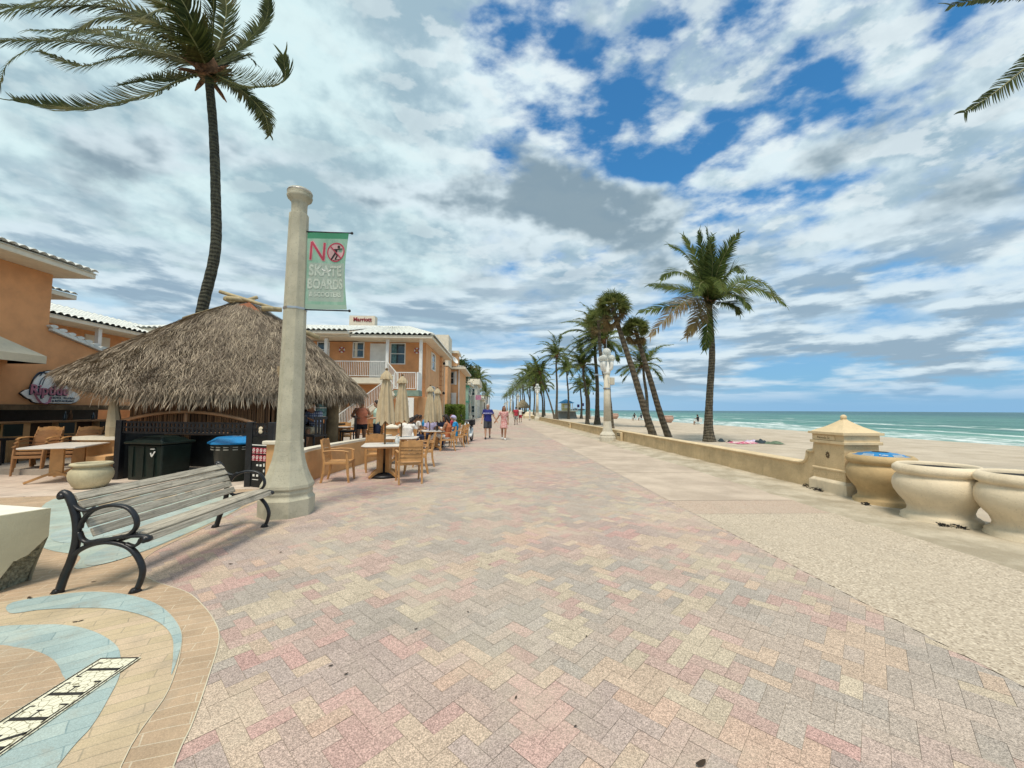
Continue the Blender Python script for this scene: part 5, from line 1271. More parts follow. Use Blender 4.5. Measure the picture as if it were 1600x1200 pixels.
# ================================================================== THATCHED HUT
hut = thing('thatched_hut', 'large palm-thatched tiki hut with bamboo ridge logs and reed walls', 'hut', (0, 0, 0))
CX, CY = -7.6, 11.7
def hz_(ang, r):
    c_, s_ = math.cos(ang), math.sin(ang)
    rx = 3.55 if c_ > 0 else 4.05; ry = 2.6
    e = 2.15; k = (abs(c_)**e+abs(s_)**e)**(-1/e)
    x = CX+k*c_*rx*r; y = CY+k*s_*ry*r
    # slope shape per side
    wl = max(0, -c_)**1.5; wr = max(0, c_)**1.5; wf = abs(s_)**1.5; tt = wl+wr+wf
    z = 4.72-(wl*1.98*r**1.05+wr*2.62*r**1.5+wf*(2.78*r**1.15))/tt
    z += .05*noise.noise(Vector((x*1.3, y*1.3, 0)))
    return Vector((x, y, z))
mb = MB(); NA, NR = 72, 14
for drop in (0.0,):
    vs = [hz_(2*PI*i/NA, max(.02, j/NR))-Vector((0, 0, .06)) for j in range(NR+1) for i in range(NA)]
    mb.add(vs, [(j*NA+i, j*NA+(i+1) % NA, (j+1)*NA+(i+1) % NA, (j+1)*NA+i) for j in range(NR) for i in range(NA)])
    vs = [hz_(2*PI*i/NA, max(.02, j/NR)*.97)-Vector((0, 0, .34)) for j in range(NR+1) for i in range(NA)]
    mb.add(vs, [(j*NA+(i+1) % NA, j*NA+i, (j+1)*NA+i, (j+1)*NA+(i+1) % NA) for j in range(NR) for i in range(NA)])
mb.build('thatch_base', thatch_base, hut)
mb = MB(); rd = random.Random(5)
for k in range(85000):
    a = rd.uniform(0, 2*PI); r = math.sqrt(rd.uniform(.0, 1.0))
    if math.sin(a) > .35 and rd.random() < .5: continue
    p = hz_(a, r); q = hz_(a+rd.uniform(-.10, .10), r+.05); d = (q-p)
    if d.length < 1e-5: continue
    d.normalize(); l = rd.uniform(.16, .40)
    side = d.cross(Vector((0, 0, 1))); side = side.normalized() if side.length > .01 else Vector((1, 0, 0))
    nr = side.cross(d); nr = nr if nr.z > 0 else -nr
    cl = noise.noise(p*2.3)
    d = (d+side*(rd.gauss(0, .10)+.32*cl)+nr*rd.uniform(.0, .13)).normalized(); side = d.cross(nr).normalized()
    wd_ = rd.uniform(.005, .012)
    p = p+nr*(rd.uniform(-.04, .02)+.035*noise.noise(p*4.1)); m1 = p+d*l*.55; m2 = m1+(d+Vector((0, 0, -.35))).normalized()*l*.5
    mb.add([p-side*wd_*.5, p+side*wd_*.5, m1+side*wd_*.5, m1-side*wd_*.5, m2], [(0, 1, 2, 3), (3, 2, 4)])
for k in range(11000):      # ragged hanging fringe
    a = rd.uniform(0, 2*PI); r = rd.uniform(.93, 1.0); p = hz_(a, r)-Vector((0, 0, rd.uniform(0, .28)))
    o_ = Vector((math.cos(a), math.sin(a), 0)); l = rd.uniform(.12, .34)+.10*noise.noise(Vector((a*9, 0, 0)))
    d = (o_*rd.uniform(.0, .55)+Vector((rd.gauss(0, .18), rd.gauss(0, .18), -1))).normalized(); side = Vector((-o_.y, o_.x, 0))*rd.uniform(.009, .018)
    side = side+Vector((rd.gauss(0, .003), rd.gauss(0, .003), 0)); m1 = p+d*l*.6
    mb.add([p-side*.5, p+side*.5, m1+side*.5, m1-side*.5, p+d*l], [(0, 1, 2, 3), (3, 2, 4)])
mb.build('thatch', thatch, hut)
def log(p0, p1, r, n=12):
    mb = MB(); p0, p1 = Vector(p0), Vector(p1); mb.tube([p0, p0.lerp(p1, .33), p0.lerp(p1, .66), p1], [r, r*1.06, r*.96, r*.9], n); return mb
log((-9.1, 11.6, 4.14), (-7.1, 11.7, 4.84), .055).build('ridge_log', bamboo, hut, smooth=True)
log((-8.05, 11.5, 4.93), (-6.35, 11.5, 4.42), .05).build('ridge_log', bamboo, hut, smooth=True)
log((-8.1, 11.8, 4.82), (-5.3, 11.8, 3.66), .075).build('ridge_log', bamboo, hut, smooth=True)
log((-6.75, 11.35, 4.42), (-6.35, 11.65, 4.46), .075).build('ridge_log', bamboo, hut, smooth=True)
log((-7.75, 11.35, 4.70), (-7.15, 11.65, 4.70), .07).build('ridge_log', bamboo, hut, smooth=True)
mb = MB(); mb.prism([(-7.7, 4.45), (-6.7, 4.22), (-7.15, 4.60)], -11.55, -11.4, Matrix(((1,0,0,0),(0,0,-1,0),(0,1,0,0),(0,0,0,1)))); mb.build('ridge_flashing', mat('terracotta', (.42, .17, .09), .8), hut)
for (x, y, r) in ((-4.72, 11.5, .17), (-8.85, 9.95, .08), (-10.9, 13.2, .12), (-7.4, 13.6, .14), (-5.4, 10.0, .09)):
    mb = MB(); mb.tube([(x, y, 0), (x+.02, y, 1.2), (x, y, 2.6)], [r, r*.97, r*.93], 14); mb.build('pole', mat('pole_wood', (.20, .15, .085), .9, .25, 3, .6, 20) if 'pole_wood' not in MATS else MATS['pole_wood'], hut, smooth=True)
mb = MB(); rd = random.Random(4)
x = -8.8
while x < -5.55:
    r = rd.uniform(.014, .026); mb.tube([(x, 9.85+rd.uniform(-.01, .01), 0), (x+rd.gauss(0, .01), 9.85, 2.2)], r, 6); x += r*2+.004
y = 9.9
while y < 10.6:
    r = rd.uniform(.014, .026); mb.tube([(-5.5, y, 0), (-5.5, y, 2.2)], r, 6); y += r*2+.004
mb.build('reed_wall', reed, hut)
bx('wall_backing', blackrough, hut, -8.8, -5.6, 9.92, 9.96, 0, 2.2)
mb = MB(); arcp = [(-8.95+3.3*k/16, 9.55, 1.16+.30*math.sin(PI*k/16)**.8) for k in range(17)]
mb.tube(arcp, .045, 8, ry=.04); mb.box((-7.3, 9.55, 1.25), (.07, .05, .5)); mb.box((-7.3, 9.55, .95), (3.3, .05, .07)); mb.build('arched_rail', mat('terracotta_wood', (.42, .23, .12), .6, .12, 4), hut, smooth=True)
# bar shelf under the hut
mb = MB(); box2(mb, -5.6, -4.9, 10.9, 13.0, 1.02, 1.08); mb.build('bar_top', bark_dk, hut); bx('bar_front', reed, hut, -5.5, -5.1, 10.95, 12.95, .15, 1.02)
bx('bar_shelf', blackrough, hut, -9.5, -5.8, 12.5, 12.6, .1, 2.1)

# bin enclosure: black metal fence
fn = thing('bin_enclosure', 'black metal enclosure with lattice top around the litter bins', 'enclosure', (0, 0, 0))
P0, P1, P2 = Vector((-8.12, 8.85, 0)), Vector((-4.86, 8.02, 0)), Vector((-4.33, 7.80, 0))
def fpanel(mb, a, b_, z0, z1, sp=.09):
    U = Vector((0, 0, 1)); L_ = (b_-a).length; n_ = int(L_/sp)
    for z in (z0, z1, (z0+z1)/2): mb.bar(a+U*z, b_+U*z, .03, .04)
    for k in range(n_+1): p = a.lerp(b_, k/n_); mb.bar(p+U*z0, p+U*z1, .035, .03, up=(0, 1, 0))
mb = MB(); fpanel(mb, P0, P1, 1.02, 1.24, .10); fpanel(mb, P1, P2, 1.02, 1.24, .085); mb.build('lattice', blackm, fn)
for p in (P0, P1, P2): MB().box((p.x, p.y, .64), (.12, .12, 1.28)).build('post', blackm, fn, bevel=.01)
mb = MB(); U = Vector((0, 0, 1)); B0, B1 = P0+Vector((.55, 1.05, 0)), P1+Vector((.25, 1.05, 0))
mb.bar((B0+U*.5), (B1+U*.5), .03, 1.0); mb.bar(P0+U*.5, B0+U*.5, .03, 1.0); mb.bar(B1+U*.5, P2+U*.5, .03, 1.0); mb.build('dark_panel', blackrough, fn)
mb = MB(); mb.bar(P1+U*.50, P2+U*.50, .03, .98); rp = mb.build('rules_board', blackrough, fn)
dv = (P2-P1).normalized(); nv_ = Vector((dv.y, -dv.x, 0)); FM = Matrix(((dv.x, 0, nv_.x, P1.x), (dv.y, 0, nv_.y, P1.y), (0, 1, 0, 0), (0, 0, 0, 1)))
def FB(mb, u, z, w_, h, d=.018): mb.box((P1.x+dv.x*u+nv_.x*d, P1.y+dv.y*u+nv_.y*d, z), (w_, .006, h), rz=math.atan2(dv.y, dv.x))
mb = MB()
for r_ in range(2):
    for c_ in range(4):
        u, z = .13+c_*.10, .72-r_*.14
        FB(mb, u, z, .082, .115)
mb.build('red_rule_tiles', mat('rule_red', (.45, .03, .06), .6), rp)
for r_ in range(2):
    for c_ in range(4):
        mb = MB(); u, z = .13+c_*.10, .72-r_*.14; cpt = lambda du, dz: (P1.x+dv.x*(u+du)+nv_.x*.024, P1.y+dv.y*(u+du)+nv_.y*.024, z+dz)
        rg2 = [cpt(.028*math.cos(2*PI*k/12), .010+.032*math.sin(2*PI*k/12)) for k in range(13)]
        for a, b_ in zip(rg2, rg2[1:]): mb.bar(a, b_, .006, .006)
        mb.bar(cpt(-.02, .03), cpt(.02, -.012), .006, .006); mb.bar(cpt(-.03, -.045), cpt(.03, -.045), .008, .006); mb.build('rule_symbol', white, rp)
for q in ((.27, .83, .40, .018), (.24, .44, .05, .035), (.33, .44, .05, .04), (.42, .45, .03, .06), (.15, .24, .05, .04), (.25, .24, .05, .04), (.2, .16, .16, .012), (.42, .34, .03, .05)):
    mb = MB(); FB(mb, *q); mb.build('rule_mark', white, rp)

mb = MB(); 
for dz in (0.02, -.035): mb.ball((P1.x+dv.x*.29+nv_.x*.02, P1.y+dv.y*.29+nv_.y*.02, 1.13+dz), .042, 12, 8, (1, .3, 1))
mb.build('crest', urn_cream, fn, smooth=True)

bn1 = thing('litter_bin', 'dark green square litter bin with domed lid inside the black enclosure, at left', 'litter bin', (-7.38, 9.0, 0), R(-12), 'dark green bins in the enclosure')
mb = MB(); mb.box((0, 0, .38), (.84, .62, .76), taper=1.06); mb.build('body', greenbin, bn1, bevel=.03)
mb = MB(); mb.box((0, 0, .80), (1.0, .76, .06)); mb.box((0, 0, .86), (.86, .64, .08), taper=.75); mb.box((0, 0, .915), (.6, .42, .03), taper=.8); mb.build('lid', greenbin, bn1, bevel=.03)
mb = MB()
for k in range(3): mb.box((-.27+k*.27, -.335, .40), (.02, .02, .64))
mb.build('rib', greenbin, bn1)
mb = MB(); mb.bar((.20, -.36, .60), (.235, -.36, .52), .02, .01, up=(0, 1, 0)); mb.bar((.235, -.36, .52), (.31, -.36, .63), .022, .01, up=(0, 1, 0)); mb.bar((.20, -.36, .68), (.30, -.36, .68), .02, .01); mb.build('tick_mark', white, bn1)
bn2 = thing('recycling_bin', 'round dark bin with bright blue octagonal lid inside the black enclosure, at right', 'litter bin', (-5.62, 8.75, 0), 0, 'dark green bins in the enclosure')
mb = MB(); mb.lathe([(.30, 0), (.40, .75), (.42, .77), (.42, .80)], n=24, cap=True); mb.build('body', greenbin, bn2, smooth=True)
mb = MB(); mb.lathe([(.50, .80), (.50, .83), (.44, .86), (.34, .93), (.30, .94)], n=8, cap=True, start=PI/8); l_ = mb.build('lid', bluelid, bn2)
mb = MB(); mb.lathe([(.05, .94), (.07, .97), (.05, .985), (0, .985)], n=10); mb.lathe([(.02, .94), (.06, .955), (.02, .98)], c=(.14, 0, 0), n=8); mb.build('lid_knob', white, l_)
mb = MB()
for k in range(6):
    a = R(215)+k*R(22)
    for dz in (0, .05): mb.box((.418*math.cos(a), .418*math.sin(a), .74-dz), (.02, .09, .02), rz=a)
mb.build('label_marks', mat('faded_label', (.35, .33, .28), .8), bn2)

# seat wall of the garden
sw = thing('seat_wall', 'low curved orange stucco wall with pale cap along the cafe terrace', 'wall', (0, 0, 0))
cw = crom([(-3.95, 7.85, 0), (-4.08, 8.7, 0), (-4.02, 9.8, 0), (-3.85, 11.4, 0), (-3.60, 13.4, 0)], 6)
mb = MB(); mc = MB()
for a, b_ in zip(cw, cw[1:]):
    e_ = (b_-a)*.02; mb.bar(a+Vector((0, 0, .31)), b_+e_+Vector((0, 0, .31)), .26, .66); 
mc.tube([p+Vector((0, 0, .655)) for p in cw], .165, 4, ry=.055, side=(1, 0, 0), start=PI/4)
mb.build('wall_body', patio_or, sw); mc.build('cap', cream, sw)
for (x, y, h) in ((-4.15, 7.9, .86), ): 
    mb = MB(); mb.box((x, y, h/2), (.42, .42, h)); pp = mb.build('pier', patio_or, sw)
    mb = MB(); mb.box((x, y, h+.035), (.54, .54, .075)); mb.build('pier_cap', cream, pp, bevel=.02)
for k, (x, y) in enumerate(((-3.55, 13.6), (-3.45, 15.0))):
    pp = thing('garden_pier', ['yellow garden pier with pyramid cap beside the standing woman', 'second yellow garden pier behind the first, under the umbrellas'][k], 'pier', (x, y, 0), .2, 'yellow garden piers')
    MB().box((0, 0, .45), (.36, .36, .90)).build('shaft', patio_or, pp)
    mb = MB(); mb.box((0, 0, .92), (.46, .46, .05)); mb.tube([(0, 0, .944), (0, 0, 1.04)], [.32, .04], 4, start=PI/4, side=(1, 0, 0)); mb.build('cap', cream, pp)
cl_ = thing('stone_bench', 'orange block seat wall behind the olive pot at left', 'wall', (0, 0, 0))
mb = MB(); box2(mb, -8.75, -8.35, 8.8, 9.9, .012, .50); box2(mb, -9.6, -8.76, 9.5, 9.9, .012, .80); mb.build('wall_body', patio_or, cl_)
bx('cap', cream, cl_, -9.7, -8.7, 9.42, 9.98, .80, .88)
fu = thing('folded_umbrella', 'cream folded umbrella beside the left corner of the hut', 'umbrella', (-8.95, 9.55, 0), 0)
mb = MB(); mb.tube([(0, 0, .85), (.03, 0, 1.1), (0, 0, 1.5), (0, 0, 2.0)], [.13, .16, .11, .03], 9, ry=[.1, .13, .09, .03]); mb.build('canopy', canvas, fu)
MB().tube([(0, 0, 0), (0, 0, 2.05)], .022, 8).build('pole', teak_dk, fu)

pt = urn('flower_pot', 'pale olive round pot on the terrace behind the bench', 'pot', (-7.78, 7.95, .012), .32, .48, pot_olive, True)
MB().lathe([(0, .41), (.19, .42)], n=24).build('soil', soil, pt)
# ================================================================== FURNITURE
# park bench
bench = thing('park_bench', 'park bench of weathered grey slats with black cast iron scroll ends', 'bench', (0, 0, 0))
backl = [(-3.635, 0, .0), (-3.60, 0, .13), (-3.55, 0, .28), (-3.525, 0, .42), (-3.53, 0, .56), (-3.56, 0, .68), (-3.61, 0, .79), (-3.655, 0, .825), (-3.675, 0, .80)]
arml = [(-3.58, 0, .74), (-3.52, 0, .69), (-3.45, 0, .675), (-3.40, 0, .70)]
arm = [(-3.50, 0, .53), (-3.49, 0, .58), (-3.43, 0, .66), (-3.34, 0, .705), (-3.23, 0, .72), (-3.12, 0, .695), (-3.055, 0, .62), (-3.045, 0, .54), (-3.10, 0, .475), (-3.19, 0, .45), (-3.33, 0, .43), (-3.42, 0, .415), (-3.475, 0, .44), (-3.505, 0, .50)]
seatr = [(-3.44, 0, .405), (-3.30, 0, .43), (-3.15, 0, .455), (-3.02, 0, .465), (-2.95, 0, .455), (-2.93, 0, .435), (-2.95, 0, .425)]
arch = [(-3.55, 0, .29), (-3.50, 0, .345), (-3.40, 0, .395), (-3.28, 0, .415), (-3.17, 0, .40), (-3.08, 0, .36), (-3.01, 0, .28), (-2.97, 0, .18), (-2.985, 0, .08), (-3.02, 0, .0)]
arch2 = [(-3.12, 0, .40), (-3.06, 0, .38), (-3.02, 0, .40), (-3.0, 0, .44)]
def iron(mb, pts, r, y, ry=.022):
    mb.tube(crom([(a, y, c_) for a, _, c_ in pts], 5), r, 8, side=(0, 1, 0), ry=ry if isinstance(r, float) else [x*.75 for x in crr(pts, r)])
def crr(pts, r): return r
for y in (3.52, 5.36):
    mb = MB()
    def T(pts, rx, ry): 
        c_ = crom([(a, y, b_) for a, _, b_ in pts], 5); mb.tube(c_, rx, 8, side=(0, 1, 0), ry=ry)
    T(backl, .030, .030); T(arml, .024, .013); T(arm, .026, .016); T(seatr, .028, .016); T(arch, .028, .020); T(arch2, .022, .013)
    for (x, z) in ((-3.655, .80), (-2.955, .437)): mb.tube([(x, y-.034, z), (x, y+.034, z)], .026, 14)
    for x in (-3.645, -3.02):
        mb.tube([(x+.0, y, .0), (x, y, .035)], [.048, .028], 12); mb.ball((x+.02, y-.03, .028), .014, 8, 6)
    mb.build('end_frame', blackm, bench, smooth=True)
ctr = [(-3.44, .49), (-3.485, .565), (-3.52, .64), (-3.555, .715), (-3.60, .785)]
mb = MB()
for i, (x, z) in enumerate(ctr):
    a = math.atan2(.075, -.036+(-.01*i if i > 2 else 0)); up = Vector((math.cos(a+PI/2), 0, math.sin(a+PI/2)))
    Mx = Matrix.Rotation(-(a), 4, 'Y')
    mb.box((x+.02, 4.44, z), (.074, 1.80, .024), mat=Mx)
mb.build('backrest', slat, bench, bevel=.004)
mb = MB()
for i, (x, z, an) in enumerate(((-3.225, .452, -8), (-3.148, .466, -8), (-3.071, .478, -4), (-2.997, .478, 12), (-2.948, .440, 66))):
    mb.box((x, 4.44, z), (.062 if i < 4 else .056, 1.80, .024), mat=Matrix.Rotation(R(an), 4, 'Y'))
mb.build('seat', slat, bench, bevel=.004)
mb = MB()
for p in ctr[::4]: pass
mb.tube([(-3.2, 3.52, .415), (-3.2, 5.36, .415)], .012, 8); mb.build('tie_rod', blackm, bench)

# broken concrete block
bk = None
mb = MB()
tp = [(-3.985, 3.74), (-5.1, 2.9), (-5.1, 5.0), (-4.62, 4.95)]
def blockmesh():
    # front edge at the corner (-3.99, 3.74); chunk broken off low at the corner
    mb = MB(); mb2 = MB()
    c0 = Vector((-3.985, 3.74, 0)); dl = Vector((-.45, -.89, 0)).normalized(); dr_ = Vector((-.97, .22, 0)).normalized()
    H_ = .645; N = 26
    def low(s):
        s = s/1.55   # break line height along the left face, measured from the corner
        pts = [(0, .40), (.02, .37), (.035, .34), (.055, .305), (.075, .27), (.10, .255), (.125, .24), (.15, .17), (.175, .10), (.19, .03), (.205, 0)]
        for (a, z0), (b_, z1) in zip(pts, pts[1:]):
            if s <= b_: return z0+(z1-z0)*(s-a)/(b_-a)
        return 0
    L1 = 1.4
    ss = [.32*k/20 for k in range(21)]+[.32+(L1-.32)*k/8 for k in range(1, 9)]
    up_, lo_ = [], []
    for s in ss:
        p = c0+dl*s; z = low(s)+(.012*noise.noise(Vector((s*60, 0, 0))) if 0 < s < .31/1.55 else 0); up_.append(p+Vector((0, 0, H_))); lo_.append(p+Vector((0, 0, max(0, z))))
    n = len(ss); mb.add(up_+lo_, [(i, i+1, n+i+1, n+i) for i in range(n-1)])
    # right face with its own break
    rs = [.16*k/10 for k in range(11)]+[.16+(1.3-.16)*k/5 for k in range(1, 6)]
    def lowr(s): return max(0, .40*(1-s/.16)**.8) if s < .16 else 0
    u2 = [c0+dr_*s+Vector((0, 0, H_)) for s in rs]; l2 = [c0+dr_*s+Vector((0, 0, lowr(s))) for s in rs]; n2 = len(rs)
    mb.add(u2+l2, [(i+1, i, n2+i, n2+i+1) for i in range(n2-1)])
    e1, e2 = c0+dl*L1, c0+dr_*1.3; e3 = e1+dr_*1.3
    mb.add([c0+Vector((0, 0, H_)), e2+Vector((0, 0, H_)), e3+Vector((0, 0, H_)), e1+Vector((0, 0, H_))], [(0, 1, 2, 3)])
    mb.add([e1, e3, e2, e1+Vector((0, 0, H_)), e3+Vector((0, 0, H_)), e2+Vector((0, 0, H_))], [(0, 1, 4, 3), (1, 2, 5, 4)])
    # rough broken surface between the two break lines, sunk inwards
    inn = (dl+dr_).normalized(); K = 14; rows = []
    for i in range(21):
        s = ss[i]; a = lo_[i]; f = i/20; b_ = c0+dr_*(.16*f)+Vector((0, 0, lowr(.16*f)))
        row = []
        for k in range(K+1):
            u = k/K; q = a.lerp(b_, u); dep = .075*math.sin(PI*min(1, (f*.9+.1)))*math.sin(PI*u)+.03*f
            q = q+inn*dep*1.0+Vector((noise.noise(q*38), noise.noise(q*38+Vector((9, 0, 0))), noise.noise(q*38+Vector((0, 9, 0)))))*.016*math.sin(PI*u); row.append(q)
        rows.append(row)
    mb2.add([q for r_ in rows for q in r_], [(i*(K+1)+k, i*(K+1)+k+1, (i+1)*(K+1)+k+1, (i+1)*(K+1)+k) for i in range(20) for k in range(K)])
    return mb, mb2
mb, mb2 = blockmesh()
bk = mb.build('concrete_block', mat('painted_cream_concrete', (.56, .51, .35), .8, .05, 3, .2, 50, stain=(.42, .38, .26), stain_amt=.35))
tag(bk, 'cream painted concrete block at the left edge with a broken-off corner', 'concrete block')
mb2.build('broken_corner', mat('raw_concrete', (.30, .30, .22), .98, .35, 40, 1.0, 60), bk)
mb = MB(); c0 = Vector((-3.985, 3.74, .646)); dl = Vector((-.45, -.89, 0)).normalized(); dr_ = Vector((-.97, .22, 0)).normalized()
q = [c0+dl*.004+dr_*.02, c0+dl*1.38+dr_*.05, c0+dl*1.38+dr_*1.28, c0+dr_*1.28]; mb.add(q, [(3, 2, 1, 0)]); mb.build('worn_top', mat('bare_white_top', (.78, .76, .66), .8, .04), bk)

# resin armchair --------------------------------------------------------
def make_chair(name, label, m, loc, rz, slats=5, lh=.42):
    t_ = thing(name, label, 'chair', loc, rz)
    mb = MB()
    for k in range(6): mb.box((0, -.19+k*.078, lh), (.46, .07, .022))
    mb.box((0, .235, lh-.01), (.50, .03, .06)); mb.box((0, -.225, lh-.01), (.44, .03, .05)); mb.box((-.235, 0, lh-.012), (.03, .46, .05)); mb.box((.235, 0, lh-.012), (.03, .46, .05)); mb.build('seat', m, t_, bevel=.006)
    mb = MB()
    def bk_(z): return -.235-(z-lh)*.24+.03*math.sin((z-lh)*3)
    for k in range(slats):
        z = lh+.09+k*.078; n_ = 6; vs = []
        hgt = .066 if k < slats-1 else .10
        for i in range(n_):
            x0, x1 = -.215+.43*i/n_, -.215+.43*(i+1)/n_
            c0_, c1_ = -.035*math.cos(x0/.215*PI/2), -.035*math.cos(x1/.215*PI/2)
            topz = 0 if k < slats-1 else .035*math.cos((x0+x1)/2/.215*PI/2)
            mb.bar((x0, bk_(z)+c0_, z+topz/2), (x1+.002, bk_(z)+c1_, z+topz/2), .018, hgt+topz)
    mb.build('backrest', m, t_)
    for s_ in (-1, 1):
        mb = MB(); mb.tube([(s_*.24, .26, 0), (s_*.245, .235, .22), (s_*.245, .225, lh), (s_*.25, .20, .645)], [.020, .024, .026, .022], 6, side=(1, 0, 0), ry=[.022, .028, .03, .024]); mb.build('leg', m, t_)
        mb = MB(); mb.tube([(s_*.23, -.30, 0), (s_*.235, -.25, .2), (s_*.235, -.235, lh), (s_*.232, bk_(.65), .65), (s_*.225, bk_(.9), .90)], [.019, .023, .024, .02, .016], 6, side=(1, 0, 0), ry=[.024, .028, .03, .026, .02]); mb.build('leg', m, t_)
        mb = MB(); mb.tube([(s_*.245, bk_(.65), .655), (s_*.262, -.05, .675), (s_*.262, .14, .665), (s_*.252, .245, .635)], [.022, .028, .03, .026], 6, side=(1, 0, 0), ry=.014); mb.build('armrest', m, t_)
    return t_
G1 = 'tan resin armchairs around the promenade tables'
ch0 = make_chair('armchair', 'tan armchair at the front left, seen from the side against the orange wall', teak, (-3.36, 8.66, 0), R(-84)); ch0['group'] = G1
CH = [((-1.84, 8.52, 0), R(19), 'tan armchair nearest the viewer, back turned, right of the front table'),
      ((-3.0, 10.05, 0), R(176+25), 'tan armchair behind the front table on the left, facing us'),
      ((-1.95, 9.75, 0), R(100), 'tan armchair right behind the nearest one, mostly hidden by its back'),
      ((-1.98, 10.9, 0), R(100), 'tan armchair with arched back, at the right of the second table'),
      ((-2.95, 12.9, 0), R(150), 'tan armchair of the man in the white shirt'),
      ((-1.82, 14.9, 0), R(98), 'tan armchair under the woman in white trousers'),
      ((-1.62, 16.3, 0), R(105), 'tan armchair beside the person in the blue shirt'),
      ((-1.55, 17.6, 0), R(110), 'tan armchair farthest along, next to the white scooter'),
      ((-3.2, 16.4, 0), R(-100), 'tan armchair on the far side of the diners table'),
      ((-5.55, 14.6, .15), R(200), 'tan armchair on the deck left of the standing woman'),
      ((-4.3, 14.2, .15), R(20), 'tan armchair on the deck behind the woman in orange')]
for loc, rz, lb in CH: dup(ch0, loc, rz, lb)
# dark resin stacks at left
G2 = 'stacked armchairs on the left terrace'
def stack(x, y, rz, n, who):
    for k in range(n):
        lb = '%s of the stack of armchairs %s' % (['bottom chair', 'middle chair', 'top chair'][k], who)
        c_ = make_chair('armchair', lb, teak if k == n-1 else teak_dk, (x+math.sin(rz)*.04*k, y-math.cos(rz)*.04*k, .012+k*.085), rz) if (who, k) == ('left of the white table', 0) or k == n-1 and who == 'left of the white table' else dup(STK[min(k, 1)] if k < n-1 else STK[2], (x+math.sin(rz)*.04*k, y-math.cos(rz)*.04*k, .012+k*.085), rz, lb)
        c_['group'] = G2
        if k == 0 and len(STK) == 0: STK.extend([c_, c_])
        if k == n-1 and len(STK) == 2: STK.append(c_)
STK = []
stack(-10.6, 9.55, R(197), 3, 'left of the white table')
stack(-9.85, 9.75, R(199), 3, 'behind the white table')

def make_table(name, label, loc, rz, sz=.94, foot=True):
    t_ = thing(name, label, 'table', loc, rz); h = sz/2; c_ = .10
    o_ = [(-h+c_, -h), (h-c_, -h), (h, -h+c_), (h, h-c_), (h-c_, h), (-h+c_, h), (-h, h-c_), (-h, -h+c_)]
    MB().prism(o_, .715, .74).build('tabletop', tabletop, t_, bevel=.006)
    MB().prism([(a*.99, b_*.99) for a, b_ in o_], .685, .712).build('apron', teak_dk, t_)
    mb = MB()
    for a in range(4):
        an = PI/4+a*PI/2; c2, s2_ = math.cos(an), math.sin(an); mb.box((c2*.13, s2_*.13, .40), (.13, .07, .58), rz=an)
    mb.build('pedestal', teak, t_, bevel=.008)
    for a in range(4):
        an = PI/4+a*PI/2; c2, s2_ = math.cos(an), math.sin(an)
        mb = MB(); mb.tube([(c2*.12, s2_*.12, .17), (c2*.28, s2_*.28, .11), (c2*.42, s2_*.42, .03)], [.035, .035, .03], 4, ry=[.05, .045, .03], side=(-s2_, c2, 0), start=PI/4); mb.build('foot', teak, t_)
    return t_
T1 = make_table('cafe_table', 'front square cafe table with folded umbrella, among tan armchairs', (-2.55, 9.18, 0), R(12)); T1['group'] = 'cafe tables with umbrellas'
T2 = dup(T1, (-2.72, 11.45, 0), R(5), 'second cafe table, behind the front one')
T3 = dup(T1, (-2.35, 15.1, 0), R(8), 'third cafe table, where the diners sit'); T5 = dup(T1, (-2.7, 17.8, 0), R(4), 'fourth cafe table beyond the diners table'); T6 = dup(T1, (-2.9, 20.2, 0), R(4), 'fifth cafe table near the scooter'); T4 = dup(T1, (-5.9, 14.9, .15), 0, 'cafe table on the deck left of the standing woman')
t5 = thing('trestle_table', 'pale-topped wooden table on the left terrace with splayed curved feet', 'table', (-9.15, 8.85, .012), R(22), None)
mb = MB(); mb.prism([(-.42, -.75), (.42, -.75), (.46, -.6), (.46, .6), (.42, .75), (-.42, .75), (-.46, .6), (-.46, -.6)], .71, .74); mb.build('tabletop', tabletop, t5, bevel=.006)
for s_ in (-1, 1):
    mb = MB(); mb.box((0, s_*.38, .42), (.20, .06, .58)); mb.tube([(0, s_*.38, .22), (-.22, s_*.42, .12), (-.42, s_*.46, .02)], [.05, .05, .04], 4, ry=.03, side=(0, 1, 0), start=PI/4); mb.tube([(0, s_*.38, .22), (.22, s_*.42, .12), (.42, s_*.46, .02)], [.05, .05, .04], 4, ry=.03, side=(0, 1, 0), start=PI/4); mb.build('leg', teak, t5)
def bottle(loc, label, m=white, h=.2):
    o = MB().lathe([(.0, 0), (.035, .005), (.037, h*.45), (.026, h*.62), (.014, h*.8), (.014, h*.92), (.02, h*.93), (.018, h), (0, h)], n=12).build('bottle', m, loc=loc, smooth=True); return tag(o, label, 'bottle')
bottle((-2.31, 9.28, .74), 'white sauce bottle on the front cafe table'); bottle((-2.30, 9.42, .74), 'second small white bottle behind the sauce bottle', h=.15); bottle((-2.4, 11.5, .74), 'white bottle on the second cafe table', h=.15)
o = MB().lathe([(0, 0), (.04, 0), (.055, .17), (.058, .18), (0, .18)], n=14).build('cup', blackm, loc=(-2.2, 14.85, .74), smooth=True); tag(o, 'dark drinking cup on the diners table', 'cup')
o = MB().lathe([(0, 0), (.035, 0), (.045, .14), (0, .14)], n=14).build('cup', white, loc=(-2.05, 14.9, .74), smooth=True); tag(o, 'white drinking cup on the diners table, right of the dark one', 'cup')
o = MB().lathe([(.0, .0), (.30, 0), (.33, .03), (.30, .06), (.08, .09), (.05, .3)], n=20, cap=True).build('umbrella_base', blackm, loc=(-2.55, 9.18, .0), smooth=True); tag(o, 'dark round umbrella base under the front table', 'umbrella base')

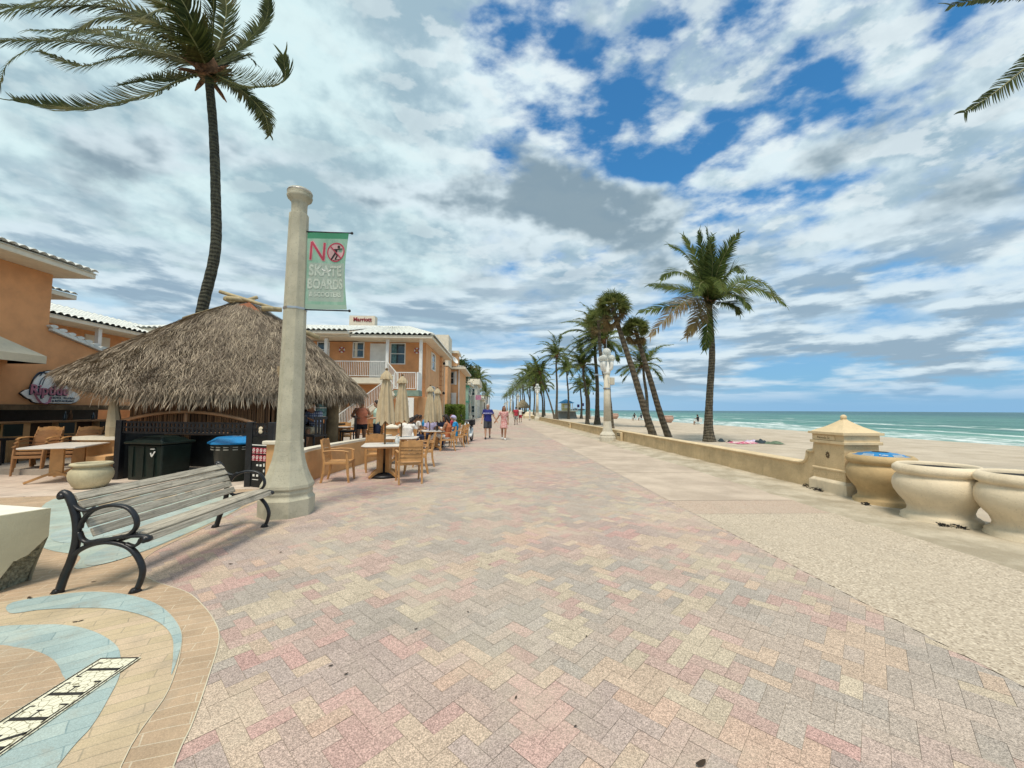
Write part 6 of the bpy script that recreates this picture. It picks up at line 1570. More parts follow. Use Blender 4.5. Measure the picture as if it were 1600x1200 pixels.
def make_umb(label, loc, rz, top=2.50, bot=1.28):
    t_ = thing('patio_umbrella', label, 'umbrella', loc, rz, 'folded beige patio umbrellas')
    MB().tube([(0, 0, .05), (0, 0, top-.1)], .021, 10).build('pole', bark_dk, t_, smooth=True)
    mb = MB(); NA_ = 64; rws = 22; rd = random.Random(int(abs(loc[0]*100)+loc[1]*7)); phs = rd.uniform(0, 6); vs = []
    for j in range(rws+1):
        u = j/rws; z = top-(top-bot)*u
        r = .035+.155*u**.8+.035*math.sin(u*2.2)
        if .13 < u < .17: r += .012
        for i in range(NA_):
            a = 2*PI*i/NA_; fold = .5+.5*math.cos(8*a+phs+.8*math.sin(u*3)); f2 = .5+.5*math.cos(16*a+1.2*u*3+phs)
            rr_ = r*(.62+.36*fold**.7+.12*f2*u)
            vs.append((rr_*math.cos(a), rr_*math.sin(a), z-(.07*fold*u**4)+.02*math.sin(5*a+phs)*u))
    mb.add(vs, [(j*NA_+i, (j+1)*NA_+i, (j+1)*NA_+(i+1) % NA_, j*NA_+(i+1) % NA_) for j in range(rws) for i in range(NA_)]); mb.build('canopy', canvas, t_, smooth=True)
    mb = MB(); vs = []
    for j in range(4):
        for i in range(NA_):
            a = 2*PI*i/NA_; f_ = .5+.5*math.cos(8*a+phs); rr_ = (.02, .095+.03*f_, .115+.035*f_, .118+.035*f_)[j]; vs.append((rr_*math.cos(a), rr_*math.sin(a), (top+.01, top-.10, top-.17, top-.20-.015*f_)[j]))
    mb.add(vs, [(j*NA_+i, (j+1)*NA_+i, (j+1)*NA_+(i+1) % NA_, j*NA_+(i+1) % NA_) for j in range(3) for i in range(NA_)]); mb.build('vent_cap', canvas, t_, smooth=True)
    mb = MB(); mb.ball((0, 0, top+.03), .035, 10, 8); mb.build('finial', bark_dk, t_, smooth=True)
    mb = MB()
    for k in range(8): 
        a = 2*PI*k/8; mb.bar((.02*math.cos(a), .02*math.sin(a), bot+.25), (.15*math.cos(a), .15*math.sin(a), bot-.06), .018, .012)
    mb.build('ribs', bark_dk, t_)
make_umb('folded beige umbrella through the front cafe table', (-2.55, 9.18, 0), 0, 2.44, 1.26)
make_umb('folded beige umbrella of the second table, overlapping the front one', (-2.72, 11.45, 0), 1, 2.50, 1.22)
make_umb('folded beige umbrella at the diners table, left one of the far pair', (-2.5, 15.0, 0), 2, 2.42, 1.1)
make_umb('folded beige umbrella at the diners table, right one of the far pair', (-2.33, 15.7, 0), 3, 2.38, 1.1)

# black high chairs under the hut
for k, (x, y, rz, lb) in enumerate(((-4.62, 10.2, R(70), 'black high chair just right of the lamp post, by the seat wall'), (-5.15, 10.5, R(20), 'black high chair at the hut bar, partly behind the post'), (-4.5, 12.2, R(100), 'black high chair to the right of the thick hut pole'))):
    t_ = thing('high_chair', lb, 'bar stool', (x, y, .15), rz, 'black high chairs under the hut')
    MB().box((0, 0, .72), (.42, .42, .05)).build('seat', blackm, t_); mb = MB()
    for q in range(4): mb.box((-.15+q*.1, -.2, .95), (.05, .02, .42))
    mb.box((0, -.2, 1.16), (.42, .03, .07)); mb.build('backrest', blackm, t_)
    for a in (-1, 1):
        for b_ in (-1, 1): MB().bar((.2*a, .2*b_, 0), (.18*a, .18*b_, .72), .035, .035).build('leg', blackm, t_)
    mb = MB(); mb.bar((-.19, .19, .28), (.19, .19, .28), .025, .025); mb.build('footrest', blackm, t_)

# white electric scooter
sc = thing('scooter', 'white moped parked at the end of the cafe tables', 'scooter', (-1.30, 19.0, 0), R(-100))
tyre = mat('black_rubber', (.015, .015, .015), .8)
def wheel(x):
    mb = MB(); ring = [(x+.23*math.cos(2*PI*k/28), 0, .27+.23*math.sin(2*PI*k/28)) for k in range(29)]; mb.tube(ring, .045, 8, side=(0, 1, 0)); w_ = mb.build('wheel', tyre, sc, smooth=True)
    mb = MB(); mb.lathe([(.03, -.03), (.17, -.02), (.17, .02), (.03, .03)], n=16); mb.v = [(x+a, c_, .27+b_) for a, b_, c_ in mb.v]; mb.build('rim', chrome, w_)
wheel(-.6); wheel(.62)
mb = MB(); mb.tube([(.72, 0, .42), (.62, 0, .53), (.50, 0, .45)], [.05, .07, .04], 8, ry=[.02, .03, .02]); mb.tube([(.50, 0, .35), (.44, 0, .6), (.36, 0, .95)], [.16, .17, .08], 10, side=(0, 1, 0), ry=[.04, .05, .04]); mb.tube([(.45, 0, .32), (.1, 0, .25), (-.2, 0, .3), (-.45, 0, .5), (-.75, 0, .6)], [.13, .14, .14, .13, .05], 10, side=(0, 1, 0), ry=[.05, .05, .08, .12, .05]); mb.build('body', white, sc, smooth=True)
mb = MB(); mb.tube([(-.05, 0, .66), (-.3, 0, .70), (-.62, 0, .72)], [.09, .12, .09], 10, side=(0, 1, 0), ry=.05); mb.build('saddle', blackm, sc, smooth=True)
mb = MB(); mb.tube([(.36, 0, .9), (.33, 0, 1.02)], .03, 8); mb.tube([(.20, -.34, 1.06), (.33, -.12, 1.03), (.33, .12, 1.03), (.20, .34, 1.06)], .016, 8); mb.build('handlebar', blackm, sc, smooth=True)
for s_ in (-1, 1): mb = MB(); mb.tube([(.3, s_*.2, 1.04), (.3, s_*.28, 1.2)], .008, 6); mb.ball((.3, s_*.30, 1.24), .055, 10, 6, (.4, 1, 1)); mb.build('mirror', blackm, sc, smooth=True)
mb = MB(); mb.ball((.41, 0, .93), .06, 10, 8); mb.build('headlight', glass, sc, smooth=True)
mb = MB(); mb.tube([(.64, .05, .3), (.44, .05, .85)], .018, 6); mb.tube([(.64, -.05, .3), (.44, -.05, .85)], .018, 6); mb.build('fork', chrome, sc)
bag = MB().box((-.6, 0, .9), (.34, .3, .26)); bag.build('top_box', blackm, sc, bevel=.03)

# lifeguard tower, kiosk, beach things
lt = thing('lifeguard_tower', 'yellow lifeguard hut with blue pyramid roof on a grey base', 'lifeguard tower', (12.9, 71.5, 0))
MB().box((0, 0, .62), (3.6, 2.6, 1.3), taper=.86).build('base', mat('grey_base', (.30, .31, .29), .9, .1, 2), lt)
mb = MB(); mb.box((0, -1.0, 1.33), (3.4, 2.8, .12)); mb.build('deck', conc_lt, lt)
mb = MB(); mb.box((0, .2, 2.05), (1.5, 1.5, 1.35)); cb = mb.build('cabin', mat('yellow_boards', (.70, .60, .25), .7, .1, 5), lt); MB().box((0, -.56, 2.15), (.8, .05, .6)).build('shutter', white, cb)
mb = MB(); mb.tube([(0, .1, 2.78), (0, .1, 2.86), (0, .1, 3.5)], [1.85, 1.8, .12], 4, start=PI/4, side=(1, 0, 0)); mb.build('roof', mat('blue_roof', (.05, .25, .50), .7), lt)
mb = MB()
for x in (-1.0, 1.0): mb.box((x, -1.0, 2.05), (.1, .1, 1.4))
mb.build('post', white, lt); railing(lt, [(-1.7, -2.3, 1.4), (1.7, -2.3, 1.4)], .6, .5)
fp = thing('flag_pole', 'pole with two dark purple warning flags beside the lifeguard hut', 'flag', (15.9, 72.5, 0)); MB().tube([(0, 0, 0), (0, 0, 3.0)], .035, 6).build('pole', white, fp)
for x, z in ((-.5, 2.3), (.35, 2.55)): MB().box((x, 0, z), (.45, .03, .55)).build('flag', mat('flag_purple', (.06, .03, .16), .8) if 'flag_purple' not in MATS else MATS['flag_purple'], fp)
kq = thing('thatched_kiosk', 'small thatched beach kiosk far down the promenade', 'hut', (6.9, 100, 0))
kq.scale = (.62, .62, .85)
MB().tube([(0, 0, 2.3), (0, 0, 2.7), (0, 0, 3.8), (0, 0, 4.9)], [2.9, 3.0, 1.9, .3], 14).build('thatch_roof', mat('far_thatch', (.24, .20, .13), .95, .3, 2, 1, 10), kq)
MB().box((0, 0, .6), (3.2, 2.6, 1.2)).build('counter', blackrough, kq)
for a in range(4): MB().tube([(2*math.cos(PI/4+a*PI/2), 2*math.sin(PI/4+a*PI/2), 0), (2*math.cos(PI/4+a*PI/2), 2*math.sin(PI/4+a*PI/2), 2.5)], .12, 6).build('pole', bark_dk, kq)
for (x, y), lb in (((5.9, 70.0), 'pale stepped planter block by the wall near the second lamp'),):
    q_ = thing('planter_block', lb, 'planter', (x, y, 0)); mb = MB(); mb.lathe([(1.0, 0), (1.05, .5), (.8, .6), (.65, 1.0), (.4, 1.15), (0, 1.2)], n=8); mb.build('block', urn_cream, q_)
def beach_umb(label, x, y, m, h=2.1, r=1.2):
    t_ = thing('beach_umbrella', label, 'umbrella', (x, y, 0), 0, 'umbrellas on the distant beach'); MB().tube([(0, 0, 0), (0, 0, h)], .03, 6).build('pole', white, t_)
    MB().tube([(0, 0, h-.45), (0, 0, h-.25), (0, 0, h)], [r, r*.7, .05], 10).build('canopy', m, t_)
teal_c = mat('teal_cloth', (.08, .36, .45), .8); dk_c = mat('dark_cloth', (.03, .05, .06), .8)
beach_umb('teal open umbrella on the distant beach, left of the broad-footed palm', 20.6, 84, teal_c, 1.9, 1.7)
for k, (x, y) in enumerate(((17.2, 84), (19.0, 86), (21.5, 88), (16.0, 78))): beach_umb(['dark umbrella just right of the lifeguard base', 'dark umbrella between the two short palms', 'dark umbrella right of the short palms', 'dark low umbrella beside the lifeguard tower steps'][k], x, y, dk_c, 1.9, 1.5)
for (x, y), lb in (((23.6, 77), 'small pinkish pot far out on the sand, right of the lamp'), ((26.6, 59.5), 'pinkish pot on the sand behind the right fan palm trunk')):
    o = MB().lathe([(.0, .0), (.45, 0), (.75, .4), (.85, .8), (.7, .95), (.8, 1.05), (.6, 1.1), (0, .9)], n=16).build('beach_pot', mat('pink_pot', (.55, .36, .28), .9) if 'pink_pot' not in MATS else MATS['pink_pot'], loc=(x, y, zb(x, y)), smooth=True); tag(o, lb, 'pot')
# towels and clothes by the palm
def cloth_heap(label, cat, x, y, sx_, sy_, h, m, seed, rz=0.0):
    rd = random.Random(seed); mb = MB(); n_ = 16
    vs = []
    for j in range(n_+1):
        for i in range(n_+1):
            u, v = i/n_*2-1, j/n_*2-1; e = max(0, 1-(u*u)**2)*max(0, 1-(v*v)**2)
            vs.append((u*sx_/2*(1+.12*noise.noise(Vector((v*2, seed, 0)))), v*sy_/2*(1+.12*noise.noise(Vector((u*2, seed, 5)))), .006+h*(.5+.6*noise.noise(Vector((u*2.2+seed, v*2.2, 0))))*e))
    mb.add(vs, [(j*(n_+1)+i, j*(n_+1)+i+1, (j+1)*(n_+1)+i+1, (j+1)*(n_+1)+i) for j in range(n_) for i in range(n_)])
    o = mb.build(cat, m, loc=(x, y, zb(x, y)+.012), smooth=True); o.rotation_euler = (0, 0, rz); tag(o, label, cat); return o
pinkt = mat('pink_towel', (.62, .16, .24), .95, .35, 14, .6, 30, col2=(.75, .65, .65)); lil = mat('lilac_towel', (.55, .48, .62), .95, .2, 10, .6, 30); grn = mat('green_towel', (.13, .18, .12), .95, .2, 10)
cloth_heap('crumpled pink and white towel on the sand beside the big palm', 'towel', 11.75, 18.2, 1.3, .8, .10, pinkt, 2, .2)
cloth_heap('pale lilac towel lying right of the pink one', 'towel', 12.35, 18.5, .8, .6, .16, lil, 3, .1)
cloth_heap('heap of black clothes on the towels', 'clothes', 12.55, 18.15, .55, .45, .24, dk_c, 4, .4)
cloth_heap('dark green cloth lying rightmost of the beach things', 'clothes', 13.0, 17.9, .85, .5, .14, grn, 5, -.2)
cloth_heap('small dark bundle at the foot of the big palm', 'clothes', 11.15, 19.0, .32, .25, .18, dk_c, 6)
cloth_heap('small brown sandals heap between palm and towels', 'sandals', 11.45, 18.75, .25, .18, .1, soil, 7)
# seaweed by the pier
for k, (x, y, s) in enumerate(((6.28, 7.75, .10), (6.22, 7.42, .12), (6.18, 7.32, .08), (6.02, 6.2, .05), (5.95, 5.05, .03), (6.10, 4.98, .035))):
    rd = random.Random(k+60); mb = MB()
    for q in range(14):
        p = Vector((rd.gauss(0, s*.5), rd.gauss(0, s*.6), rd.uniform(.0, .03))); mb.tube([p, p+Vector((rd.gauss(0, .02), rd.gauss(0, .025), rd.uniform(.0, .02))), p+Vector((rd.gauss(0, .03), rd.gauss(0, .03), 0))], [.006, .008, .003], 5)
    o = mb.build('seaweed', soil, loc=(x, y, .03)); tag(o, ['dark seaweed clump left of the pier foot', 'largest dark seaweed clump in front of the pier', 'small seaweed tuft touching the largest clump', 'seaweed crumb by the litter urn', 'seaweed crumb between the two cream planters', 'thin seaweed crumb in front of the planters'][k], 'seaweed', 'seaweed scraps on the swept sand')
# ================================================================== PEOPLE
def plain(name, col, rough=.85, var=.1): return mat(name, col, rough, var, 12, .15, 60)
skin1 = plain('skin_fair', (.52, .30, .20), .55, .05); skin2 = plain('skin_tan', (.36, .18, .10), .55, .05); skin3 = plain('skin_brown', (.20, .095, .05), .55, .05)
hair_dk = plain('hair_dark', (.02, .012, .01), .6); hair_br = plain('hair_auburn', (.12, .03, .02), .6); hair_bl = plain('hair_blond', (.42, .27, .12), .6); hair_gr = plain('hair_grey', (.45, .42, .38), .7)
def V(*a): return Vector(a)
STAND = M_(pel=(0, 0, .93), chest=(0, 0, 1.30), neck=(0, 0, 1.47), head=(0, .01, 1.62), hipL=(-.09, 0, .90), hipR=(.09, 0, .90), kneeL=(-.10, .01, .50), kneeR=(.10, .01, .50), ankL=(-.10, -.02, .08), ankR=(.10, -.02, .08),
             shL=(-.18, 0, 1.40), shR=(.18, 0, 1.40), elL=(-.24, -.02, 1.13), elR=(.24, -.02, 1.13), wrL=(-.25, .06, .88), wrR=(.25, .06, .88), look=(0, 1, 0))
SIT = M_(STAND, pel=(0, 0, .50), chest=(0, -.03, .87), neck=(0, .0, 1.04), head=(0, .04, 1.18), hipL=(-.09, 0, .50), hipR=(.09, 0, .50), kneeL=(-.11, .42, .52), kneeR=(.11, .42, .52), ankL=(-.11, .46, .09), ankR=(.11, .46, .09),
         shL=(-.18, -.02, .97), shR=(.18, -.02, .97), elL=(-.24, .08, .74), elR=(.24, .08, .74), wrL=(-.16, .32, .78), wrR=(.16, .32, .78))
def hand(mb, wr, el, out, curl=.35):
    d = (wr-el).normalized(); s_ = out-d*out.dot(d); s_ = s_.normalized() if s_.length > .01 else d.orthogonal().normalized(); n_ = d.cross(s_)
    mb.tube([wr-d*.02, wr+d*.03, wr+d*.09], [.027, .038, .040], 8, side=s_, ry=[.022, .020, .015])
    for k, l in enumerate((.060, .078, .083, .074)):
        b0 = wr+d*.085+s_*(-.030+.020*k); p1 = b0+d*l*.5-n_*curl*.012; p2 = p1+(d-n_*curl*1.4).normalized()*l*.5
        mb.tube([b0, p1, p2], [.0105, .0095, .008], 6)
    b0 = wr+d*.035+s_*.034; p1 = b0+(d*.7+s_*.7).normalized()*.035; mb.tube([b0, p1, p1+(d*.9+s_*.3).normalized()*.03], [.012, .0105, .0085], 6)
def figure(label, loc, rz, J, top=None, topk='tee', bot=None, botk='shorts', skin=skin1, hair=hair_dk, hairk='short', sc_=1.0, shoes=None, hat=None, vox=.012, wide=1.0, extras=None):
    J = {k: Vector(v) for k, v in J.items()}
    t_ = thing('person', label, 'person', loc, rz); t_.scale = (sc_,)*3
    look = J['look'].normalized(); sd_ = look.cross(V(0, 0, 1)).normalized(); upv = (J['head']-J['neck']).normalized()
    side = (J['shR']-J['shL']).normalized()
    w_ = wide
    mb = MB()
    mb.tube([J['pel']-V(0, 0, .09), J['pel'], J['pel'].lerp(J['chest'], .45), J['chest'], J['chest'].lerp(J['neck'], .55), J['neck'], J['head']], [.13*w_, .165*w_, .135*w_, .165*w_, .145, .058, .055], 14, side=side, ry=[.10*w_, .115*w_, .10*w_, .115*w_, .085, .056, .055])
    for a, b_, c_, h_ in (('shL', 'elL', 'wrL', 'L'), ('shR', 'elR', 'wrR', 'R')):
        mb.ball(J[a], .062, 10, 8)
        mb.tube([J['chest'].lerp(J['neck'], .5).lerp(J[a], .5), J[a], J[a].lerp(J[b_], .35), J[b_], J[b_].lerp(J[c_], .3), J[c_]], [.07, .056, .050*w_, .040, .041, .026], 10)
        hand(mb, J[c_], J[b_], side*(1 if h_ == 'L' else -1)+look*.3)
    for a, b_, c_ in (('hipL', 'kneeL', 'ankL'), ('hipR', 'kneeR', 'ankR')):
        kd = (J[b_]-J[a]).normalized()
        mb.tube([J[a]+V(0, 0, .02), J[a].lerp(J[b_], .3), J[b_]-kd*.03, J[b_]+V(0, 0, 0), J[b_].lerp(J[c_], .3)-look*.012, J[c_].lerp(J[b_], .2), J[c_]], [.092*w_, .082*w_, .058, .056, .056, .036, .036], 12)
        f_ = V(J['look'].x, J['look'].y, 0) if J.get('foot') is None else J['foot']; f_ = V(0, 1, 0) if J.get('foot') is None else J['foot'].normalized()
        if shoes is None: mb.tube([J[c_]-f_*.06-V(0, 0, .035), J[c_]+f_*.02-V(0, 0, .045), J[c_]+f_*.13-V(0, 0, .058), J[c_]+f_*.19-V(0, 0, .062)], [.035, .042, .042, .025], 8, side=(1, 0, 0), ry=[.035, .035, .022, .014])
    HM = Matrix((sd_, look, upv)).transposed().to_4x4(); h = J['head']
    mb.ball(h, .1, 18, 14, (.78, .95, 1.22), HM)
    def hp_(x, y, z): return h+(HM @ V(x, y, z))
    mb.ball(hp_(0, .055, -.055), .052, 12, 8, (1, .9, 1.0), HM)
    mb.tube([hp_(0, .088, .02), hp_(0, .108, -.018), hp_(0, .095, -.028)], [.009, .014, .010], 6)
    for s_ in (-1, 1): mb.ball(hp_(s_*.079, -.005, -.005), .026, 8, 6, (.4, .8, 1.2), HM)
    body = mb.build('body', skin, t_, remesh=vox)
    mb = MB()
    for s_ in (-1, 1): mb.ball(hp_(s_*.031, .088, .010), .011, 8, 6, (1.2, .5, .7), HM); mb.tube([hp_(s_*.018, .094, .035), hp_(s_*.048, .082, .036)], .0045, 5)
    mb.build('eyes', hair_dk, t_)
    mb = MB(); mb.tube([hp_(-.022, .094, -.056), hp_(0, .101, -.054), hp_(.022, .094, -.056)], .006, 6); mb.build('mouth', plain('lips', (.35, .08, .07)) if 'lips' not in MATS else MATS['lips'], t_)
    # hair
    mb = MB(); mb.ball(hp_(0, -.018, .022), .106, 16, 12, (.84, .95, 1.12), HM)
    if hairk == 'long': mb.tube([hp_(0, -.05, .03), hp_(0, -.085, -.08), hp_(0, -.085, -.22), hp_(0, -.06, -.32)], [.085, .095, .085, .03], 12, side=sd_, ry=[.06, .05, .035, .012]); mb.tube([hp_(.07, .01, .02), hp_(.085, .02, -.10), hp_(.085, .04, -.22)], [.025, .03, .012], 8); mb.tube([hp_(-.07, .01, .02), hp_(-.085, .02, -.10), hp_(-.085, .04, -.22)], [.025, .03, .012], 8)
    if hairk == 'tail': mb.tube([hp_(0, -.09, .05), hp_(0, -.14, .03), hp_(0, -.15, -.08), hp_(0, -.13, -.18)], [.03, .04, .035, .01], 10)
    if hairk == 'bun': mb.ball(hp_(0, -.10, .07), .05, 10, 8)
    hm = mb.build('hair', hair, t_, remesh=vox)
    # keep the face free of hair
    hv = hm.data; inv = HM.inverted()
    for v in hv.vertices:
        q = inv @ (v.co-h)
        if q.y > .045 and q.z < .062 and abs(q.x) < .074: v.co = h+(HM @ V(q.x*.8, .02, q.z))
    if hat:
        mb = MB(); mb.ball(hp_(0, -.008, .045), .112, 16, 10, (.86, .98, .85), HM); mb.tube([hp_(0, .07, .055), hp_(0, .16, .045)], [.075, .06], 10, side=sd_, ry=.008); mb.build('cap', hat, t_, remesh=vox)
    # clothes
    if top:
        mb = MB(); e = .016; low = J['pel']-V(0, 0, .06) if topk != 'tank' else J['pel']-V(0, 0, .02)
        mb.tube([low, J['pel']+V(0, 0, .03), J['pel'].lerp(J['chest'], .45), J['chest'], J['chest'].lerp(J['neck'], .55), J['chest'].lerp(J['neck'], .92)], [(.17+e)*w_, (.168+e)*w_, (.145+e)*w_, (.170+e)*w_, .152+e, .068], 16, side=side, ry=[(.12+e)*w_, (.118+e)*w_, (.108+e)*w_, (.12+e)*w_, .09+e, .064])
        for a, b_ in (('shL', 'elL'), ('shR', 'elR')):
            if topk in ('tee', 'long'):
                mb.ball(J[a], .074, 10, 8); en = .62 if topk == 'tee' else 1.0
                mb.tube([J['chest'].lerp(J['neck'], .5).lerp(J[a], .4), J[a], J[a].lerp(J[b_], en)], [.085, .072, .066*w_], 12)
                if topk == 'long': mb.tube([J[b_]-(J[b_]-J[a]).normalized()*.02, J[b_].lerp(J['wr'+a[2]], .55)], [.058, .05], 10)
            else: mb.ball(J[a].lerp(J['neck'], .45)-V(0, 0, .02), .058, 10, 8)
        sh_ = mb.build('shirt' if topk != 'dress' else 'dress_top', top, t_, remesh=vox)
    if bot:
        mb = MB(); e = .016
        mb.tube([J['pel']+V(0, 0, .06), J['pel']-V(0, 0, .02), J['pel']-V(0, 0, .11)], [(.158+e)*w_, (.168+e)*w_, (.155+e)*w_], 14, side=side, ry=[(.112+e)*w_, (.118+e)*w_, (.11+e)*w_])
        for a, b_, c_ in (('hipL', 'kneeL', 'ankL'), ('hipR', 'kneeR', 'ankR')):
            if botk == 'shorts': mb.tube([J[a]+V(0, 0, .02), J[a].lerp(J[b_], .5), J[a].lerp(J[b_], .93)], [.105*w_, .102*w_, .098*w_], 12)
            elif botk == 'minis': mb.tube([J[a]+V(0, 0, .02), J[a].lerp(J[b_], .38)], [.105*w_, .10*w_], 12)
            elif botk == 'trousers': mb.tube([J[a]+V(0, 0, .02), J[a].lerp(J[b_], .5), J[b_], J[b_].lerp(J[c_], .5), J[b_].lerp(J[c_], .92)], [.103*w_, .095*w_, .078, .070, .062], 12)
            elif botk == 'skirt': pass
        if botk == 'skirt':
            mid = (J['kneeL']+J['kneeR'])/2; mb.tube([J['pel'], J['pel'].lerp(mid, .45), J['pel'].lerp(mid, .80)], [.18*w_, .20*w_, .215*w_], 16, side=side, ry=[.13*w_, .165*w_, .18*w_])
        mb.build('shorts' if botk in ('shorts', 'minis') else ('trousers' if botk == 'trousers' else 'skirt'), bot, t_, remesh=vox)
    if shoes:
        for c_ in ('ankL', 'ankR'):
            f_ = J['foot'].normalized() if J.get('foot') is not None else V(0, 1, 0)
            mb = MB(); mb.tube([J[c_]-f_*.07-V(0, 0, .03), J[c_]+f_*.02-V(0, 0, .04), J[c_]+f_*.13-V(0, 0, .05), J[c_]+f_*.20-V(0, 0, .058)], [.042, .048, .050, .03], 10, side=(1, 0, 0), ry=[.048, .042, .03, .018]); mb.build('shoe', shoes, t_, smooth=True)
    return t_
blue_t = plain('blue_tshirt', (.018, .025, .17)); dkg = plain('charcoal_shorts', (.055, .055, .065)); navy_t = plain('navy', (.02, .03, .07)); white_t = plain('white_cotton', (.72, .70, .66)); wshoe = plain('white_shoe', (.75, .75, .72)); bshoe = plain('black_shoe', (.03, .03, .03))
def print_mat(name, a, b_, sc_=26, a2=.48, b2=.54):
    m, t, b = base_mat(name); tc = t.new('ShaderNodeTexCoord').outputs['Object']; c = t.mix(t.ramp(t.noise(tc, sc_, 3, .6), a2, b2), a, b_); t.l.new(c, b.inputs['Base Color']); b.inputs['Roughness'].default_value = .85; return m
floral = print_mat('pink_floral', (.52, .17, .16), (.66, .46, .42)); plaid = print_mat('bw_print', (.03, .03, .03), (.7, .7, .68), 16); 
m, t, b = base_mat('checked_shirt'); tc = t.new('ShaderNodeTexCoord').outputs['Object']; s3 = t.new('ShaderNodeSeparateXYZ', {0: tc}).outputs
ln = t.math('MAXIMUM', t.math('GREATER_THAN', t.math('FRACT', t.math('MULTIPLY', s3[2], 15.0)), .72), t.math('GREATER_THAN', t.math('FRACT', t.math('MULTIPLY', t.math('ADD', s3[0], s3[1]), 15.0)), .72))
t.l.new(t.mix(ln, (.55, .60, .70), (.08, .11, .28)), b.inputs['Base Color']); checked = m
red_t = plain('red_tshirt', (.40, .04, .06)); coral = plain('coral_top', (.72, .24, .13)); mint = plain('mint_top', (.50, .72, .62)); lilac_t = plain('lilac_shirt', (.50, .46, .68)); black_t = plain('black_shirt', (.02, .02, .025)); cyan_t = plain('bright_blue_shirt', (.02, .28, .60)); orange_t = plain('rust_top', (.50, .16, .07))

WALK = M_(STAND, kneeL=(-.10, .16, .51), ankL=(-.10, .20, .09), kneeR=(.10, -.02, .50), ankR=(.10, -.22, .14), elL=(-.25, -.06, 1.13), wrL=(-.26, .03, .88), elR=(.25, .02, 1.13), wrR=(.28, .14, .90))
# man in blue: facing the camera, his left hand (screen right) holds hers
man = figure('man in a navy T-shirt and dark shorts walking towards us, holding hands', (-.42, 20.7, 0), PI, M_(WALK, elL=(-.30, .0, 1.14), wrL=(-.43, .06, .93), kneeR=(.10, .14, .51), ankR=(.10, .17, .09), kneeL=(-.10, -.02, .50), ankL=(-.10, -.2, .13)), blue_t, 'tee', dkg, 'shorts', skin1, hair_gr, 'short', 1.06, bshoe, wide=1.12)
mb = MB(); text_mb(mb, 'BROOKLYN', Matrix.Translation((0, .165, 1.27)) @ Matrix.Rotation(PI, 4, 'Z') @ Matrix.Rotation(PI/2, 4, 'X'), .085, .01, bold=.004); mb.build('shirt_print', plain('pale_print', (.45, .45, .68)), man)
mb = MB()
figure('woman in a pink floral dress with long auburn hair, hand in hand with a man', (.42, 20.3, 0), PI+.05, M_(WALK, elR=(.30, -.02, 1.16), wrR=(.42, -.02, .98), kneeL=(-.08, .15, .51), ankL=(-.05, .2, .09), kneeR=(.08, 0, .5), ankR=(.07, -.18, .12), elL=(-.22, -.05, 1.14), wrL=(-.22, .0, .9)), floral, 'tee', floral, 'skirt', skin2, hair_br, 'long', .99, wshoe, wide=.92)
figure('person in a red T-shirt and black and white shorts walking away in the distance', (2.05, 39.6, 0), 0, WALK, red_t, 'tee', plaid, 'shorts', skin3, hair_dk, 'short', 1.05, bshoe, wide=1.08, vox=.02)
figure('person in a white shirt walking just beyond the one in red', (2.95, 47, 0), 0, WALK, white_t, 'tee', red_t, 'shorts', skin3, hair_dk, 'short', 1.03, bshoe, vox=.022)
figure('person in white standing by the second globe lamp', (5.0, 57.5, 0), 1.6, STAND, white_t, 'tee', white_t, 'trousers', skin2, hair_dk, 'short', 1.0, bshoe, vox=.022)
figure('small dark figure on the promenade in the far distance', (-2.3, 88, 0), 0, WALK, black_t, 'long', black_t, 'trousers', skin2, hair_dk, 'short', 1.0, bshoe, vox=.03)
figure('woman in a coral tank top and black shorts standing on the deck', (-4.42, 13.1, .15), PI+.5, M_(STAND, elL=(-.30, -.06, 1.18), wrL=(-.17, .12, 1.16), elR=(.30, -.06, 1.18), wrR=(.17, .10, 1.14), look=(-.5, 1, .0)), coral, 'tank', black_t, 'minis', skin2, hair_bl, 'bun', .98, wshoe, wide=1.1)
figure('woman in a mint top with dark ponytail beside the one in coral', (-4.05, 13.6, .15), PI-.9, M_(STAND, head=(0, .04, 1.60), look=(.1, 1, -.2), wrL=(-.12, .22, 1.1), wrR=(.12, .22, 1.1)), mint, 'tank', navy_t, 'trousers', skin1, hair_dk, 'tail', .98, bshoe)
figure('man in a checked shirt and cap bent over his phone under the hut', (-4.95, 11.05, .42), PI-.3, M_(SIT, chest=(0, .06, .84), neck=(0, .16, 1.0), head=(0, .26, 1.10), look=(0, 1, -.6), shL=(-.18, .10, .95), shR=(.18, .10, .95), elL=(-.24, .16, .70), elR=(.24, .16, .70), wrL=(-.08, .36, .82), wrR=(.08, .36, .82)), checked, 'long', plain('khaki', (.45, .38, .26)), 'shorts', skin2, hair_gr, 'short', 1.05, bshoe, hat=plain('sand_cap', (.55, .48, .36)))
figure('dark-haired person in black in the shade behind the man in checks', (-5.45, 11.6, .3), PI+.2, SIT, black_t, 'long', black_t, 'trousers', skin3, hair_dk, 'long', 1.08, bshoe)
figure('man in a white T-shirt with a black strap, seated with his back to us', (-2.95, 13.15, 0), -.45, M_(SIT, chest=(0, .08, .86), neck=(0, .17, 1.01), head=(0, .24, 1.13), shL=(-.19, .10, .96), shR=(.19, .10, .96), elL=(-.26, .24, .76), elR=(.26, .24, .76)), white_t, 'tee', navy_t, 'shorts', skin3, hair_dk, 'short', 1.03, bshoe, wide=1.12)
mb = MB()
figure('dark-haired diner in black leaning over the table beside the man in white', (-3.15, 14.6, 0), -1.2, M_(SIT, chest=(0, .06, .88), neck=(0, .14, 1.04), head=(0, .20, 1.17)), black_t, 'tee', navy_t, 'trousers', skin3, hair_dk, 'short', 1.05, bshoe)
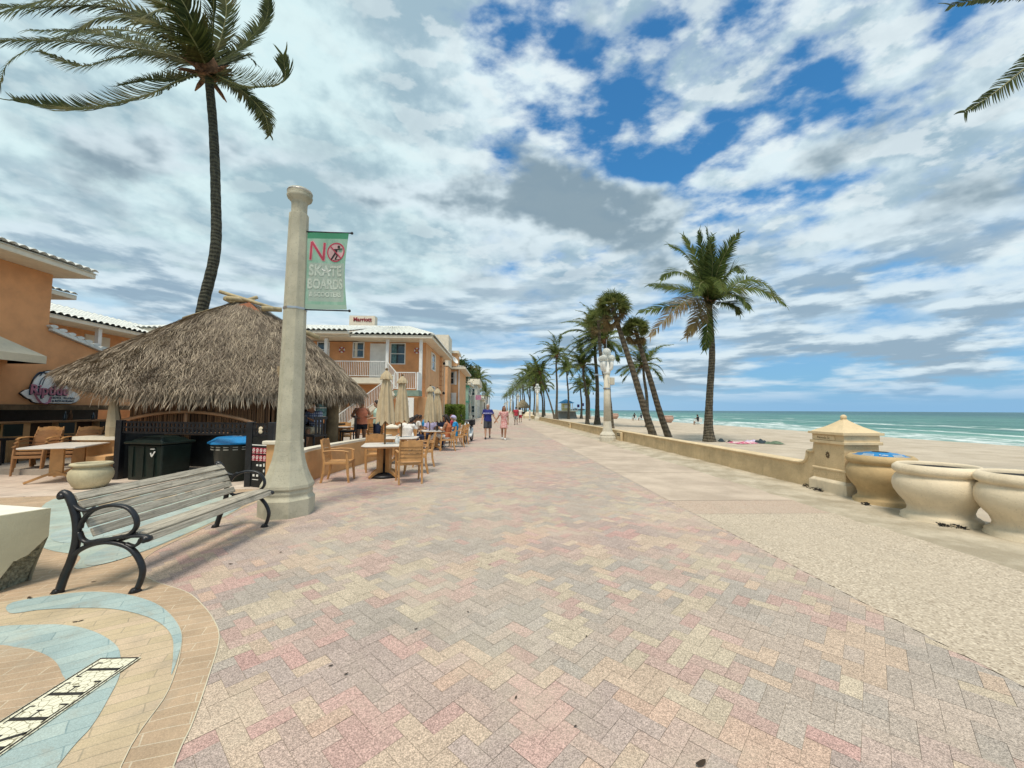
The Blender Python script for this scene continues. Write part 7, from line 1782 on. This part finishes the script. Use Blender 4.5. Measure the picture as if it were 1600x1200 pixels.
figure('diner in a lilac shirt on the far side of the table', (-2.65, 16.1, 0), PI+.2, SIT, lilac_t, 'tee', navy_t, 'trousers', skin1, hair_br, 'short', 1.0, bshoe)
figure('diner in dark clothes next to the lilac shirt, under the far umbrellas', (-2.2, 16.3, 0), PI-.1, SIT, navy_t, 'tee', navy_t, 'trousers', skin3, hair_dk, 'long', 1.0, bshoe)
figure('woman in white trousers and rust top, legs crossed, facing left at the diners table', (-1.85, 14.9, 0), R(82), M_(SIT, chest=(0, -.06, .86), kneeL=(-.06, .42, .60), ankL=(.0, .70, .34), kneeR=(.10, .42, .52), ankR=(.06, .62, .12), foot=(0, .8, -.3), wrL=(-.06, .30, .84), wrR=(.08, .28, .84), look=(-.1, 1, -.35)), orange_t, 'tank', white_t, 'trousers', skin2, hair_dk, 'long', 1.03, bshoe)
figure('person in a bright blue shirt and pale cap seated farthest along the tables', (-1.7, 16.4, 0), R(95), SIT, cyan_t, 'tee', plain('tan_shorts', (.5, .4, .28)), 'shorts', skin1, hair_gr, 'short', 1.0, wshoe, hat=lilac_t)
EX = [(-3.35, 17.3, -1.3, white_t, hair_dk, skin3, 'diner in white at the fourth table, facing right'), (-2.0, 18.3, 1.3, red_t, hair_br, skin1, 'diner in red at the fourth table, facing left'), (-3.5, 19.6, -1.2, cyan_t, hair_dk, skin2, 'diner in light blue farther back along the hotel wall'), (-3.0, 20.9, 2.9, coral, hair_bl, skin1, 'diner in coral farthest back beside the hedge')]
for x, y, rz, a, hr, sk, lb in EX:
    figure(lb, (x, y, 0), rz, SIT, a, 'tee', navy_t, 'shorts', sk, hr, 'short', 1.0, bshoe, vox=.016)
    dup(ch0, (x, y-.0, 0), rz, 'tan armchair under the ' + lb)
for k, (x, y, rz, J, a, lb) in enumerate(((25.2, 47.9, .6, SIT, black_t, 'left one of two people in beach chairs near the surf, dark hair'), (26.2, 47.3, .9, SIT, navy_t, 'right one of two people in beach chairs near the surf'), (24.6, 68.5, .3, SIT, black_t, 'person sitting far out on the sand beyond the fan palms, left'), (25.6, 68.0, .8, SIT, navy_t, 'dark-clothed person far out on the sand beyond the fan palms, middle'), (26.6, 67.5, 1.0, SIT, white_t, 'pale person far out on the sand beyond the fan palms, right'))):
    p_ = figure(lb, (x, y, zb(x, y)-.03), rz, J, a, 'tee', white_t, 'shorts', skin2, hair_dk, 'short', 1.05, None, vox=.022)
    c_ = thing('beach_chair', 'low pale beach chair under the %s beach sitter' % ['left surfside', 'right surfside', 'left far', 'middle far', 'right far'][k], 'chair', (x, y, zb(x, y)), rz, 'low beach chairs')
    mb = MB(); mb.box((0, .02, .40), (.52, .5, .03)); mb.build('seat', white, c_); mb = MB(); mb.bar((0, -.24, .40), (0, -.36, .85), .5, .03, up=(1, 0, 0)); mb.build('backrest', white, c_)
    for s_ in (-1, 1): MB().bar((s_*.24, -.25, 0), (s_*.24, .25, .40), .025, .025).build('leg', chrome, c_); MB().bar((s_*.24, .25, 0), (s_*.24, -.25, .40), .025, .025).build('leg', chrome, c_)
